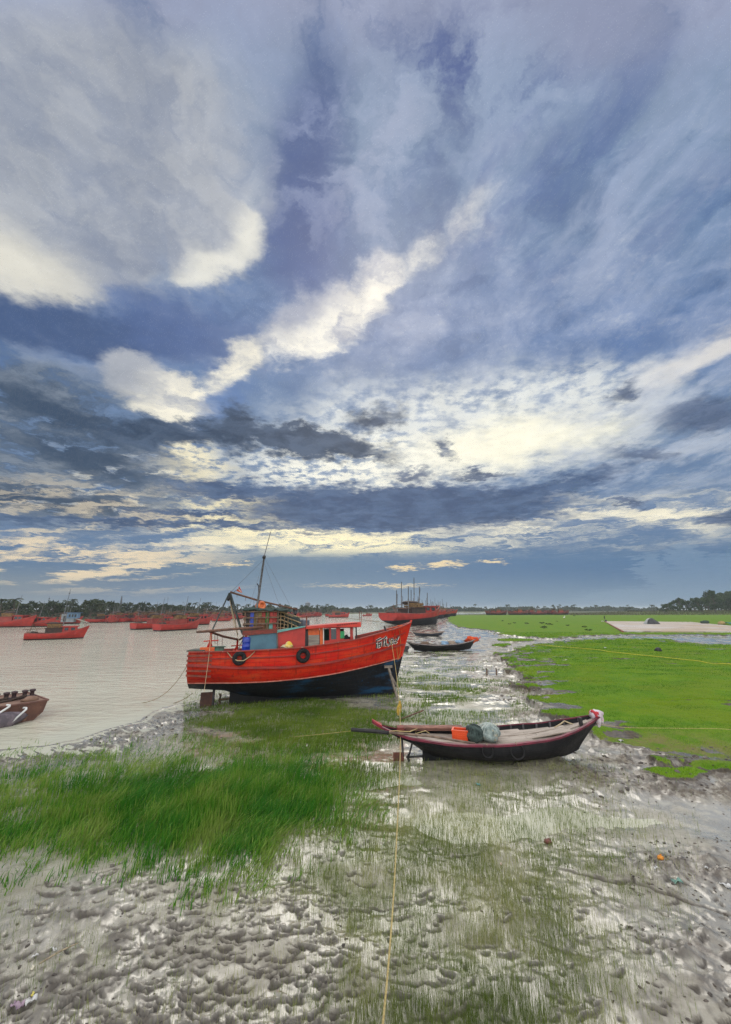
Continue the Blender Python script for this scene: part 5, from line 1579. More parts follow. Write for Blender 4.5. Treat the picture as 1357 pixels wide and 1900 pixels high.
for px, rr_ in ((905, 0.20), (960, 0.24)):
    s, z = s_fit([(px, 1396)])[0]
    tyre('tyre_fender', dinghy, s_skin(s, z + 0.02, -1, 0.035), (0, 1, -0.25), rr_ * 0.88, 0.024, rope_to=(s, -s_beam(s / SL) + 0.05, s_sheer(s) + 0.04))
# cloth bound round the bow
bx = SL - 0.10; bz = s_sheer(SL)
mb = MB(); mb.blob((bx - 0.02, 0, bz + 0.02), (0.20, 0.14, 0.13), 5, 0.20, 2.4, 18); mb.blob((bx - 0.02, -0.10, bz - 0.12), (0.08, 0.05, 0.16), 6, 0.25, 2.4, 14); mb.blob((bx + 0.12, -0.03, bz - 0.10), (0.06, 0.05, 0.14), 7, 0.25, 2.4, 14)
cl = mb.build('bow_cloth', pmat('white cloth', (0.62, 0.56, 0.58), (0.50, 0.42, 0.46), 4, 0.85, 0.6, 14, c3=(0.50, 0.10, 0.13), c3lo=0.55, c3hi=0.62, c3scale=5))
mb2 = MB(); mb2.torus((bx - 0.10, 0, bz + 0.0), 0.125, 0.045, Matrix.Translation((bx - 0.10, 0, bz)) @ Vector((1, 0.2, 0.3)).to_track_quat('Z', 'Y').to_matrix().to_4x4(), 18, 8); mb2.blob((bx - 0.06, -0.10, bz + 0.06), (0.07, 0.06, 0.06), 3, 0.2)
mb2.build('red_band', pmat('red cloth', (0.55, 0.045, 0.05), (0.40, 0.03, 0.04), 4, 0.85, 0.5, 14), cl)
def on_dinghy(o):
    o.matrix_world = Matrix.Translation((SF.O.x, SF.O.y, 0)) @ Matrix.Rotation(R(1.5), 4, 'Z') @ o.matrix_world
    return o
on_dinghy(cl); tag(cl, 'white and red cloth tied round the raised bow of the black open boat', 'cloth')
# orange crate with slots and a handle hole
pc = SF.P(858, 1371, 0.30); cz = s_deckz(pc.x) + 0.07
mb = MB(); W_, D_, H_ = 0.46, 0.34, 0.30
c_, s_ = math.cos(-0.35), math.sin(-0.35)
def cb(x, y, z, sx, sy, sz, mi=0): mb.box((pc.x + x * c_ - y * s_, -0.10 + x * s_ + y * c_, cz + z), (sx, sy, sz), -0.35, mi)
cb(0, 0, 0.015, W_, D_, 0.03)
for sx in (-1, 1):
    cb(sx * (W_ / 2 - 0.012), 0, H_ * 0.5, 0.024, D_, H_ * 0.94); cb(sx * (W_ / 2 - 0.012), 0, H_ * 0.97, 0.05, D_ + 0.03, 0.035)
for sy in (-1, 1):
    cb(0, sy * (D_ / 2 - 0.012), H_ * 0.5, W_ - 0.05, 0.022, H_ * 0.94); cb(0, sy * (D_ / 2 - 0.012), H_ * 0.97, W_ + 0.03, 0.05, 0.037)
    for q in range(4): cb(0.0, sy * (D_ / 2 + 0.002), 0.06 + 0.055 * q, W_ * 0.8, 0.012, 0.022)
    for q in (-0.46, -0.18, 0.18, 0.46): cb(q * W_, sy * (D_ / 2 + 0.004), H_ * 0.48, 0.022, 0.016, H_ * 0.9)
cb(0, 0, H_ * 0.62, W_ - 0.06, D_ - 0.06, 0.02, 1)
o = on_dinghy(mb.build('plastic_crate', [pmat('orange crate plastic', (0.72, 0.085, 0.020), (0.60, 0.060, 0.016), 2, 0.4, 0.1, 12), pmat('deep red crate fill', (0.45, 0.04, 0.02), (0.3, 0.03, 0.02), 4, 0.6)]))
tag(o, 'orange plastic crate on the deck of the black open boat beside the net bundles', 'crate')
def netlump(name, px, py, t, s, seed, mat, label, extra=None):
    p = SF.P(px, py, t)
    m_ = MB(); m_.blob((0, 0, s[2] * 0.86), s, seed, 0.10, 2.0, 26, flat=-s[2] * 0.86)
    # cords of the mesh lying over the lump
    rd = random.Random(seed)
    for i in range(16):
        a = rd.uniform(0, 6.28); tl = rd.uniform(-0.6, 0.6); pts = []
        for j in range(14):
            b = j / 13 * math.pi
            d = Vector((math.cos(a) * math.cos(b) - math.sin(a) * tl * 0.6, math.sin(a) * math.cos(b) + math.cos(a) * tl * 0.6, math.sin(b))).normalized()
            pts.append(Vector((d.x * s[0] * 1.03, d.y * s[1] * 1.03, s[2] * 0.86 + d.z * s[2] * 1.03)))
        m_.tube(pts, 0.009, 4, 1)
    o = m_.build(name, mat)
    o.matrix_world = Matrix.Translation((SF.O.x, SF.O.y, 0)) @ Matrix.Rotation(R(1.5), 4, 'Z') @ Matrix.Translation((p.x, p.y, s_deckz(p.x) + 0.065))
    tag(o, label, 'net')
    return o
netlump('fishing_net', 882, 1371, 0.28, (0.24, 0.34, 0.25), 4, [pmat('grey green net', (0.065, 0.095, 0.085), (0.040, 0.060, 0.055), 14, 0.95, 0.9, 60), pmat('net cord dark', (0.03, 0.05, 0.045), None, 10, 0.9)],
        'dark grey green net bundle between the orange crate and the paler net', None)
netlump('fishing_net', 908, 1371, 0.25, (0.32, 0.36, 0.26), 9, [pmat('pale net', (0.30, 0.36, 0.34), (0.16, 0.20, 0.19), 10, 0.95, 0.9, 50, c3=(0.36, 0.26, 0.12), c3lo=0.56, c3hi=0.68, c3scale=4), pmat('net cord pale', (0.48, 0.52, 0.48), (0.30, 0.36, 0.33), 10, 0.9)],
        'pale mottled net bundle on the deck of the black open boat', None)
# ropes on the boat
mb = MB()
mb.tube([SF.P(715, 1358, 0.25), SF.P(735, 1356, 0.2), SF.P(742, 1357, 0.25), SF.P(760, 1358, 0.2), SF.P(775, 1352, -0.1), SF.P(770, 1362, 0.2), SF.P(790, 1356, 0.0), SF.P(797, 1361, 0.2)], 0.016, 6)
mb.build('stern_rope', pmat('straw rope', (0.46, 0.36, 0.16), (0.34, 0.26, 0.12), 20, 0.9), dinghy)
mb = MB()
mb.tube([SF.P(1030, 1350, -0.2), SF.P(1040, 1344, -0.35), SF.P(1048, 1338, -0.42), SF.P(1060, 1343, -0.2), SF.P(1078, 1349, 0.0), SF.P(1090, 1348, 0.1)], 0.022, 6)
mb.build('bow_rope', ROPE, dinghy)
mb = MB(); mb.box((6.45, -0.12, s_sheer(6.45) + 0.03), (0.08, 0.10, 0.24)); mb.build('mooring_post', DARK, dinghy)

# ------------------------------------------------------------------ a plain country boat, used for the three others drawn up on the flat
def country_boat(name, label, frame, Lb, B, sheer_pts, fill, mats, floor=0.12, group=None):
    rt = empty(name, label, 'rowing boat', (frame.O.x, frame.O.y, frame.O.z), frame.yaw, group)
    bm_ = lambda tau: B * float(np.interp(tau, [0, 0.08, 0.25, 0.5, 0.75, 0.92, 1], [0.18, 0.48, 0.85, 1.0, 0.9, 0.5, 0.06]))
    sh = smooth_interp(sheer_pts)
    xk = lambda tau: 0.10 * Lb + Lb * 0.80 * tau
    kl = lambda x: float(np.interp(x / Lb, [0.08, 0.2, 0.5, 0.8, 0.92], [0.22, 0.06, 0.0, 0.05, 0.22]))
    build_hull('hull', rt, [mats[0], mats[0], mats[1]], xk, lambda tau: Lb * tau, sh, lambda x: 0.3, kl, bm_, lambda tau: 2.2 - 0.8 * abs(2 * tau - 1), 24, (3, 5), lambda x: sh(x) - floor, thick=0.05)
    mb = MB()
    for sd in (-1, 1):
        rws = []
        for i in range(31):
            x = Lb * i / 30; b = bm_(i / 30); z = sh(x)
            rws.append([(x, sd * (b - 0.05), z - 0.02), (x, sd * (b + 0.03), z - 0.04), (x, sd * (b + 0.03), z + 0.03), (x, sd * (b - 0.05), z + 0.04)])
        if sd > 0: rws = rws[::-1]
        mb.loft(rws, smooth=False, wrap=True)
    mb.build('rim', mats[2], rt)
    return rt, sh, bm_
RIMGREY = pmat('grey rim', (0.26, 0.22, 0.21), (0.14, 0.12, 0.12), 5, 0.7)
c0 = gp(757, 1212); c1 = gp(888, 1208)
yaw_ = math.atan2(c1.y - c0.y, c1.x - c0.x) - 0.02
DF = Frame((c0.x, c0.y + 0.9), yaw_)
def pk(F, px, py, t): return F.pick(px, py, t)
LD = DF.pick(885, 1190, 0)[0]
kb, ksh, kbm = country_boat('wooden_boat', 'black open boat with tattered orange bow cloth, beyond the big trawler', DF, LD, 1.05,
                            sorted([(DF.pick(x, y, t)) for x, y, t in ((759, 1191, 0.2), (775, 1195, 0.6), (810, 1198, 1.0), (850, 1195, 0.9), (872, 1190, 0.5), (887, 1184, 0.05))]), 0, [TAR, GREYWOOD, RIMGREY], 0.14)
# load: blue and grey sheets heaped amidships
for k_, (u, col_, lb) in enumerate(((0.42, pmat('grey sheet', (0.30, 0.28, 0.27), (0.2, 0.19, 0.18), 4, 0.8, 0.5, 10), 'grey'), (0.52, pmat('pale blue sheet', (0.20, 0.32, 0.44), (0.14, 0.22, 0.34), 3, 0.7, 0.5, 10), 'pale blue'),
                                   (0.63, pmat('tan sheet', (0.28, 0.22, 0.16), (0.2, 0.15, 0.12), 4, 0.8, 0.5, 10), 'tan'), (0.74, pmat('pale blue sheet', (0.20, 0.32, 0.44)), 'bright blue'), (0.25, TIMBER, 'brown'))):
    x = u * LD; m_ = MB(); m_.blob((0, 0, 0.05), (0.50, 0.55, 0.30), 30 + k_, 0.15, 2, 18, flat=-0.06)
    o = m_.build('cloth_heap', col_)
    o.matrix_world = Matrix.Translation(DF.O) @ Matrix.Rotation(yaw_, 4, 'Z') @ Matrix.Translation((x, 0, ksh(x) - 0.05))
    wh = {0: 'behind the pale blue heap amidships', 1: 'amidships', 2: 'between two blue heaps', 3: 'next to its orange bow', 4: 'near its stern'}[k_]
    tag(o, f'{lb} cloth heap {wh} in the orange bowed black boat', 'bundle', 'bundles in the black boat beyond the trawler')
m_ = MB(); m_.blob((0, 0, 0), (0.75, 0.32, 0.28), 41, 0.28, 3, 22)
for i in range(14):
    a = i * 0.9; m_.beam((0.35 * math.cos(a) + 0.3, 0.2 * math.sin(a), 0.0), (0.55 * math.cos(a) + 0.5, 0.35 * math.sin(a), 0.30 - 0.06 * (i % 5)), 0.07, 0.015)
o = m_.build('bow_cloth', pmat('orange rag', (0.65, 0.11, 0.02), (0.50, 0.04, 0.015), 4, 0.9, 0.6, 12))
o.matrix_world = Matrix.Translation(DF.O) @ Matrix.Rotation(yaw_, 4, 'Z') @ Matrix.Translation((LD - 0.55, 0, ksh(LD) - 0.12))
tag(o, 'tattered orange cloth wrapped over the bow of the black boat beyond the trawler', 'cloth')
c0 = gp(766, 1182); c1 = gp(822, 1181)
GF = Frame((c0.x, c0.y + 0.7), math.atan2(c1.y - c0.y, c1.x - c0.x))
LG = GF.pick(825, 1173, 0)[0]
country_boat('wooden_boat', 'small grey brown rowing boat on the wet mud before the red trawler group', GF, LG, 0.8,
             sorted([GF.pick(x, y, t) for x, y, t in ((763, 1171.5, 0.1), (780, 1174.5, 0.7), (800, 1175.5, 0.8), (815, 1173.5, 0.4), (825, 1171.5, 0.05))]), 0,
             [pmat('slate boat side', (0.030, 0.045, 0.075), (0.06, 0.06, 0.07), 3, 0.6), GREYWOOD, pmat('brown rim', (0.28, 0.19, 0.15), (0.2, 0.14, 0.11), 3, 0.8)], 0.14)
# white scraps of a dinghy-stern between the trawler's bow and the black boat
c0 = gp(752, 1211)
m_ = MB(); m_.box((0, 0, 0.35), (0.9, 0.5, 0.5)); m_.box((0.1, 0, 0.62), (0.4, 0.4, 0.08)); m_.tube([(0.5, 0, 0.3), (0.7, 0, 0.75)], 0.03, 6)
o = m_.build('outboard_box', [DARK]); o.location = (c0.x, c0.y, hat(c0.x, c0.y) - 0.05); tag(o, 'black engine box on the mud between the trawler bow and the black boat', 'engine box')
m_ = MB(); m_.blob((0.0, 0, 0.10), (0.30, 0.22, 0.26), 17, 0.35, 3, 16, flat=-0.1)
c0 = gp(762, 1211); o = m_.build('white_sack', WHITE); o.location = (c0.x, c0.y - 0.3, hat(c0.x, c0.y)); tag(o, 'crumpled white sack on the mud beside the black engine box', 'sack')

# ------------------------------------------------------------------ rusty steel pontoon at the left edge
pr, pl_ = gp(86, 1324, 0.18), gp(20, 1344, 0.0)
yaw_p = math.atan2(pr.y - pl_.y, pr.x - pl_.x)
BF = Frame((pl_.x, pl_.y), yaw_p)
pont = empty('steel_pontoon', 'rusty brown steel pontoon afloat at the left edge of the picture', 'pontoon', (BF.O.x, BF.O.y, 0), yaw_p)
xe, ze = BF.pick(89, 1299, 0.0); WB = 2.6
RUST = pmat('rusty plate', (0.135, 0.060, 0.040), (0.085, 0.038, 0.027), 1.6, 0.75, 0.4, 14, c3=(0.22, 0.12, 0.08), c3lo=0.56, c3hi=0.72)
RUSTD = pmat('rusty deck', (0.21, 0.125, 0.085), (0.14, 0.075, 0.055), 1.5, 0.8, 0.4, 14, c3=(0.10, 0.05, 0.04))
mb = MB()
prof = [(-6.0, -0.5), (0.25, -0.45), (xe - 0.10, 0.28), (xe, ze), (-6.0, ze)]
vs = [(x, 0, z) for x, z in prof] + [(x, WB, z) for x, z in prof]
mb.add(vs, [(4, 3, 2, 1, 0)[::-1], (5, 6, 7, 8, 9)[::-1]], 0); mb.add(vs, [(0, 1, 6, 5)[::-1], (1, 2, 7, 6)[::-1], (2, 3, 8, 7)[::-1], (4, 0, 5, 9)[::-1]], 0); mb.add(vs, [(3, 4, 9, 8)[::-1]], 1)
mb.build('hull', [RUST, RUSTD], pont)
mb = MB(); mb.beam((-6.0, -0.01, ze), (xe + 0.01, -0.01, ze), 0.07, 0.06); mb.beam((xe + 0.01, 0, ze), (xe + 0.01, WB, ze), 0.07, 0.06); mb.beam((-6, WB, ze), (xe, WB, ze), 0.07, 0.06); mb.build('deck_edge', pmat('brown edge', (0.17, 0.075, 0.055), (0.11, 0.05, 0.04), 4, 0.7), pont)
BOLL = pmat('dark purple bollard', (0.060, 0.032, 0.036), (0.035, 0.022, 0.024), 5, 0.6, 0.3, 14)
for px, py in ((52, 1292), (20, 1286), (-12, 1283)):
    p = BF.P(px, py, -1.25)
    mb = MB(); mb.box((p.x, 1.25, ze + 0.05), (0.52, 0.26, 0.08))
    for q in (-0.13, 0.13):
        mb.lathe([(0.085, 0.06), (0.075, 0.22), (0.12, 0.25), (0.12, 0.31), (0.05, 0.33), (0, 0.33)], (p.x + q, 1.25, ze + 0.02), 12)
    mb.build('bollard', BOLL, pont)
    mb = MB(); mb.tube([(p.x - 0.1, 1.15, ze + 0.12), (p.x - 0.7, 0.95, ze + 0.04), (p.x - 1.5, 0.75, ze + 0.035)], 0.06, 7); mb.build('mooring_rope', pmat('dark wet rope', (0.035, 0.022, 0.018), (0.06, 0.04, 0.03), 12, 0.9), pont)
p = BF.P(55, 1303, -0.45); mb = MB(); mb.blob((p.x, 0.45, ze + 0.02), (0.30, 0.18, 0.16), 3, 0.12, 2, 16, flat=-0.02); mb.build('hatch_cover', RUSTD, pont)
# white pipes of a ladder against its side
for px0, py0, px1, py1, t in ((22, 1340, 49, 1316, 0.35), (-12, 1330, 18, 1311, 0.35)):
    a_, b_ = BF.P(px0, py0, t), BF.P(px1, py1, t)
    mb = MB(); mb.tube([(a_.x - 0.9, a_.y, a_.z - 0.12), a_, b_, (b_.x + 0.03, b_.y + 0.15, b_.z + 0.02), (b_.x, 0.02, b_.z)], 0.04, 8)
    mb.build('white_pipe', pmat('white pipe', (0.66, 0.67, 0.66), (0.50, 0.51, 0.50), 3, 0.4), pont)
mb = MB(); a_ = BF.P(8, 1333, 0.25); mb.blob((a_.x - 0.1, -0.22, a_.z - 0.1), (0.75, 0.2, 0.28), 5, 0.12, 2, 18); mb.build('side_fender', pmat('purple grey canvas', (0.16, 0.13, 0.15), (0.09, 0.075, 0.09), 4, 0.8, 0.4, 12), pont)
# ------------------------------------------------------------------ the other red trawlers: prototypes, then copies
FRED = pmat('fleet red paint', (0.38, 0.022, 0.013), (0.27, 0.016, 0.011), 1.2, 0.6, c3=(0.20, 0.03, 0.025), c3lo=0.58, c3hi=0.74)
FRED2 = pmat('fleet faded red paint', (0.30, 0.040, 0.028), (0.22, 0.026, 0.020), 1.0, 0.6, c3=(0.18, 0.04, 0.03), c3lo=0.58, c3hi=0.74)
FDARK = pmat('fleet dark deck gear', (0.060, 0.030, 0.022), (0.030, 0.020, 0.018), 2.5, 0.8, c3=(0.12, 0.07, 0.03))
FOCH = pmat('fleet ochre bundles', (0.20, 0.11, 0.035), (0.10, 0.055, 0.025), 3.0, 0.8, c3=(0.06, 0.10, 0.05))
FBLK = pmat('fleet black bottom', (0.010, 0.011, 0.015), (0.022, 0.022, 0.026), 1.5, 0.7, spec=0.3)
def fleet_proto(variant, label, group=None, Lb=12.0, draft=0.0, mast=6.0, top=None):
    """stern at x=0, bow at x=Lb; z=0 is the water, or the mud when draft > 0"""
    rt = empty('fishing_trawler', label, 'trawler', (0, 0, 0), 0, group)
    top = top or (FRED if variant != 1 else FRED2)
    sh = smooth_interp([(0, 1.55 + draft), (Lb * 0.35, 1.35 + draft), (Lb * 0.6, 1.55 + draft), (Lb * 0.85, 2.25 + draft), (Lb, 3.0 + draft)])
    bt = (lambda x: 0.25) if draft == 0 else (lambda x: draft + 0.15 + 0.06 * x)
    bm = lambda tau: float(np.interp(tau, [0, 0.2, 0.5, 0.75, 0.9, 1], [1.6, 1.85, 1.9, 1.5, 0.8, 0.05]))
    kl = (lambda x: -0.5) if draft == 0 else (lambda x: float(np.interp(x, [0, 2, 5, Lb], [0.8, 0.35, 0.0, 0.0])))
    hull_, _ = build_hull('hull', rt, [FBLK, top, FDARK], lambda tau: Lb * 0.91 * tau, lambda tau: Lb * (0.91 * tau + 0.09 * tau ** 4), sh, bt, kl, bm, lambda tau: 3.2 - 1.8 * tau ** 2, 18, (3, 4), lambda x: sh(x) - 0.45, thick=0.09)
    mb = MB()
    for sd in (-1, 1):
        rws = []
        for i in range(19):
            x = Lb * (0.91 * i / 18 + 0.09 * (i / 18) ** 4); b = bm(i / 18); z = sh(x)
            rws.append([(x, sd * (b - 0.08), z), (x, sd * (b + 0.05), z - 0.03), (x, sd * (b + 0.05), z + 0.06), (x, sd * (b - 0.08), z + 0.06)])
        mb.loft(rws if sd < 0 else rws[::-1], smooth=False, wrap=True)
    mb.build('gunwale_cap', pmat('fleet rail', (0.34, 0.09, 0.07), (0.22, 0.05, 0.04), 3, 0.7), rt)
    d0 = 1.0 + draft
    f = {0: (0.30, 0.56, 0.56, 0.80), 1: (0.22, 0.50, 0.52, 0.74), 2: (0.34, 0.58, 0.60, 0.78)}[variant]
    mb = MB(); mb.box((Lb * (f[0] + f[1]) / 2, 0, d0 + 0.75), (Lb * (f[1] - f[0]), 2.5, 1.5)); mb.box((Lb * (f[0] + f[1]) / 2, 0, d0 + 1.53), (Lb * (f[1] - f[0]) + 0.3, 2.8, 0.10))
    mb.build('aft_cabin', FDARK if variant == 0 else FRED2, rt)
    mb = MB(); mb.box((Lb * (f[2] + f[3]) / 2, 0, d0 + 0.9), (Lb * (f[3] - f[2]), 2.2, 1.8), taper=0.96)
    wh = mb.build('wheelhouse', top, rt)
    mb = MB(); mb.box((Lb * (f[2] + f[3]) / 2, 0, d0 + 1.86), (Lb * (f[3] - f[2]) + 0.5, 2.6, 0.14)); mb.build('roof', top, wh)
    for sx in (0.28, 0.72):
        for sd in (-1, 1):
            mb = MB(); mb.box((Lb * (f[2] + (f[3] - f[2]) * sx), sd * 1.09, d0 + 1.28), (0.75, 0.05, 0.60)); mb.build('window', GLASS, wh)
    rd = random.Random(variant + 5)
    mb = MB()
    n = 6
    for i in range(n):
        for j in range(2):
            mb.box((Lb * f[0] + 0.4 + i * (Lb * (f[1] - f[0]) - 0.6) / n, -0.9 + 0.3 * rd.random(), d0 + 1.85 + j * 0.42), (0.42, 0.55, 0.38))
            mb.box((Lb * f[0] + 0.4 + (i + 0.5) * (Lb * (f[1] - f[0]) - 0.6) / n, -0.3, d0 + 1.80 + j * 0.42), (0.5, 1.5, 0.34))
    mb.build('crate_stack', FOCH, rt)
    mb = MB(); mb.blob((Lb * f[0] + 1.2, 0, d0 + 2.55), (1.3, 1.1, 0.35), 3 + variant, 0.15, 2, 14); mb.build('roof_bundle', FDARK, rt)
    mb = MB(); mb.blob((Lb * 0.12, 0.1, d0 + 0.5), (0.8, 1.0, 0.4), 13 + variant, 0.15, 2, 14); mb.build('net_heap', FDARK, rt)
    xm = Lb * (f[1] - 0.02 if variant != 1 else f[0] + 0.12)
    mb = MB(); mb.tube([(xm, 0, d0 + 1.0), (xm + 0.5, 0, d0 + 1.0 + mast * 0.62), (xm + 0.8, 0, d0 + 1.0 + mast)], [0.09, 0.07, 0.035], 6); mt = mb.build('mast', STEEL, rt)
    mb = MB(); mb.tube([(xm + 0.35, 0.0, d0 + mast * 0.6), (1.2, 0, d0 + mast * 0.42)], 0.05, 5); mb.tube([(1.2, 0, d0 + mast * 0.42), (0.5, -1.0, d0 + 0.5)], 0.05, 5); mb.tube([(1.2, 0, d0 + mast * 0.42), (0.5, 1.0, d0 + 0.5)], 0.05, 5); mb.tube([(1.2, 0, d0 + mast * 0.42), (2.2, 0.0, d0 + 0.6)], 0.05, 5)
    mb.build('gallows', POLE, rt)
    if draft > 0:
        for q, (mx_, my_, mh_) in enumerate(((Lb * 0.20, 0.5, mast * 0.75), (Lb * 0.40, -0.7, mast * 1.25), (Lb * 0.62, 0.4, mast * 0.95), (Lb * 0.12, -0.4, mast * 0.6), (Lb * 0.33, 0.9, mast * 1.1), (Lb * 0.50, 0.8, mast * 0.8), (Lb * 0.27, -0.9, mast * 0.9), (Lb * 0.7, -0.3, mast * 0.7))):
            mb = MB(); mb.tube([(mx_, my_, d0 + 0.5), (mx_ + 0.15, my_, d0 + 1.0 + mh_ * 1.15)], [0.07, 0.05], 6); mb.box((mx_ + 0.1, my_, d0 + mh_ * 0.75), (0.16, 0.10, 0.25)); mb.build('pole_mast', STEEL, rt)
    mb = MB(); mb.tube([(-0.4, -1.2, d0 + 1.35), (Lb * f[0], -1.1, d0 + 1.45)], 0.07, 5); mb.tube([(0.4, -1.2, d0 + 1.35), (0.4, -1.2, d0 + 0.4)], 0.06, 5); mb.build('pole_rack', POLE, rt)
    return rt

def place_copy(src, loc, yaw, scale, label, group=None, first=False):
    o = src if first else copy_tree(src)
    o.location = loc; o.rotation_euler = (0, 0, yaw); o.scale = (scale, scale, scale)
    if label: o['label'] = label
    if group: o['group'] = group
    return o

def span(px0, px1, py0, py1, z=0.0):
    """waterline from stern pixel to bow pixel: place, heading, length"""
    a, b = gp(px0, py0, z), gp(px1, py1, z)
    return a, math.atan2(b.y - a.y, b.x - a.x), (b - a).length
protoA = fleet_proto(0, 'x')
# anchored out in the river on the left
a, yw, ln = span(47, 158, 1189.5, 1186)
place_copy(protoA, (a.x - 1.5, a.y + 1.6, 0), yw, ln / 10.9, 'single red trawler anchored in the river at the far left, broadside on', first=True)
protoB = fleet_proto(2, 'x')
MID = 'red trawlers anchored in mid river'
def dirn(px, py, yaw, sc, label, src, group, first=False):
    p = gp(px, py); place_copy(src, (p.x, p.y, 0), yaw, sc, label, group, first)
dirn(246, 1168.5, R(58), 0.90, 'red trawler seen from astern in mid river, left one of the near pair', protoB, MID, True)
dirn(290, 1171.5, R(62), 0.92, 'red trawler seen from astern in mid river, right one of the near pair', protoB, MID)
dirn(326, 1161, R(55), 0.95, 'red trawler in mid river partly hidden behind the near pair', protoA, MID)
dirn(394, 1153, R(40), 0.62, 'small red trawler seen between the gallows legs of the big trawler', protoB, MID)
dirn(610, 1146, R(6), 0.95, 'red trawler in mid river beyond the big trawler, nearest of the group there', protoA, MID)
dirn(604, 1144, R(14), 0.95, 'red trawler in mid river beyond the big trawler, left of its neighbour', protoB, MID)
dirn(673, 1143, R(6), 0.55, 'small lone red boat far up the river behind the big trawler bow', protoB, MID)
# moored along the far shore on the left edge
LE = 'red trawlers moored at the left edge of the far shore'
for i, (px, py, yw_, sc, lb) in enumerate(((-30, 1164, 0.1, 1.0, 'red trawler cut by the left edge of the picture, moored at the far shore'), (30, 1163, 0.05, 0.82, 'red trawler moored at the far shore next to the boat cut by the left edge'),
                                           (88, 1158, 0.2, 0.8, 'red trawler with dark gear moored at the shore below the blue house'))):
    p = gp(px, py); place_copy(protoA if i % 2 else protoB, (p.x, p.y, 0), yw_, sc, lb, LE)
# the aground group right of the big trawler
protoC = fleet_proto(0, 'x', None, 12.0, 1.15, 4.6)
a, yw, ln = span(727, 812, 1163, 1159)
GR = 'red trawlers aground beyond the big trawler'
place_copy(protoC, (a.x - 1.0, a.y + 1.2, -0.25), yw, ln / 10.2, 'big red trawler with a black bottom, nearest of the group aground beyond the bow', GR, True).scale.z *= 0.68
protoD = fleet_proto(1, 'x', None, 12.0, 1.05, 4.9)
for i, (px, py, sc, m_, lb) in enumerate(((752, 1156.5, 1.45, 0, 'second red trawler of the aground group, just behind the nearest one'), (772, 1151, 1.45, 1, 'third red trawler of the aground group, mast left of the tallest'),
                                          (788, 1148.5, 1.5, 0, 'fourth red trawler of the aground group, bow out over the turf edge'), (804, 1146.3, 1.55, 1, 'fifth red trawler of the aground group, farther up the river'),
                                          (818, 1144.8, 1.6, 0, 'farthest red trawler of the aground group at the river bend'))):
    p = gp(px, py); place_copy(protoD if m_ else protoC, (p.x - 6, p.y, 0.0), R(10 + 3 * i), sc, lb, GR, first=(i == 1)).scale.z *= 0.66
# white panel with a name, as on the cabin of the nearest of the group
# packed rows along the far shore
ROW = 'red trawlers packed side by side along the far shore'
rowlab = 'red trawler moored in the packed row along the far shore'
shore = interp(FAR_SHORE_PX)
protoE = fleet_proto(1, rowlab, ROW, 12.0, 0.0, 5.0)
rd = random.Random(21)
px = 182; i = 0
while px < 600:
    py = shore(px) + rd.uniform(0.0, 0.9)
    p = gp(px, py)
    D = p.y
    yw_ = rd.choice((1.25, 1.45, 1.05, -1.2, -1.5, 0.8)) + rd.uniform(-0.15, 0.15)
    sc = rd.uniform(0.75, 0.95)
    src = (protoA, protoB, protoE)[i % 3]
    off = Vector((math.cos(yw_), math.sin(yw_), 0)) * 6 * sc
    place_copy(src, (p.x - off.x, p.y - off.y + 2.0, 0), yw_, sc, rowlab, ROW, first=(i == 2))
    px += (17 if px < 400 else 11) * rd.uniform(0.75, 1.2); i += 1
# second rank behind it, only upperworks and masts showing
px = 190
while px < 560:
    p = gp(px, shore(px) - 1.2); yw_ = rd.choice((1.3, -1.3, 1.0)); sc = rd.uniform(0.8, 1.0)
    place_copy((protoE, protoA)[i % 2], (p.x - 6 * math.cos(yw_), p.y + 4, 0.5), yw_, sc, 'red trawler in the rear rank behind the packed row along the far shore', 'red trawlers in the rear rank on the far shore')
    px += 34 * rd.uniform(0.8, 1.3); i += 1
# dull boats laid up beyond the far turf
LU = 'dull red boats laid up in a row beyond the far turf'
protoF = fleet_proto(2, 'dull dark red boat laid up in the row beyond the far turf', LU, 12.0, 0.8, 3.2, top=pmat('dull purple red', (0.16, 0.035, 0.032), (0.10, 0.028, 0.028), 1.0, 0.8))
px = 912; i = 0
while px < 1062:
    p = at(px, 1140.2, 285.0); sc = rd.uniform(0.85, 1.05)
    place_copy(protoF, (p.x, 285 + rd.uniform(-3, 3), 0.1), rd.choice((0.0, 3.1)) + rd.uniform(-0.15, 0.15), sc, None, LU, first=(i == 0))
    px += 19; i += 1
# tripod beacon standing in the river
p = gp(588, 1156.5)
m_ = MB()
for q in range(3):
    a = q * 2.094; m_.tube([(0.55 * math.cos(a), 0.55 * math.sin(a), -0.4), (0, 0, 1.5)], 0.05, 6)
m_.tube([(0, 0, 1.3), (0, 0, 2.4)], 0.06, 6); m_.box((0, 0, 1.35), (0.35, 0.35, 0.25))
o = m_.build('river_beacon', STEEL); o.location = (p.x, p.y, 0); tag(o, 'small grey tripod beacon standing in the river behind the red wheelhouse roof', 'beacon')

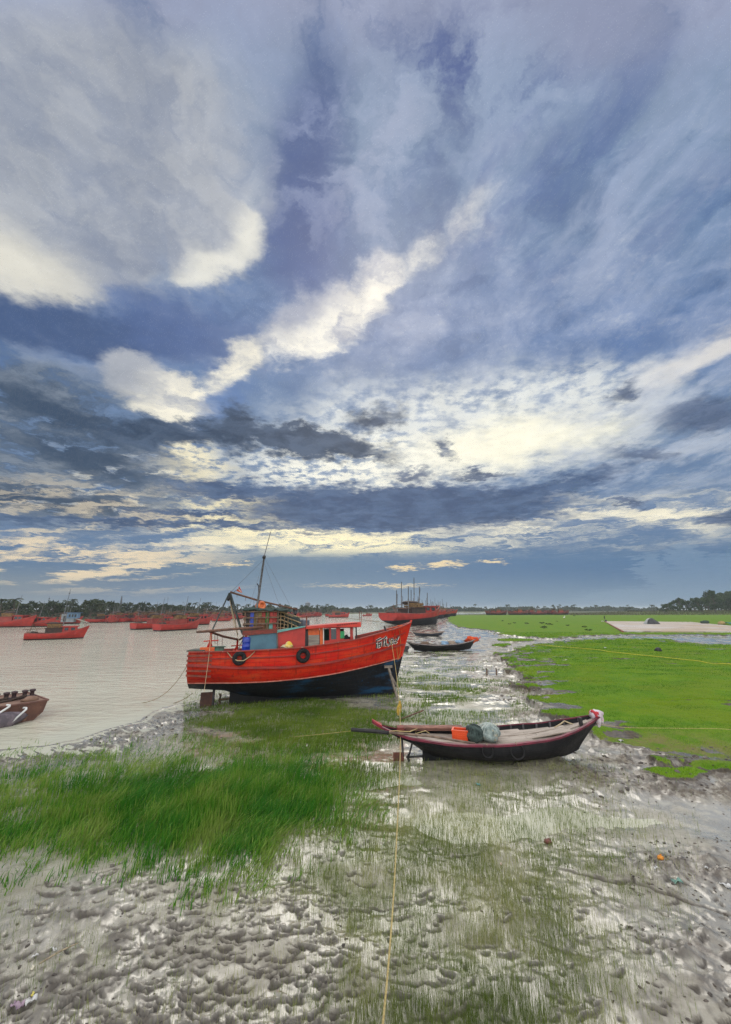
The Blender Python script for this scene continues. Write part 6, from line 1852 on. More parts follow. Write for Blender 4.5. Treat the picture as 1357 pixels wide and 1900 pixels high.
# ------------------------------------------------------------------ trees
def leaf_material(name, a, b, c):
    m = blade_material(name, a, b, c)
    return m
LEAFD = leaf_material('far leaves', (0.016, 0.030, 0.014, 1), (0.032, 0.050, 0.020, 1), (0.060, 0.075, 0.030, 1))
LEAFG = leaf_material('grove leaves', (0.012, 0.030, 0.012, 1), (0.026, 0.050, 0.016, 1), (0.055, 0.085, 0.030, 1))
BARK = pmat('bark', (0.09, 0.07, 0.055), (0.05, 0.04, 0.032), 6, 0.9)
def leaf_cloud(name, centres, mat, parent, size, seed):
    """many small leaf cards through the crown's volume, in clumps"""
    r_ = np.random.default_rng(seed)
    P_, T_ = [], []
    for (cx, cy, cz, rad, n) in centres:
        d = r_.normal(size=(n, 3)); d /= np.linalg.norm(d, axis=1)[:, None]
        rr_ = rad * r_.random(n) ** 0.45
        P_.append(np.array([cx, cy, cz]) + d * rr_[:, None] * np.array([1, 1, 0.8])); T_.append(np.full(n, r_.uniform(0.1, 0.9)) + r_.normal(0, 0.2, n))
    P_ = np.concatenate(P_); T_ = np.clip(np.concatenate(T_), 0, 1); n = len(P_)
    u = r_.normal(size=(n, 3)); u /= np.linalg.norm(u, axis=1)[:, None]
    w = np.cross(u, r_.normal(size=(n, 3))); w /= np.linalg.norm(w, axis=1)[:, None]
    s = size * r_.uniform(0.5, 1.3, n)[:, None]
    V = np.stack([P_ - u * s, P_ + w * s * 0.45, P_ + u * s, P_ - w * s * 0.45], 1).reshape(-1, 3)
    F = np.arange(4 * n).reshape(-1, 4)
    o = bulk_mesh(name, V, F, [mat], {'tone': np.repeat(T_, 4)})
    o.parent = parent
    return o
def bushy_tree(label, group, H, seed, mat, spread=0.42, leaves=420, size=0.30, low=0.25):
    rt = empty('broadleaf_tree', label, 'tree', (0, 0, 0), 0, group)
    r_ = random.Random(seed); mb = MB(); cs = []
    mb.tube([(0, 0, -0.3), (0.05 * H * r_.uniform(-1, 1), 0, H * 0.35), (0.08 * H * r_.uniform(-1, 1), 0, H * 0.8)], [H * 0.030, H * 0.022, H * 0.007], 6)
    nb = 9
    for i in range(nb):
        a = i * 2.4 + r_.uniform(-0.4, 0.4); z0 = H * r_.uniform(low, 0.7); rad = H * spread * r_.uniform(0.35, 1.0) * (1.15 - 0.5 * z0 / H); z1 = z0 + H * r_.uniform(0.06, 0.25)
        tip = (rad * math.cos(a), rad * math.sin(a), min(z1, H * 0.93)); mb.tube([(0, 0, z0 * 0.9), (tip[0] * 0.5, tip[1] * 0.5, (z0 + tip[2]) / 2), tip], [H * 0.012, H * 0.008, H * 0.003], 5)
        cs.append((*tip, H * r_.uniform(0.11, 0.19), leaves // (nb + 4)))
    for i in range(4):
        cs.append((H * r_.uniform(-0.12, 0.12), H * r_.uniform(-0.12, 0.12), H * r_.uniform(0.72, 0.90), H * r_.uniform(0.09, 0.16), leaves // (nb + 4)))
    mb.build('trunk', BARK, rt)
    leaf_cloud('crown', cs, mat, rt, size, seed)
    return rt
def palm_tree(label, group, H, seed, mat):
    rt = empty('palm_tree', label, 'palm', (0, 0, 0), 0, group)
    r_ = random.Random(seed); mb = MB()
    lean = r_.uniform(-0.10, 0.10) * H
    mb.tube([(0, 0, -0.3), (lean * 0.3, 0, H * 0.5), (lean, 0, H * 0.88)], [0.20, 0.15, 0.11], 6); mb.build('trunk', BARK, rt)
    V, T = [], []
    for i in range(15):
        a = i * 2.4; el = r_.uniform(-0.1, 1.0); ln = H * r_.uniform(0.22, 0.32); prev = None
        for k_ in range(6):
            u = k_ / 5; hx = ln * u * math.cos(el * (1 - 0.4 * u)); z = H * 0.88 + ln * u * math.sin(el) - ln * 0.75 * u * u
            p = np.array([lean + hx * math.cos(a), hx * math.sin(a), z])
            if prev is not None:
                sd = np.array([-math.sin(a), math.cos(a), 0]) * ln * 0.16 * (1 - 0.5 * u); dr = np.array([0, 0, -ln * 0.07])
                V += [prev, p, p + sd + dr, prev + sd + dr]; V += [prev, p, p - sd + dr, prev - sd + dr]; T += [r_.random()] * 8
            prev = p
    o = bulk_mesh('crown', np.array(V), np.arange(len(V)).reshape(-1, 4), [mat], {'tone': np.array(T)}); o.parent = rt
    return rt
def scatter_copies(protos, spots):
    used = set()
    for (k_, loc, rz, sc, lab, grp) in spots:
        src = protos[k_]
        o = src if k_ not in used else copy_tree(src)
        used.add(k_)
        o.location = loc; o.rotation_euler = (0, 0, rz); o.scale = (sc, sc, sc * rd.uniform(0.85, 1.15))
        if lab: o['label'] = lab
        if grp: o['group'] = grp
FT = 'trees along the far shore'
ftl, fpl = 'dark bushy tree in the line along the far shore', 'coconut palm rising from the tree line on the far shore'
P_far = [bushy_tree(ftl, FT, 8.0, 100 + i, LEAFD, 0.45, 300, 0.55, 0.15) for i in range(4)] + [palm_tree(fpl, 'palms along the far shore', 9.0, 200 + i, LEAFD) for i in range(2)]
spots = []
shore2 = interp([(-80, 1166)] + FAR_SHORE_PX + [(1240, 1136.6)])
px = -60.0
while px < 1228:
    base = gp(px, shore2(px)); D = base.y + rd.uniform(14, 50) * (1 if px < 900 else 4)
    if px > 900: D = rd.uniform(560, 760)
    x = (px - 678.5) / FPX * (D * CP - EYE * SP + 0.0)
    gz = hat(x, D)
    ptop = 1118 + 9.5 * min(1, max(0, (px - 100) / 650)) + rd.uniform(-3.2, 3.5)
    ztop = EYE + (1130 - ptop) / FPX * D
    sc = max(0.35, (ztop - gz) / 8.0)
    k_ = rd.randrange(4)
    spots.append((k_, (x, D, gz), rd.uniform(0, 6.28), sc * (1.0 if px < 900 else 1.1), None, None))
    if rd.random() < 0.30 and px > 60:
        D2 = D + 8; spots.append((4 + rd.randrange(2), ((px + 4 - 678.5) / FPX * D2 * 0.97, D2, gz), rd.uniform(0, 6.28), max(0.4, (EYE + (1130 - ptop + 4) / FPX * D2 - gz) / 9.2), None, None))
    px += rd.uniform(6.0, 12.5)
scatter_copies(P_far, spots)
# tall palms and the big bush at the left
pl = palm_tree('dark palm against the sky at the left edge of the far shore', None, 9.0, 301, LEAFD)
p = at(2, 1130, 120); pl.location = (p.x, 120, 0.7); pl.scale = (0.95, 0.95, 0.80)
pl = palm_tree('dark palm with a full head, right of the palm at the left edge', None, 9.0, 305, LEAFD)
p = at(27, 1130, 122); pl.location = (p.x, 122, 0.7); pl.scale = (1.0, 1.0, 0.82)
for i, (px, tp, D, lb) in enumerate(((170, 1117, 150, 'taller dark feathery tree right of the blue house'), (186, 1115, 155, 'tall dark feathery tree, rightmost of the clump by the blue house'), (98, 1118, 140, 'wispy dark tree left of the blue house'), (115, 1119, 142, 'wispy dark tree just behind the blue house'))):
    t_ = bushy_tree(lb, None, 8.0, 320 + i, LEAFD, 0.5, 520, 0.42, 0.2); p = at(px, 1130, D); sc = (EYE + (1130 - tp) / FPX * D - 0.7) / 7.8
    t_.location = (p.x, D, 0.7); t_.scale = (sc * 1.25, sc * 1.25, sc)
# grove on the right
GV = 'grove of dark trees on the right'
gvl = 'dark casuarina in the grove at the right edge of the picture'
P_g = [bushy_tree(gvl, GV, 10.0, 400 + i, LEAFG, 0.42, 1700, 0.42, 0.0) for i in range(4)]
spots = []
prof = interp([(1222, 1128), (1235, 1122), (1255, 1115), (1275, 1113), (1290, 1116), (1300, 1110), (1322, 1104), (1337, 1096), (1348, 1103), (1357, 1099), (1400, 1095)])
px = 1222; i = 0
while px < 1420:
    D = rd.uniform(290, 345); p = at(px, 1130, D); gz = hat(p.x, D) - 0.3
    zt_ = EYE + (1130 - prof(px) + rd.uniform(-3, 1.5)) / FPX * D
    spots.append((i % 4, (p.x, D, gz), rd.uniform(0, 6.28), max(0.25, (zt_ - gz) / 9.6), None, None))
    px += rd.uniform(4.5, 8.5); i += 1
scatter_copies(P_g, spots)
o = bushy_tree('small round bush standing alone on the skyline left of the right grove', None, 6.0, 450, LEAFD, 0.6, 500, 0.45, 0.05)
p = at(1168, 1130, 400); o.location = (p.x, 400, hat(p.x, 400)); o.scale = (1.3, 1.3, 1.0)
# woods and scrub that read as one mass
def leaf_mass(name, group, n, fx, mat, size):
    x, y, z, t_ = fx(n); P_ = np.stack([x, y, z], 1)
    u = rng.normal(size=(n, 3)); u /= np.linalg.norm(u, axis=1)[:, None]; w = np.cross(u, rng.normal(size=(n, 3))); w /= np.linalg.norm(w, axis=1)[:, None]
    s = (size * rng.uniform(0.5, 1.3, n))[:, None] * np.clip(y / 300, 0.4, 2.5)[:, None]
    V = np.stack([P_ - u * s, P_ + w * s * 0.5, P_ + u * s, P_ - w * s * 0.5], 1).reshape(-1, 3)
    o = bulk_mesh(name, V, np.arange(4 * n).reshape(-1, 4), [mat], {'tone': np.repeat(np.clip(t_, 0, 1), 4)})
    return tag(o, kind='stuff', group=group)
def fw(n):
    px = rng.uniform(-420, 1240, n); D = np.interp(px, [-420, -120, 0, 240, 390, 560, 725, 905, 1240], [150, 150, 140, 180, 240, 330, 520, 720, 760]) + rng.uniform(0, 60, n)
    x = (px - 678.5) / FPX * D * 0.972
    top = np.interp(px, [-120, 400, 725, 1240], [4.6, 6.2, 6.5, 7.5]) * (0.75 + 0.7 * fbm(px * 0.06, px * 0, 3, 141))
    return x, D, 0.6 + top * rng.random(n) ** 0.8, 0.4 + 0.9 * fbm(px * 0.05, D * 0.02, 3, 143) + rng.normal(0, 0.15, n)
leaf_mass('far_woods', 'woods along the horizon', 37000, fw, LEAFD, 0.9)
def sc_(n):
    px = rng.uniform(1055, 1420, n); D = 270 + 55 * rng.random(n); x = (px - 678.5) / FPX * D * 0.972
    gz, _, _ = hat_np(x, D)
    return x, D, gz + 0.1 + 0.9 * rng.random(n) ** 1.5 * (0.5 + fbm(x * 0.1, D * 0.1, 3, 151)), 0.5 + fbm(x * 0.05, D * 0.1, 3, 153) + rng.normal(0, 0.15, n)
leaf_mass('dyke_scrub', 'scrub on the dyke', 9000, sc_, blade_material('scrub leaves', (0.05, 0.045, 0.025, 1), (0.085, 0.085, 0.035, 1), (0.14, 0.14, 0.06, 1)), 0.4)
# dark shrubs dotted on the far turf
SHR = 'dark low shrubs on the far turf'
def shrub(label, group, seed, mat, n=160):
    rt = empty('low_shrub', label, 'shrub', (0, 0, 0), 0, group)
    r_ = random.Random(seed); mb = MB(); cs = []
    for i in range(6):
        a = i * 1.05 + r_.random(); tip = (0.45 * math.cos(a), 0.45 * math.sin(a), 0.35 + 0.25 * r_.random()); mb.tube([(0, 0, -0.1), tip], [0.04, 0.015], 4); cs.append((*tip, 0.30, n // 6))
    mb.build('stem', BARK, rt); leaf_cloud('crown', cs, mat, rt, 0.10, seed)
    return rt
LEAFB = leaf_material('shrub leaves', (0.008, 0.020, 0.008, 1), (0.015, 0.032, 0.010, 1), (0.030, 0.055, 0.016, 1))
ps = shrub('low dark shrub on the bright turf beyond the creek', SHR, 500, LEAFB)
for i, (px, py, w_) in enumerate(((933, 1153, 5), (946, 1159, 6), (955, 1157, 6), (978, 1158.5, 8), (1006, 1158, 9), (1010, 1166, 12), (1018, 1160, 9), (1024, 1160, 6), (1034, 1154, 4), (1054, 1162, 7), (1085, 1165, 9), (1093, 1171, 11), (1066, 1144, 5))):
    p = gp(px, py, 0.4); o = ps if i == 0 else copy_tree(ps)
    sc = w_ / FPX * p.y / 1.3; o.location = (p.x, p.y, hat(p.x, p.y) - 0.05); o.rotation_euler = (0, 0, i * 1.3); o.scale = (sc, sc, sc * 0.72)
# ------------------------------------------------------------------ buildings far off
p = at(134, 1142, 128); g0 = 0.6
bh = empty('blue_house', 'small blue and white house among trees on the far left shore', 'house', (p.x, 128, g0), 0.15)
HB = pmat('blue house wall', (0.10, 0.18, 0.28), (0.07, 0.13, 0.21), 1, 0.8); HW = pmat('pale house wall', (0.24, 0.26, 0.27), (0.18, 0.20, 0.22), 1, 0.8)
m_ = MB(); m_.box((-0.4, 0, 1.2), (3.6, 3, 2.4)); m_.build('wall', HW, bh)
m_ = MB(); m_.box((0.9, -0.9, 1.9), (3.0, 1.6, 1.6)); m_.build('upper_storey', HB, bh)
m_ = MB(); m_.box((0.7, -0.6, 2.78), (3.8, 2.8, 0.12)); m_.build('roof', pmat('dark blue roof', (0.06, 0.12, 0.22), (0.04, 0.08, 0.16), 1, 0.7), bh)
for x in (0.2, 1.0, 1.8):
    m_ = MB(); m_.box((x, -1.72, 1.9), (0.5, 0.06, 0.8)); m_.build('window', GLASS, bh)
m_ = MB(); m_.box((-1.2, -1.52, 1.0), (0.8, 0.06, 1.7)); m_.build('door', DARK, bh)
m_ = MB(); m_.beam((2.0, -1.5, 1.0), (6.5, -3.5, -0.1), 0.9, 0.08); m_.build('ramp', GREYWOOD, bh)
p = at(571, 1130, 430)
wt_ = empty('water_tower', 'grey water tower standing above the far tree line behind the big trawler', 'water tower', (p.x, 430, 0.7))
CONC = pmat('grey concrete', (0.24, 0.26, 0.29), (0.18, 0.20, 0.22), 0.5, 0.9)
for i in range(6):
    a = i * math.pi / 3; m_ = MB(); m_.tube([(2.0 * math.cos(a), 2.0 * math.sin(a), -0.5), (1.8 * math.cos(a), 1.8 * math.sin(a), 7.0)], 0.28, 6); m_.build('leg', CONC, wt_)
m_ = MB(); m_.lathe([(0, 6.6), (2.1, 6.7), (2.6, 7.4), (2.6, 9.6), (2.75, 9.7), (2.75, 9.9), (1.0, 10.7), (0.4, 10.9), (0.4, 11.4), (0, 11.5)], n=16); m_.build('tank', CONC, wt_)
m_ = MB(); m_.torus((0, 0, 3.4), 1.9, 0.18, n=12, k=6); m_.build('ring_beam', CONC, wt_)
# slim lattice masts and poles above the far trees
LM = pmat('lattice steel', (0.10, 0.11, 0.12), (0.07, 0.075, 0.08), 1, 0.6)
def lattice(px, ptop, D, w_, label):
    p = at(px, 1130, D); H = EYE + (1130 - ptop) / FPX * D - 0.6
    m_ = MB(); n = 9
    for i in range(n):
        for k_ in range(4):
            a0, a1 = k_ * math.pi / 2 + 0.78, (k_ + 1) * math.pi / 2 + 0.78
            r0, r1 = w_ * (1 - 0.92 * i / n), w_ * (1 - 0.92 * (i + 1) / n); z0, z1 = H * i / n, H * (i + 1) / n
            m_.beam((r0 * math.cos(a0), r0 * math.sin(a0), z0), (r1 * math.cos(a0), r1 * math.sin(a0), z1), 0.16); m_.beam((r0 * math.cos(a0), r0 * math.sin(a0), z0), (r1 * math.cos(a1), r1 * math.sin(a1), z1), 0.08)
    o = m_.build('lattice_mast', LM); o.location = (p.x, D, 0.6); tag(o, label, 'mast', 'masts above the far shore')
lattice(223, 1107, 190, 0.9, 'slim lattice mast above the trees right of the feathery clump')
lattice(441, 1122, 300, 1.2, 'short lattice mast above the far shore behind the big trawler boom')
def pole(px0, py0, px1, py1, D, label, r_=0.09):
    a, b = at(px0, py0, D), at(px1, py1, D)
    m_ = MB(); m_.tube([(0, 0, -2.0), (b.x - a.x, 0, b.z - a.z)], [r_, r_ * 0.5], 6); q = Vector((b.x - a.x, 0, b.z - a.z)) * 0.8; m_.box(tuple(q), (0.35, 0.2, 0.3))
    o = m_.build('tall_pole', LM); o.location = (a.x, D, a.z); tag(o, label, 'pole', 'poles above the far shore')
pole(121, 1128, 131, 1094, 124, 'leaning tall mast over the blue house at the left', 0.11)
pole(90, 1126, 92, 1107, 140, 'thin upright pole left of the leaning mast', 0.06)
pole(270, 1128, 271, 1114, 230, 'thin short pole above the shore between the lattice mast and the tall pole', 0.08)
pole(311, 1128, 312, 1107, 230, 'thin tall pole above the shore near the mid river trawlers', 0.09)
pole(340, 1128, 340, 1115, 250, 'thin short pole right of the tall pole above the far shore', 0.08)
# ------------------------------------------------------------------ drying floor on the far turf with its heaps
fz = 0.62
fl = plan([(1122, 1152.5), (1156, 1170.5), (1285, 1171), (1420, 1172), (1420, 1165), (1357, 1161), (1282, 1154)], fz)
m_ = MB(); n = len(fl)
m_.add([(x, y, fz) for x, y in fl] + [(x, y, 0.0) for x, y in fl], [tuple(range(n))] + [(i, n + i, n + (i + 1) % n, (i + 1) % n) for i in range(n)])
floor_ = m_.build('drying_floor', pmat('pale earthen floor', (0.46, 0.42, 0.39), (0.40, 0.31, 0.22), 0.07, 0.85, 0.5, 2.0, c3=(0.25, 0.21, 0.18), c3lo=0.52, c3hi=0.70, c3scale=0.3)); tag(floor_, kind='structure')
for pl_ in floor_.data.polygons:
    if pl_.index == 0 and pl_.normal.z < 0: pl_.flip()
m_ = MB(); e = [gp(1122, 1152.8, fz), gp(1156, 1171, fz)]; m_.beam((e[0].x, e[0].y, fz - 0.12), (e[1].x, e[1].y, fz - 0.12), 0.25, 0.32); o = m_.build('brick_kerb', pmat('brick edge', (0.30, 0.12, 0.075), (0.22, 0.09, 0.06), 1, 0.9)); tag(o, 'low brick kerb along the left edge of the pale drying floor', 'kerb')
p = gp(1211, 1158, fz); D = p.y; w_ = 21 / FPX * D
m_ = MB()
rw = []
for i in range(9):
    u = i / 8; x = (u - 0.5) * w_; h_ = 0.50 * w_ * math.sin(math.pi * min(1, u * 1.0) ** 0.8) ** 0.8 + 0.02
    rw.append([(x, -0.9, 0), (x, -0.85, h_ * 0.75), (x, -0.2, h_), (x, 0.7, h_ * 0.95), (x, 1.3, h_ * 0.5), (x, 1.6, 0)])
m_.loft(rw, mfun=lambda i, j: 1 if (j in (2, 3)) else 0); m_.add(rw[0], [(0, 1, 2, 3, 4, 5)]); m_.add(rw[-1], [(5, 4, 3, 2, 1, 0)])
o = m_.build('covered_heap', [pmat('black sheet', (0.012, 0.013, 0.018), (0.03, 0.03, 0.035), 1.5, 0.5), pmat('pale grey sheet', (0.36, 0.38, 0.38), (0.25, 0.27, 0.27), 1.5, 0.6)]); o.location = (p.x, p.y, fz); tag(o, 'black and grey covered heap on the pale drying floor', 'heap')
p = gp(1309, 1157, fz); m_ = MB(); m_.blob((0, 0, 0.3), (1.15, 0.6, 0.45), 61, 0.15, 2, 18, flat=-0.3); o = m_.build('net_heap', NET); o.location = (p.x, p.y, fz); tag(o, 'low black net heap at the right end of the drying floor', 'heap')
p = gp(1340, 1160, 0.5); m_ = MB(); m_.blob((0, 0, 0.3), (0.9, 0.5, 0.5), 62, 0.2, 2, 18, flat=-0.3); o = m_.build('sack_pile', pmat('ochre sacks', (0.34, 0.24, 0.09), (0.25, 0.18, 0.08), 2, 0.9)); o.location = (p.x, p.y, fz); tag(o, 'ochre sack pile beside the green sheet at the right edge', 'sacks')
p = gp(1352, 1159, 0.5); m_ = MB(); m_.loft([[(-1.6 + 0.4 * i, y, 0.25 + z + 0.06 * math.sin(i * 1.7)) for y, z in ((-1.2, -0.15), (-0.4, 0.2), (0.5, 0.25), (1.4, 0.0))] for i in range(12)]); o = m_.build('green_sheet', pmat('green tarpaulin', (0.02, 0.17, 0.10), (0.015, 0.10, 0.07), 1.5, 0.6)); o.location = (p.x + 1, p.y, 0.55); md = o.modifiers.new('cloth thickness', 'SOLIDIFY'); md.thickness = 0.03; tag(o, 'green sheet spread on the turf at the right edge beyond the drying floor', 'tarpaulin')
p = gp(1122.5, 1150, 0.5); m_ = MB(); m_.tube([(0, 0, -0.2), (0.03, 0, 1.35)], [0.16, 0.12], 8); m_.box((0, 0, 0.75), (0.42, 0.2, 0.25)); o = m_.build('mooring_stump', DARK); o.location = (p.x, p.y, hat(p.x, p.y)); tag(o, 'dark wooden stump standing at the far left corner of the drying floor', 'stump')
p = gp(1125, 1154, 0.5); m_ = MB(); m_.blob((0, 0, 0.2), (0.35, 0.3, 0.35), 63, 0.2, 2, 12, flat=-0.2); o = m_.build('stone', DARK); o.location = (p.x, p.y, hat(p.x, p.y)); tag(o, 'dark stone at the near foot of the stump by the drying floor', 'stone')
p = gp(1118.5, 1154, 0.5); m_ = MB(); m_.blob((0, 0, 0.1), (0.32, 0.22, 0.18), 64, 0.2, 2, 12, flat=-0.1); o = m_.build('white_sack', WHITE); o.location = (p.x, p.y, hat(p.x, p.y)); tag(o, 'small white bundle on the turf left of the dark stump', 'sack')
# egret on the far turf
p = gp(1047.5, 1149.5, 0.4)
m_ = MB(); m_.blob((0, 0, 0.55), (0.30, 0.13, 0.17), 71, 0.04, 1.5, 14); m_.tube([(0.20, 0, 0.62), (0.30, 0, 0.85), (0.24, 0, 1.02), (0.30, 0, 1.12)], [0.07, 0.05, 0.045, 0.05], 8); m_.tube([(0.30, 0, 1.12), (0.50, 0, 1.08)], [0.045, 0.008], 6, 1)
for q in (-0.05, 0.05): m_.tube([(0.0, q, 0.45), (-0.03, q, 0.2), (0.0, q, -0.05)], 0.018, 5, 1)
o = m_.build('egret', [pmat('white feathers', (0.80, 0.80, 0.78), (0.70, 0.70, 0.70), 5, 0.8), DARK]); o.location = (p.x, p.y, hat(p.x, p.y)); o.scale = (1.25, 1.25, 1.25); tag(o, 'white egret standing on the bright turf beyond the dark shrubs', 'bird')
# stakes, stones and scraps
for i, (px, py, h_, lb) in enumerate(((904, 1254, 0.42, 'short dark stake in the mud before the turf edge, left of two'), (922, 1253, 0.44, 'short dark stake in the mud before the turf edge, right of two'))):
    p = gp(px, py); m_ = MB(); m_.tube([(0, 0, -0.2), (0.01, 0.01, h_ * 0.6), (-0.03 + 0.02 * i, 0, h_)], [0.06, 0.055, 0.04], 7); o = m_.build('mud_stake', TIMBER); o.location = (p.x, p.y, hat(p.x, p.y)); tag(o, lb, 'stake', 'stakes before the turf edge')
p = gp(1223, 1212, BZ); m_ = MB(); m_.blob((0, 0, 0.12), (0.28, 0.22, 0.22), 66, 0.25, 2.4, 14, flat=-0.12); o = m_.build('stone', DARK); o.location = (p.x, p.y, hat(p.x, p.y)); tag(o, 'single black lump lying on the near turf above the yellow rope', 'stone')
def scrap(px, py, s, seed, mat, label, z=None, cat='litter', name='plastic_scrap', flat=None):
    p = gp(px, py, 0.05 if z is None else z)
    m_ = MB(); r_ = random.Random(seed); nu, nv = 9, 8; rws = []
    for i in range(nu):
        row = []
        for j in range(nv):
            u, v = i / (nu - 1) - 0.5, j / (nv - 1) - 0.5
            k_ = 1 - 0.35 * abs(math.sin(seed + 5 * u)) * abs(v) * 2
            row.append((u * s[0] * (1 - 0.3 * v * v), v * s[1] * k_, s[2] * (0.25 + 0.55 * math.sin(seed + 6.3 * u + 3 * v) * math.cos(seed * 2 + 7 * v) + 0.25 * math.sin(13 * u + 2 * seed))))
        rws.append(row)
    m_.loft(rws)
    o = m_.build(name, mat); md = o.modifiers.new('sheet thickness', 'SOLIDIFY'); md.thickness = 0.006
    o.location = (p.x, p.y, hat(p.x, p.y) + s[2] * 0.25); o.scale = (0.7, 0.7, 0.6); o.rotation_euler = (0, 0, seed * 1.1); tag(o, label, cat)
    return o
PWHITE = pmat('white plastic film', (0.60, 0.60, 0.59), (0.36, 0.35, 0.33), 9, 0.4, 0.5, 24)
scrap(1258, 1646, (0.24, 0.16, 0.07), 3, pmat('mint green plastic', (0.14, 0.30, 0.24), (0.10, 0.19, 0.155), 8, 0.5, 0.4, 20, c3=(0.24, 0.24, 0.19)), 'crumpled mint green plastic sheet among dark clods at the lower right')
scrap(1348, 1652, (0.22, 0.13, 0.06), 5, PWHITE, 'white and pale green plastic scrap at the right edge among dark clods')
scrap(1312, 1620, (0.12, 0.09, 0.04), 7, PWHITE, 'small white plastic scrap above the mint green sheet, to its right')
scrap(1219, 1624, (0.12, 0.07, 0.05), 9, PWHITE, 'small white plastic scrap left above the mint green sheet')
scrap(97, 1776, (0.17, 0.035, 0.05), 11, PWHITE, 'narrow white plastic strip on the pale mud at the lower left')
scrap(63, 1787, (0.10, 0.05, 0.03), 12, PWHITE, 'little white plastic flake left of the narrow white strip')
scrap(58, 1812, (0.08, 0.06, 0.05), 13, pmat('cream scrap', (0.66, 0.62, 0.50), (0.5, 0.46, 0.36), 8, 0.5), 'cream scrap on the mud below the narrow white strip')
scrap(55, 1876, (0.16, 0.12, 0.08), 15, PWHITE, 'crumpled white scrap by the bottom left corner of the mud')
scrap(58, 1863, (0.07, 0.05, 0.04), 16, pmat('yellow plastic', (0.62, 0.55, 0.12), (0.5, 0.4, 0.1), 8, 0.4), 'small yellow scrap touching the white one at the bottom left')
scrap(30, 1880, (0.20, 0.12, 0.07), 17, pmat('lilac cloth', (0.36, 0.26, 0.32), (0.25, 0.18, 0.24), 6, 0.8, 0.4, 20), 'lilac cloth scrap half buried by the bottom left corner', cat='rag', name='cloth_scrap')
scrap(120, 1637, (0.10, 0.07, 0.05), 19, PWHITE, 'white scrap at the lower fringe of the tall marsh grass')
scrap(930, 1602, (0.09, 0.06, 0.04), 21, pmat('orange white scrap', (0.62, 0.42, 0.36), (0.55, 0.5, 0.46), 12, 0.5), 'tiny pinkish scrap among the reeds at centre right')
scrap(888, 1458, (0.20, 0.10, 0.05), 22, pmat('teal plastic', (0.10, 0.34, 0.36), (0.06, 0.22, 0.24), 8, 0.4), 'small teal plastic scrap on the mud in front of the open boat')
scrap(1189, 1188, (1.3, 0.6, 0.10), 23, PWHITE, 'white sheet lying on the near turf just below the creek', z=BZ)
scrap(1124, 1206, (0.5, 0.3, 0.12), 24, PWHITE, 'small white scrap on the near turf above the yellow rope', z=BZ)
scrap(1151, 1363, (0.20, 0.16, 0.08), 25, PWHITE, 'white scrap on the turf edge right of the bow cloth', z=BZ)
p = gp(1228, 1603, 0.05); m_ = MB(); m_.blob((0, 0, 0.03), (0.055, 0.045, 0.04), 31, 0.12, 2.5, 16); m_.tube([(0.0, 0, 0.06), (0.01, 0, 0.09)], 0.012, 6); o = m_.build('orange_peel', pmat('orange skin', (0.78, 0.30, 0.02), (0.62, 0.20, 0.02), 8, 0.5, 0.3, 40)); o.location = (p.x, p.y, hat(p.x, p.y)); tag(o, 'bright orange fruit lying on dark clods at the lower right', 'fruit')
p = gp(1017, 1563, 0.03); m_ = MB(); m_.blob((0, 0, 0.035), (0.075, 0.05, 0.05), 33, 0.25, 2.5, 16, flat=-0.03); o = m_.build('red_clod', pmat('red brown clay', (0.19, 0.060, 0.050), (0.10, 0.035, 0.03), 9, 0.6)); o.location = (p.x, p.y, hat(p.x, p.y)); tag(o, 'red brown lump on the shining mud right of the reeds', 'stone')
p, q = gp(70, 1806, 0.06), gp(143, 1766, 0.06); m_ = MB(); m_.tube([(0, 0, 0.012), ((q.x - p.x) * 0.5, (q.y - p.y) * 0.5, 0.03), (q.x - p.x, q.y - p.y, 0.012)], [0.010, 0.012, 0.006], 6); o = m_.build('dead_stick', pmat('dead stem', (0.40, 0.33, 0.22), (0.24, 0.19, 0.13), 20, 0.9)); o.location = (p.x, p.y, max(hat(p.x, p.y), hat(q.x, q.y)) + 0.015); tag(o, 'dry pale stick on the mud below the narrow white strip', 'stick')
p, q = gp(741, 1341), gp(786, 1324); m_ = MB(); m_.tube([(0, 0, 0.03), (q.x - p.x, q.y - p.y, 0.05)], 0.03, 6); o = m_.build('dead_stick', POLE); o.location = (p.x, p.y, hat(p.x, p.y) + 0.03); tag(o, 'long brown stick on the wet flat behind the open boat stern', 'stick')
# ------------------------------------------------------------------ ropes
def rope(name, pts, r_, mat, label, cat='rope', n=7, sub=6):
    P_ = [Vector(p) for p in pts]; out = []
    for i in range(len(P_) - 1):
        p0, p1, p2, p3 = P_[max(i - 1, 0)], P_[i], P_[i + 1], P_[min(i + 2, len(P_) - 1)]
        for j in range(sub):
            t = j / sub
            out.append(0.5 * ((2 * p1) + (p2 - p0) * t + (2 * p0 - 5 * p1 + 4 * p2 - p3) * t * t + (3 * p1 - p0 - 3 * p2 + p3) * t ** 3))
    out.append(P_[-1])
    m_ = MB(); m_.tube(out, r_, n); o = m_.build(name, mat); tag(o, label, cat)
    return o
YROPE = pmat('yellow straw rope', (0.50, 0.40, 0.16), (0.36, 0.27, 0.10), 25, 0.85, 0.5, 120, c3=(0.58, 0.30, 0.10))
bw = TM @ TF.P(727, 1181, 0.72)
main = rope('mooring_rope', [bw, at(735, 1245, 20.6), at(740, 1290, 17.8), at(743, 1340, 14.4), at(742.5, 1420, 11.4), at(739, 1500, 9.3), at(732, 1640, 7.0), at(722, 1780, 5.5), at(711, 1900, 4.5), at(700, 2040, 3.3), at(690, 2400, 1.6)], 0.011, YROPE,
            'long straw coloured rope running from the big trawler bow towards the viewer')
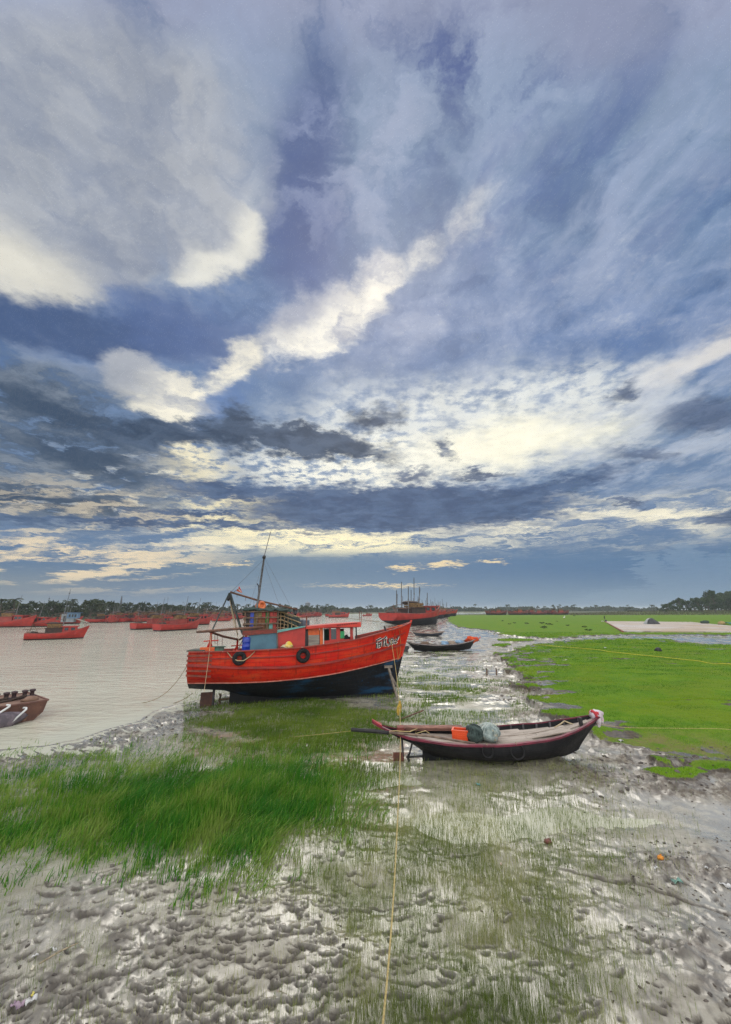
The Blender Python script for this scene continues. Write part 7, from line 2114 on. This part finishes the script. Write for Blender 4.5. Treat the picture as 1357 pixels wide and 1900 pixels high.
m_ = MB(); c_ = at(742, 1312, 16.2); m_.blob((0, 0, 0), (0.06, 0.06, 0.20), 81, 0.3, 3, 12); m_.blob((-0.06, 0, -0.12), (0.05, 0.04, 0.16), 82, 0.3, 3, 10); kn = m_.build('weed_tuft', pmat('yellow weed', (0.50, 0.34, 0.05), (0.36, 0.22, 0.04), 14, 0.9), main); kn.location = c_
s0 = TM @ TF.P(352, 1230, 1.6)
rope('anchor_line', [s0, at(330, 1262, 19.6), at(302, 1290, 19.8), gp(272, 1303, 0.05), gp(238, 1306, -0.02)], 0.014, pmat('old rope', (0.30, 0.24, 0.14), (0.20, 0.15, 0.09), 20, 0.9), 'slack anchor line from the big trawler stern into the river')
s0 = TM @ TF.P(357, 1290, 1.0)
rope('anchor_line', [s0, gp(338, 1299, 0.10), gp(322, 1305, 0.03)], 0.014, MATS['old rope'], 'short lower line from under the big trawler stern to the water edge')
s0 = TM @ TF.P(391, 1180, 1.3)
rope('hanging_line', [s0, TM @ TF.P(386, 1230, 1.85), TM @ TF.P(378, 1290, 1.85)], 0.012, ROPE, 'thin line hanging down the stern quarter of the big trawler')
def on_turf(px, py, up=0.07):
    q_ = gp(px, py, BZ + 0.1); return (q_.x, q_.y, max(hat(q_.x, q_.y), hat(q_.x + 0.2, q_.y), hat(q_.x, q_.y + 0.3)) + up)
rope('turf_rope', [gp(985, 1197, 0.35)] + [on_turf(985 + 24.0 * i_, 1196.5 + 2.55 * i_ - (1.2 if i_ < 6 else 0)) for i_ in range(1, 22)], 0.028, pmat('bright yellow rope', (0.55, 0.52, 0.03), (0.42, 0.38, 0.03), 10, 0.7), 'bright yellow rope lying across the near turf')
bt_ = Matrix.Translation((SF.O.x, SF.O.y, 0)) @ Matrix.Rotation(R(1.5), 4, 'Z') @ Vector((SL - 0.2, -0.12, s_sheer(SL) - 0.2))
rope('bow_mooring', [bt_, at(1160, 1350, 13.6), at(1260, 1351.5, 13.9), at(1357, 1354, 14.2), gp(1460, 1372, BZ + 0.05)], 0.006, YROPE, 'thin line from the bow cloth of the open boat out over the turf')
st_ = Matrix.Translation((SF.O.x, SF.O.y, 0)) @ Matrix.Rotation(R(1.5), 4, 'Z') @ SF.P(655, 1356, 0.15)
rope('stern_line', [st_, at(620, 1360, 13.5), at(580, 1364, 13.8), gp(540, 1368, 0.12)], 0.006, YROPE, 'thin line from the steering oar of the open boat to the left')
rope('mooring_line', [at(640, 1147, 190), at(690, 1152, 150), at(736, 1159.5, 112)], 0.10, pmat('old rope', (0.30, 0.24, 0.14), (0.20, 0.15, 0.09), 20, 0.9), 'brown line stretched over the river to the nearest aground trawler')
# ------------------------------------------------------------------ clods and shells lying about, too many to count
def clods():
    V, F, T = [], [], []; nv = 0; r_ = random.Random(9)
    def fld(n, x0, x1, y0, y1, s0, s1):
        nonlocal nv
        for _ in range(n):
            px, py = r_.uniform(x0, x1), r_.uniform(y0, y1); p = gp(px, py, 0.03); s = r_.uniform(s0, s1) * (r_.random() ** 0.7 + 0.3)
            z = hat(p.x, p.y)
            if z < -0.03: continue
            an = r_.uniform(0, 6.28); ca, sa = math.cos(an), math.sin(an)
            ring = []
            for lev, (rz, rr_) in enumerate(((-0.3, 1.0), (0.25, 0.95), (0.62, 0.55))):
                for k_ in range(7):
                    a = k_ * 0.8976; rad = s * rr_ * r_.uniform(0.7, 1.25)
                    lx, ly = rad * math.cos(a) * 1.35, rad * math.sin(a) * 0.8
                    ring.append((p.x + lx * ca - ly * sa, p.y + lx * sa + ly * ca, z + rz * s * r_.uniform(0.6, 1.1)))
            V.extend(ring + [(p.x, p.y, z + 0.72 * s)])
            for lev in range(2):
                for k_ in range(7):
                    F.append((nv + lev * 7 + k_, nv + lev * 7 + (k_ + 1) % 7, nv + lev * 7 + 7 + (k_ + 1) % 7, nv + lev * 7 + 7 + k_))
            for k_ in range(7): F.append((nv + 14 + k_, nv + 14 + (k_ + 1) % 7, nv + 21, nv + 21))
            nv += 22
    fld(170, 1170, 1420, 1560, 1680, 0.006, 0.028); fld(90, 1120, 1420, 1700, 1960, 0.005, 0.024); fld(90, 850, 1400, 1470, 1580, 0.006, 0.024); fld(70, 880, 1110, 1560, 1700, 0.006, 0.020)
    fld(160, 890, 1010, 1230, 1310, 0.02, 0.07); fld(150, 1060, 1357, 1400, 1480, 0.015, 0.06); fld(200, -60, 700, 1680, 1960, 0.006, 0.022); fld(160, 150, 420, 1300, 1380, 0.02, 0.05)
    m_ = MB(); m_.v = V; m_.f = [f if f[2] != f[3] else f[:3] for f in F]; m_.mi = [0] * len(F); m_.sm = [True] * len(F)
    o = m_.build('mud_clods', pmat('dark wet clod', (0.115, 0.092, 0.072), (0.045, 0.036, 0.030), 5, 0.5, 0.5, 60)); tag(o, kind='stuff', group='clods on the mud')
clods()
# ------------------------------------------------------------------ the damp air
HAZE_D = 0.00025
mh = bpy.data.materials.new('haze'); mh.use_nodes = True; th_ = mh.node_tree; th_.nodes.clear()
v_ = th_.nodes.new('ShaderNodeVolumePrincipled'); v_.inputs['Color'].default_value = (0.80, 0.88, 0.96, 1); v_.inputs['Density'].default_value = HAZE_D; v_.inputs['Anisotropy'].default_value = 0.2
ot = th_.nodes.new('ShaderNodeOutputMaterial'); th_.links.new(v_.outputs[0], ot.inputs['Volume'])
m_ = MB(); m_.box((0, 4000, 9.0), (26000, 26000, 24.0)); hz = m_.build('haze', mh); tag(hz, kind='stuff')
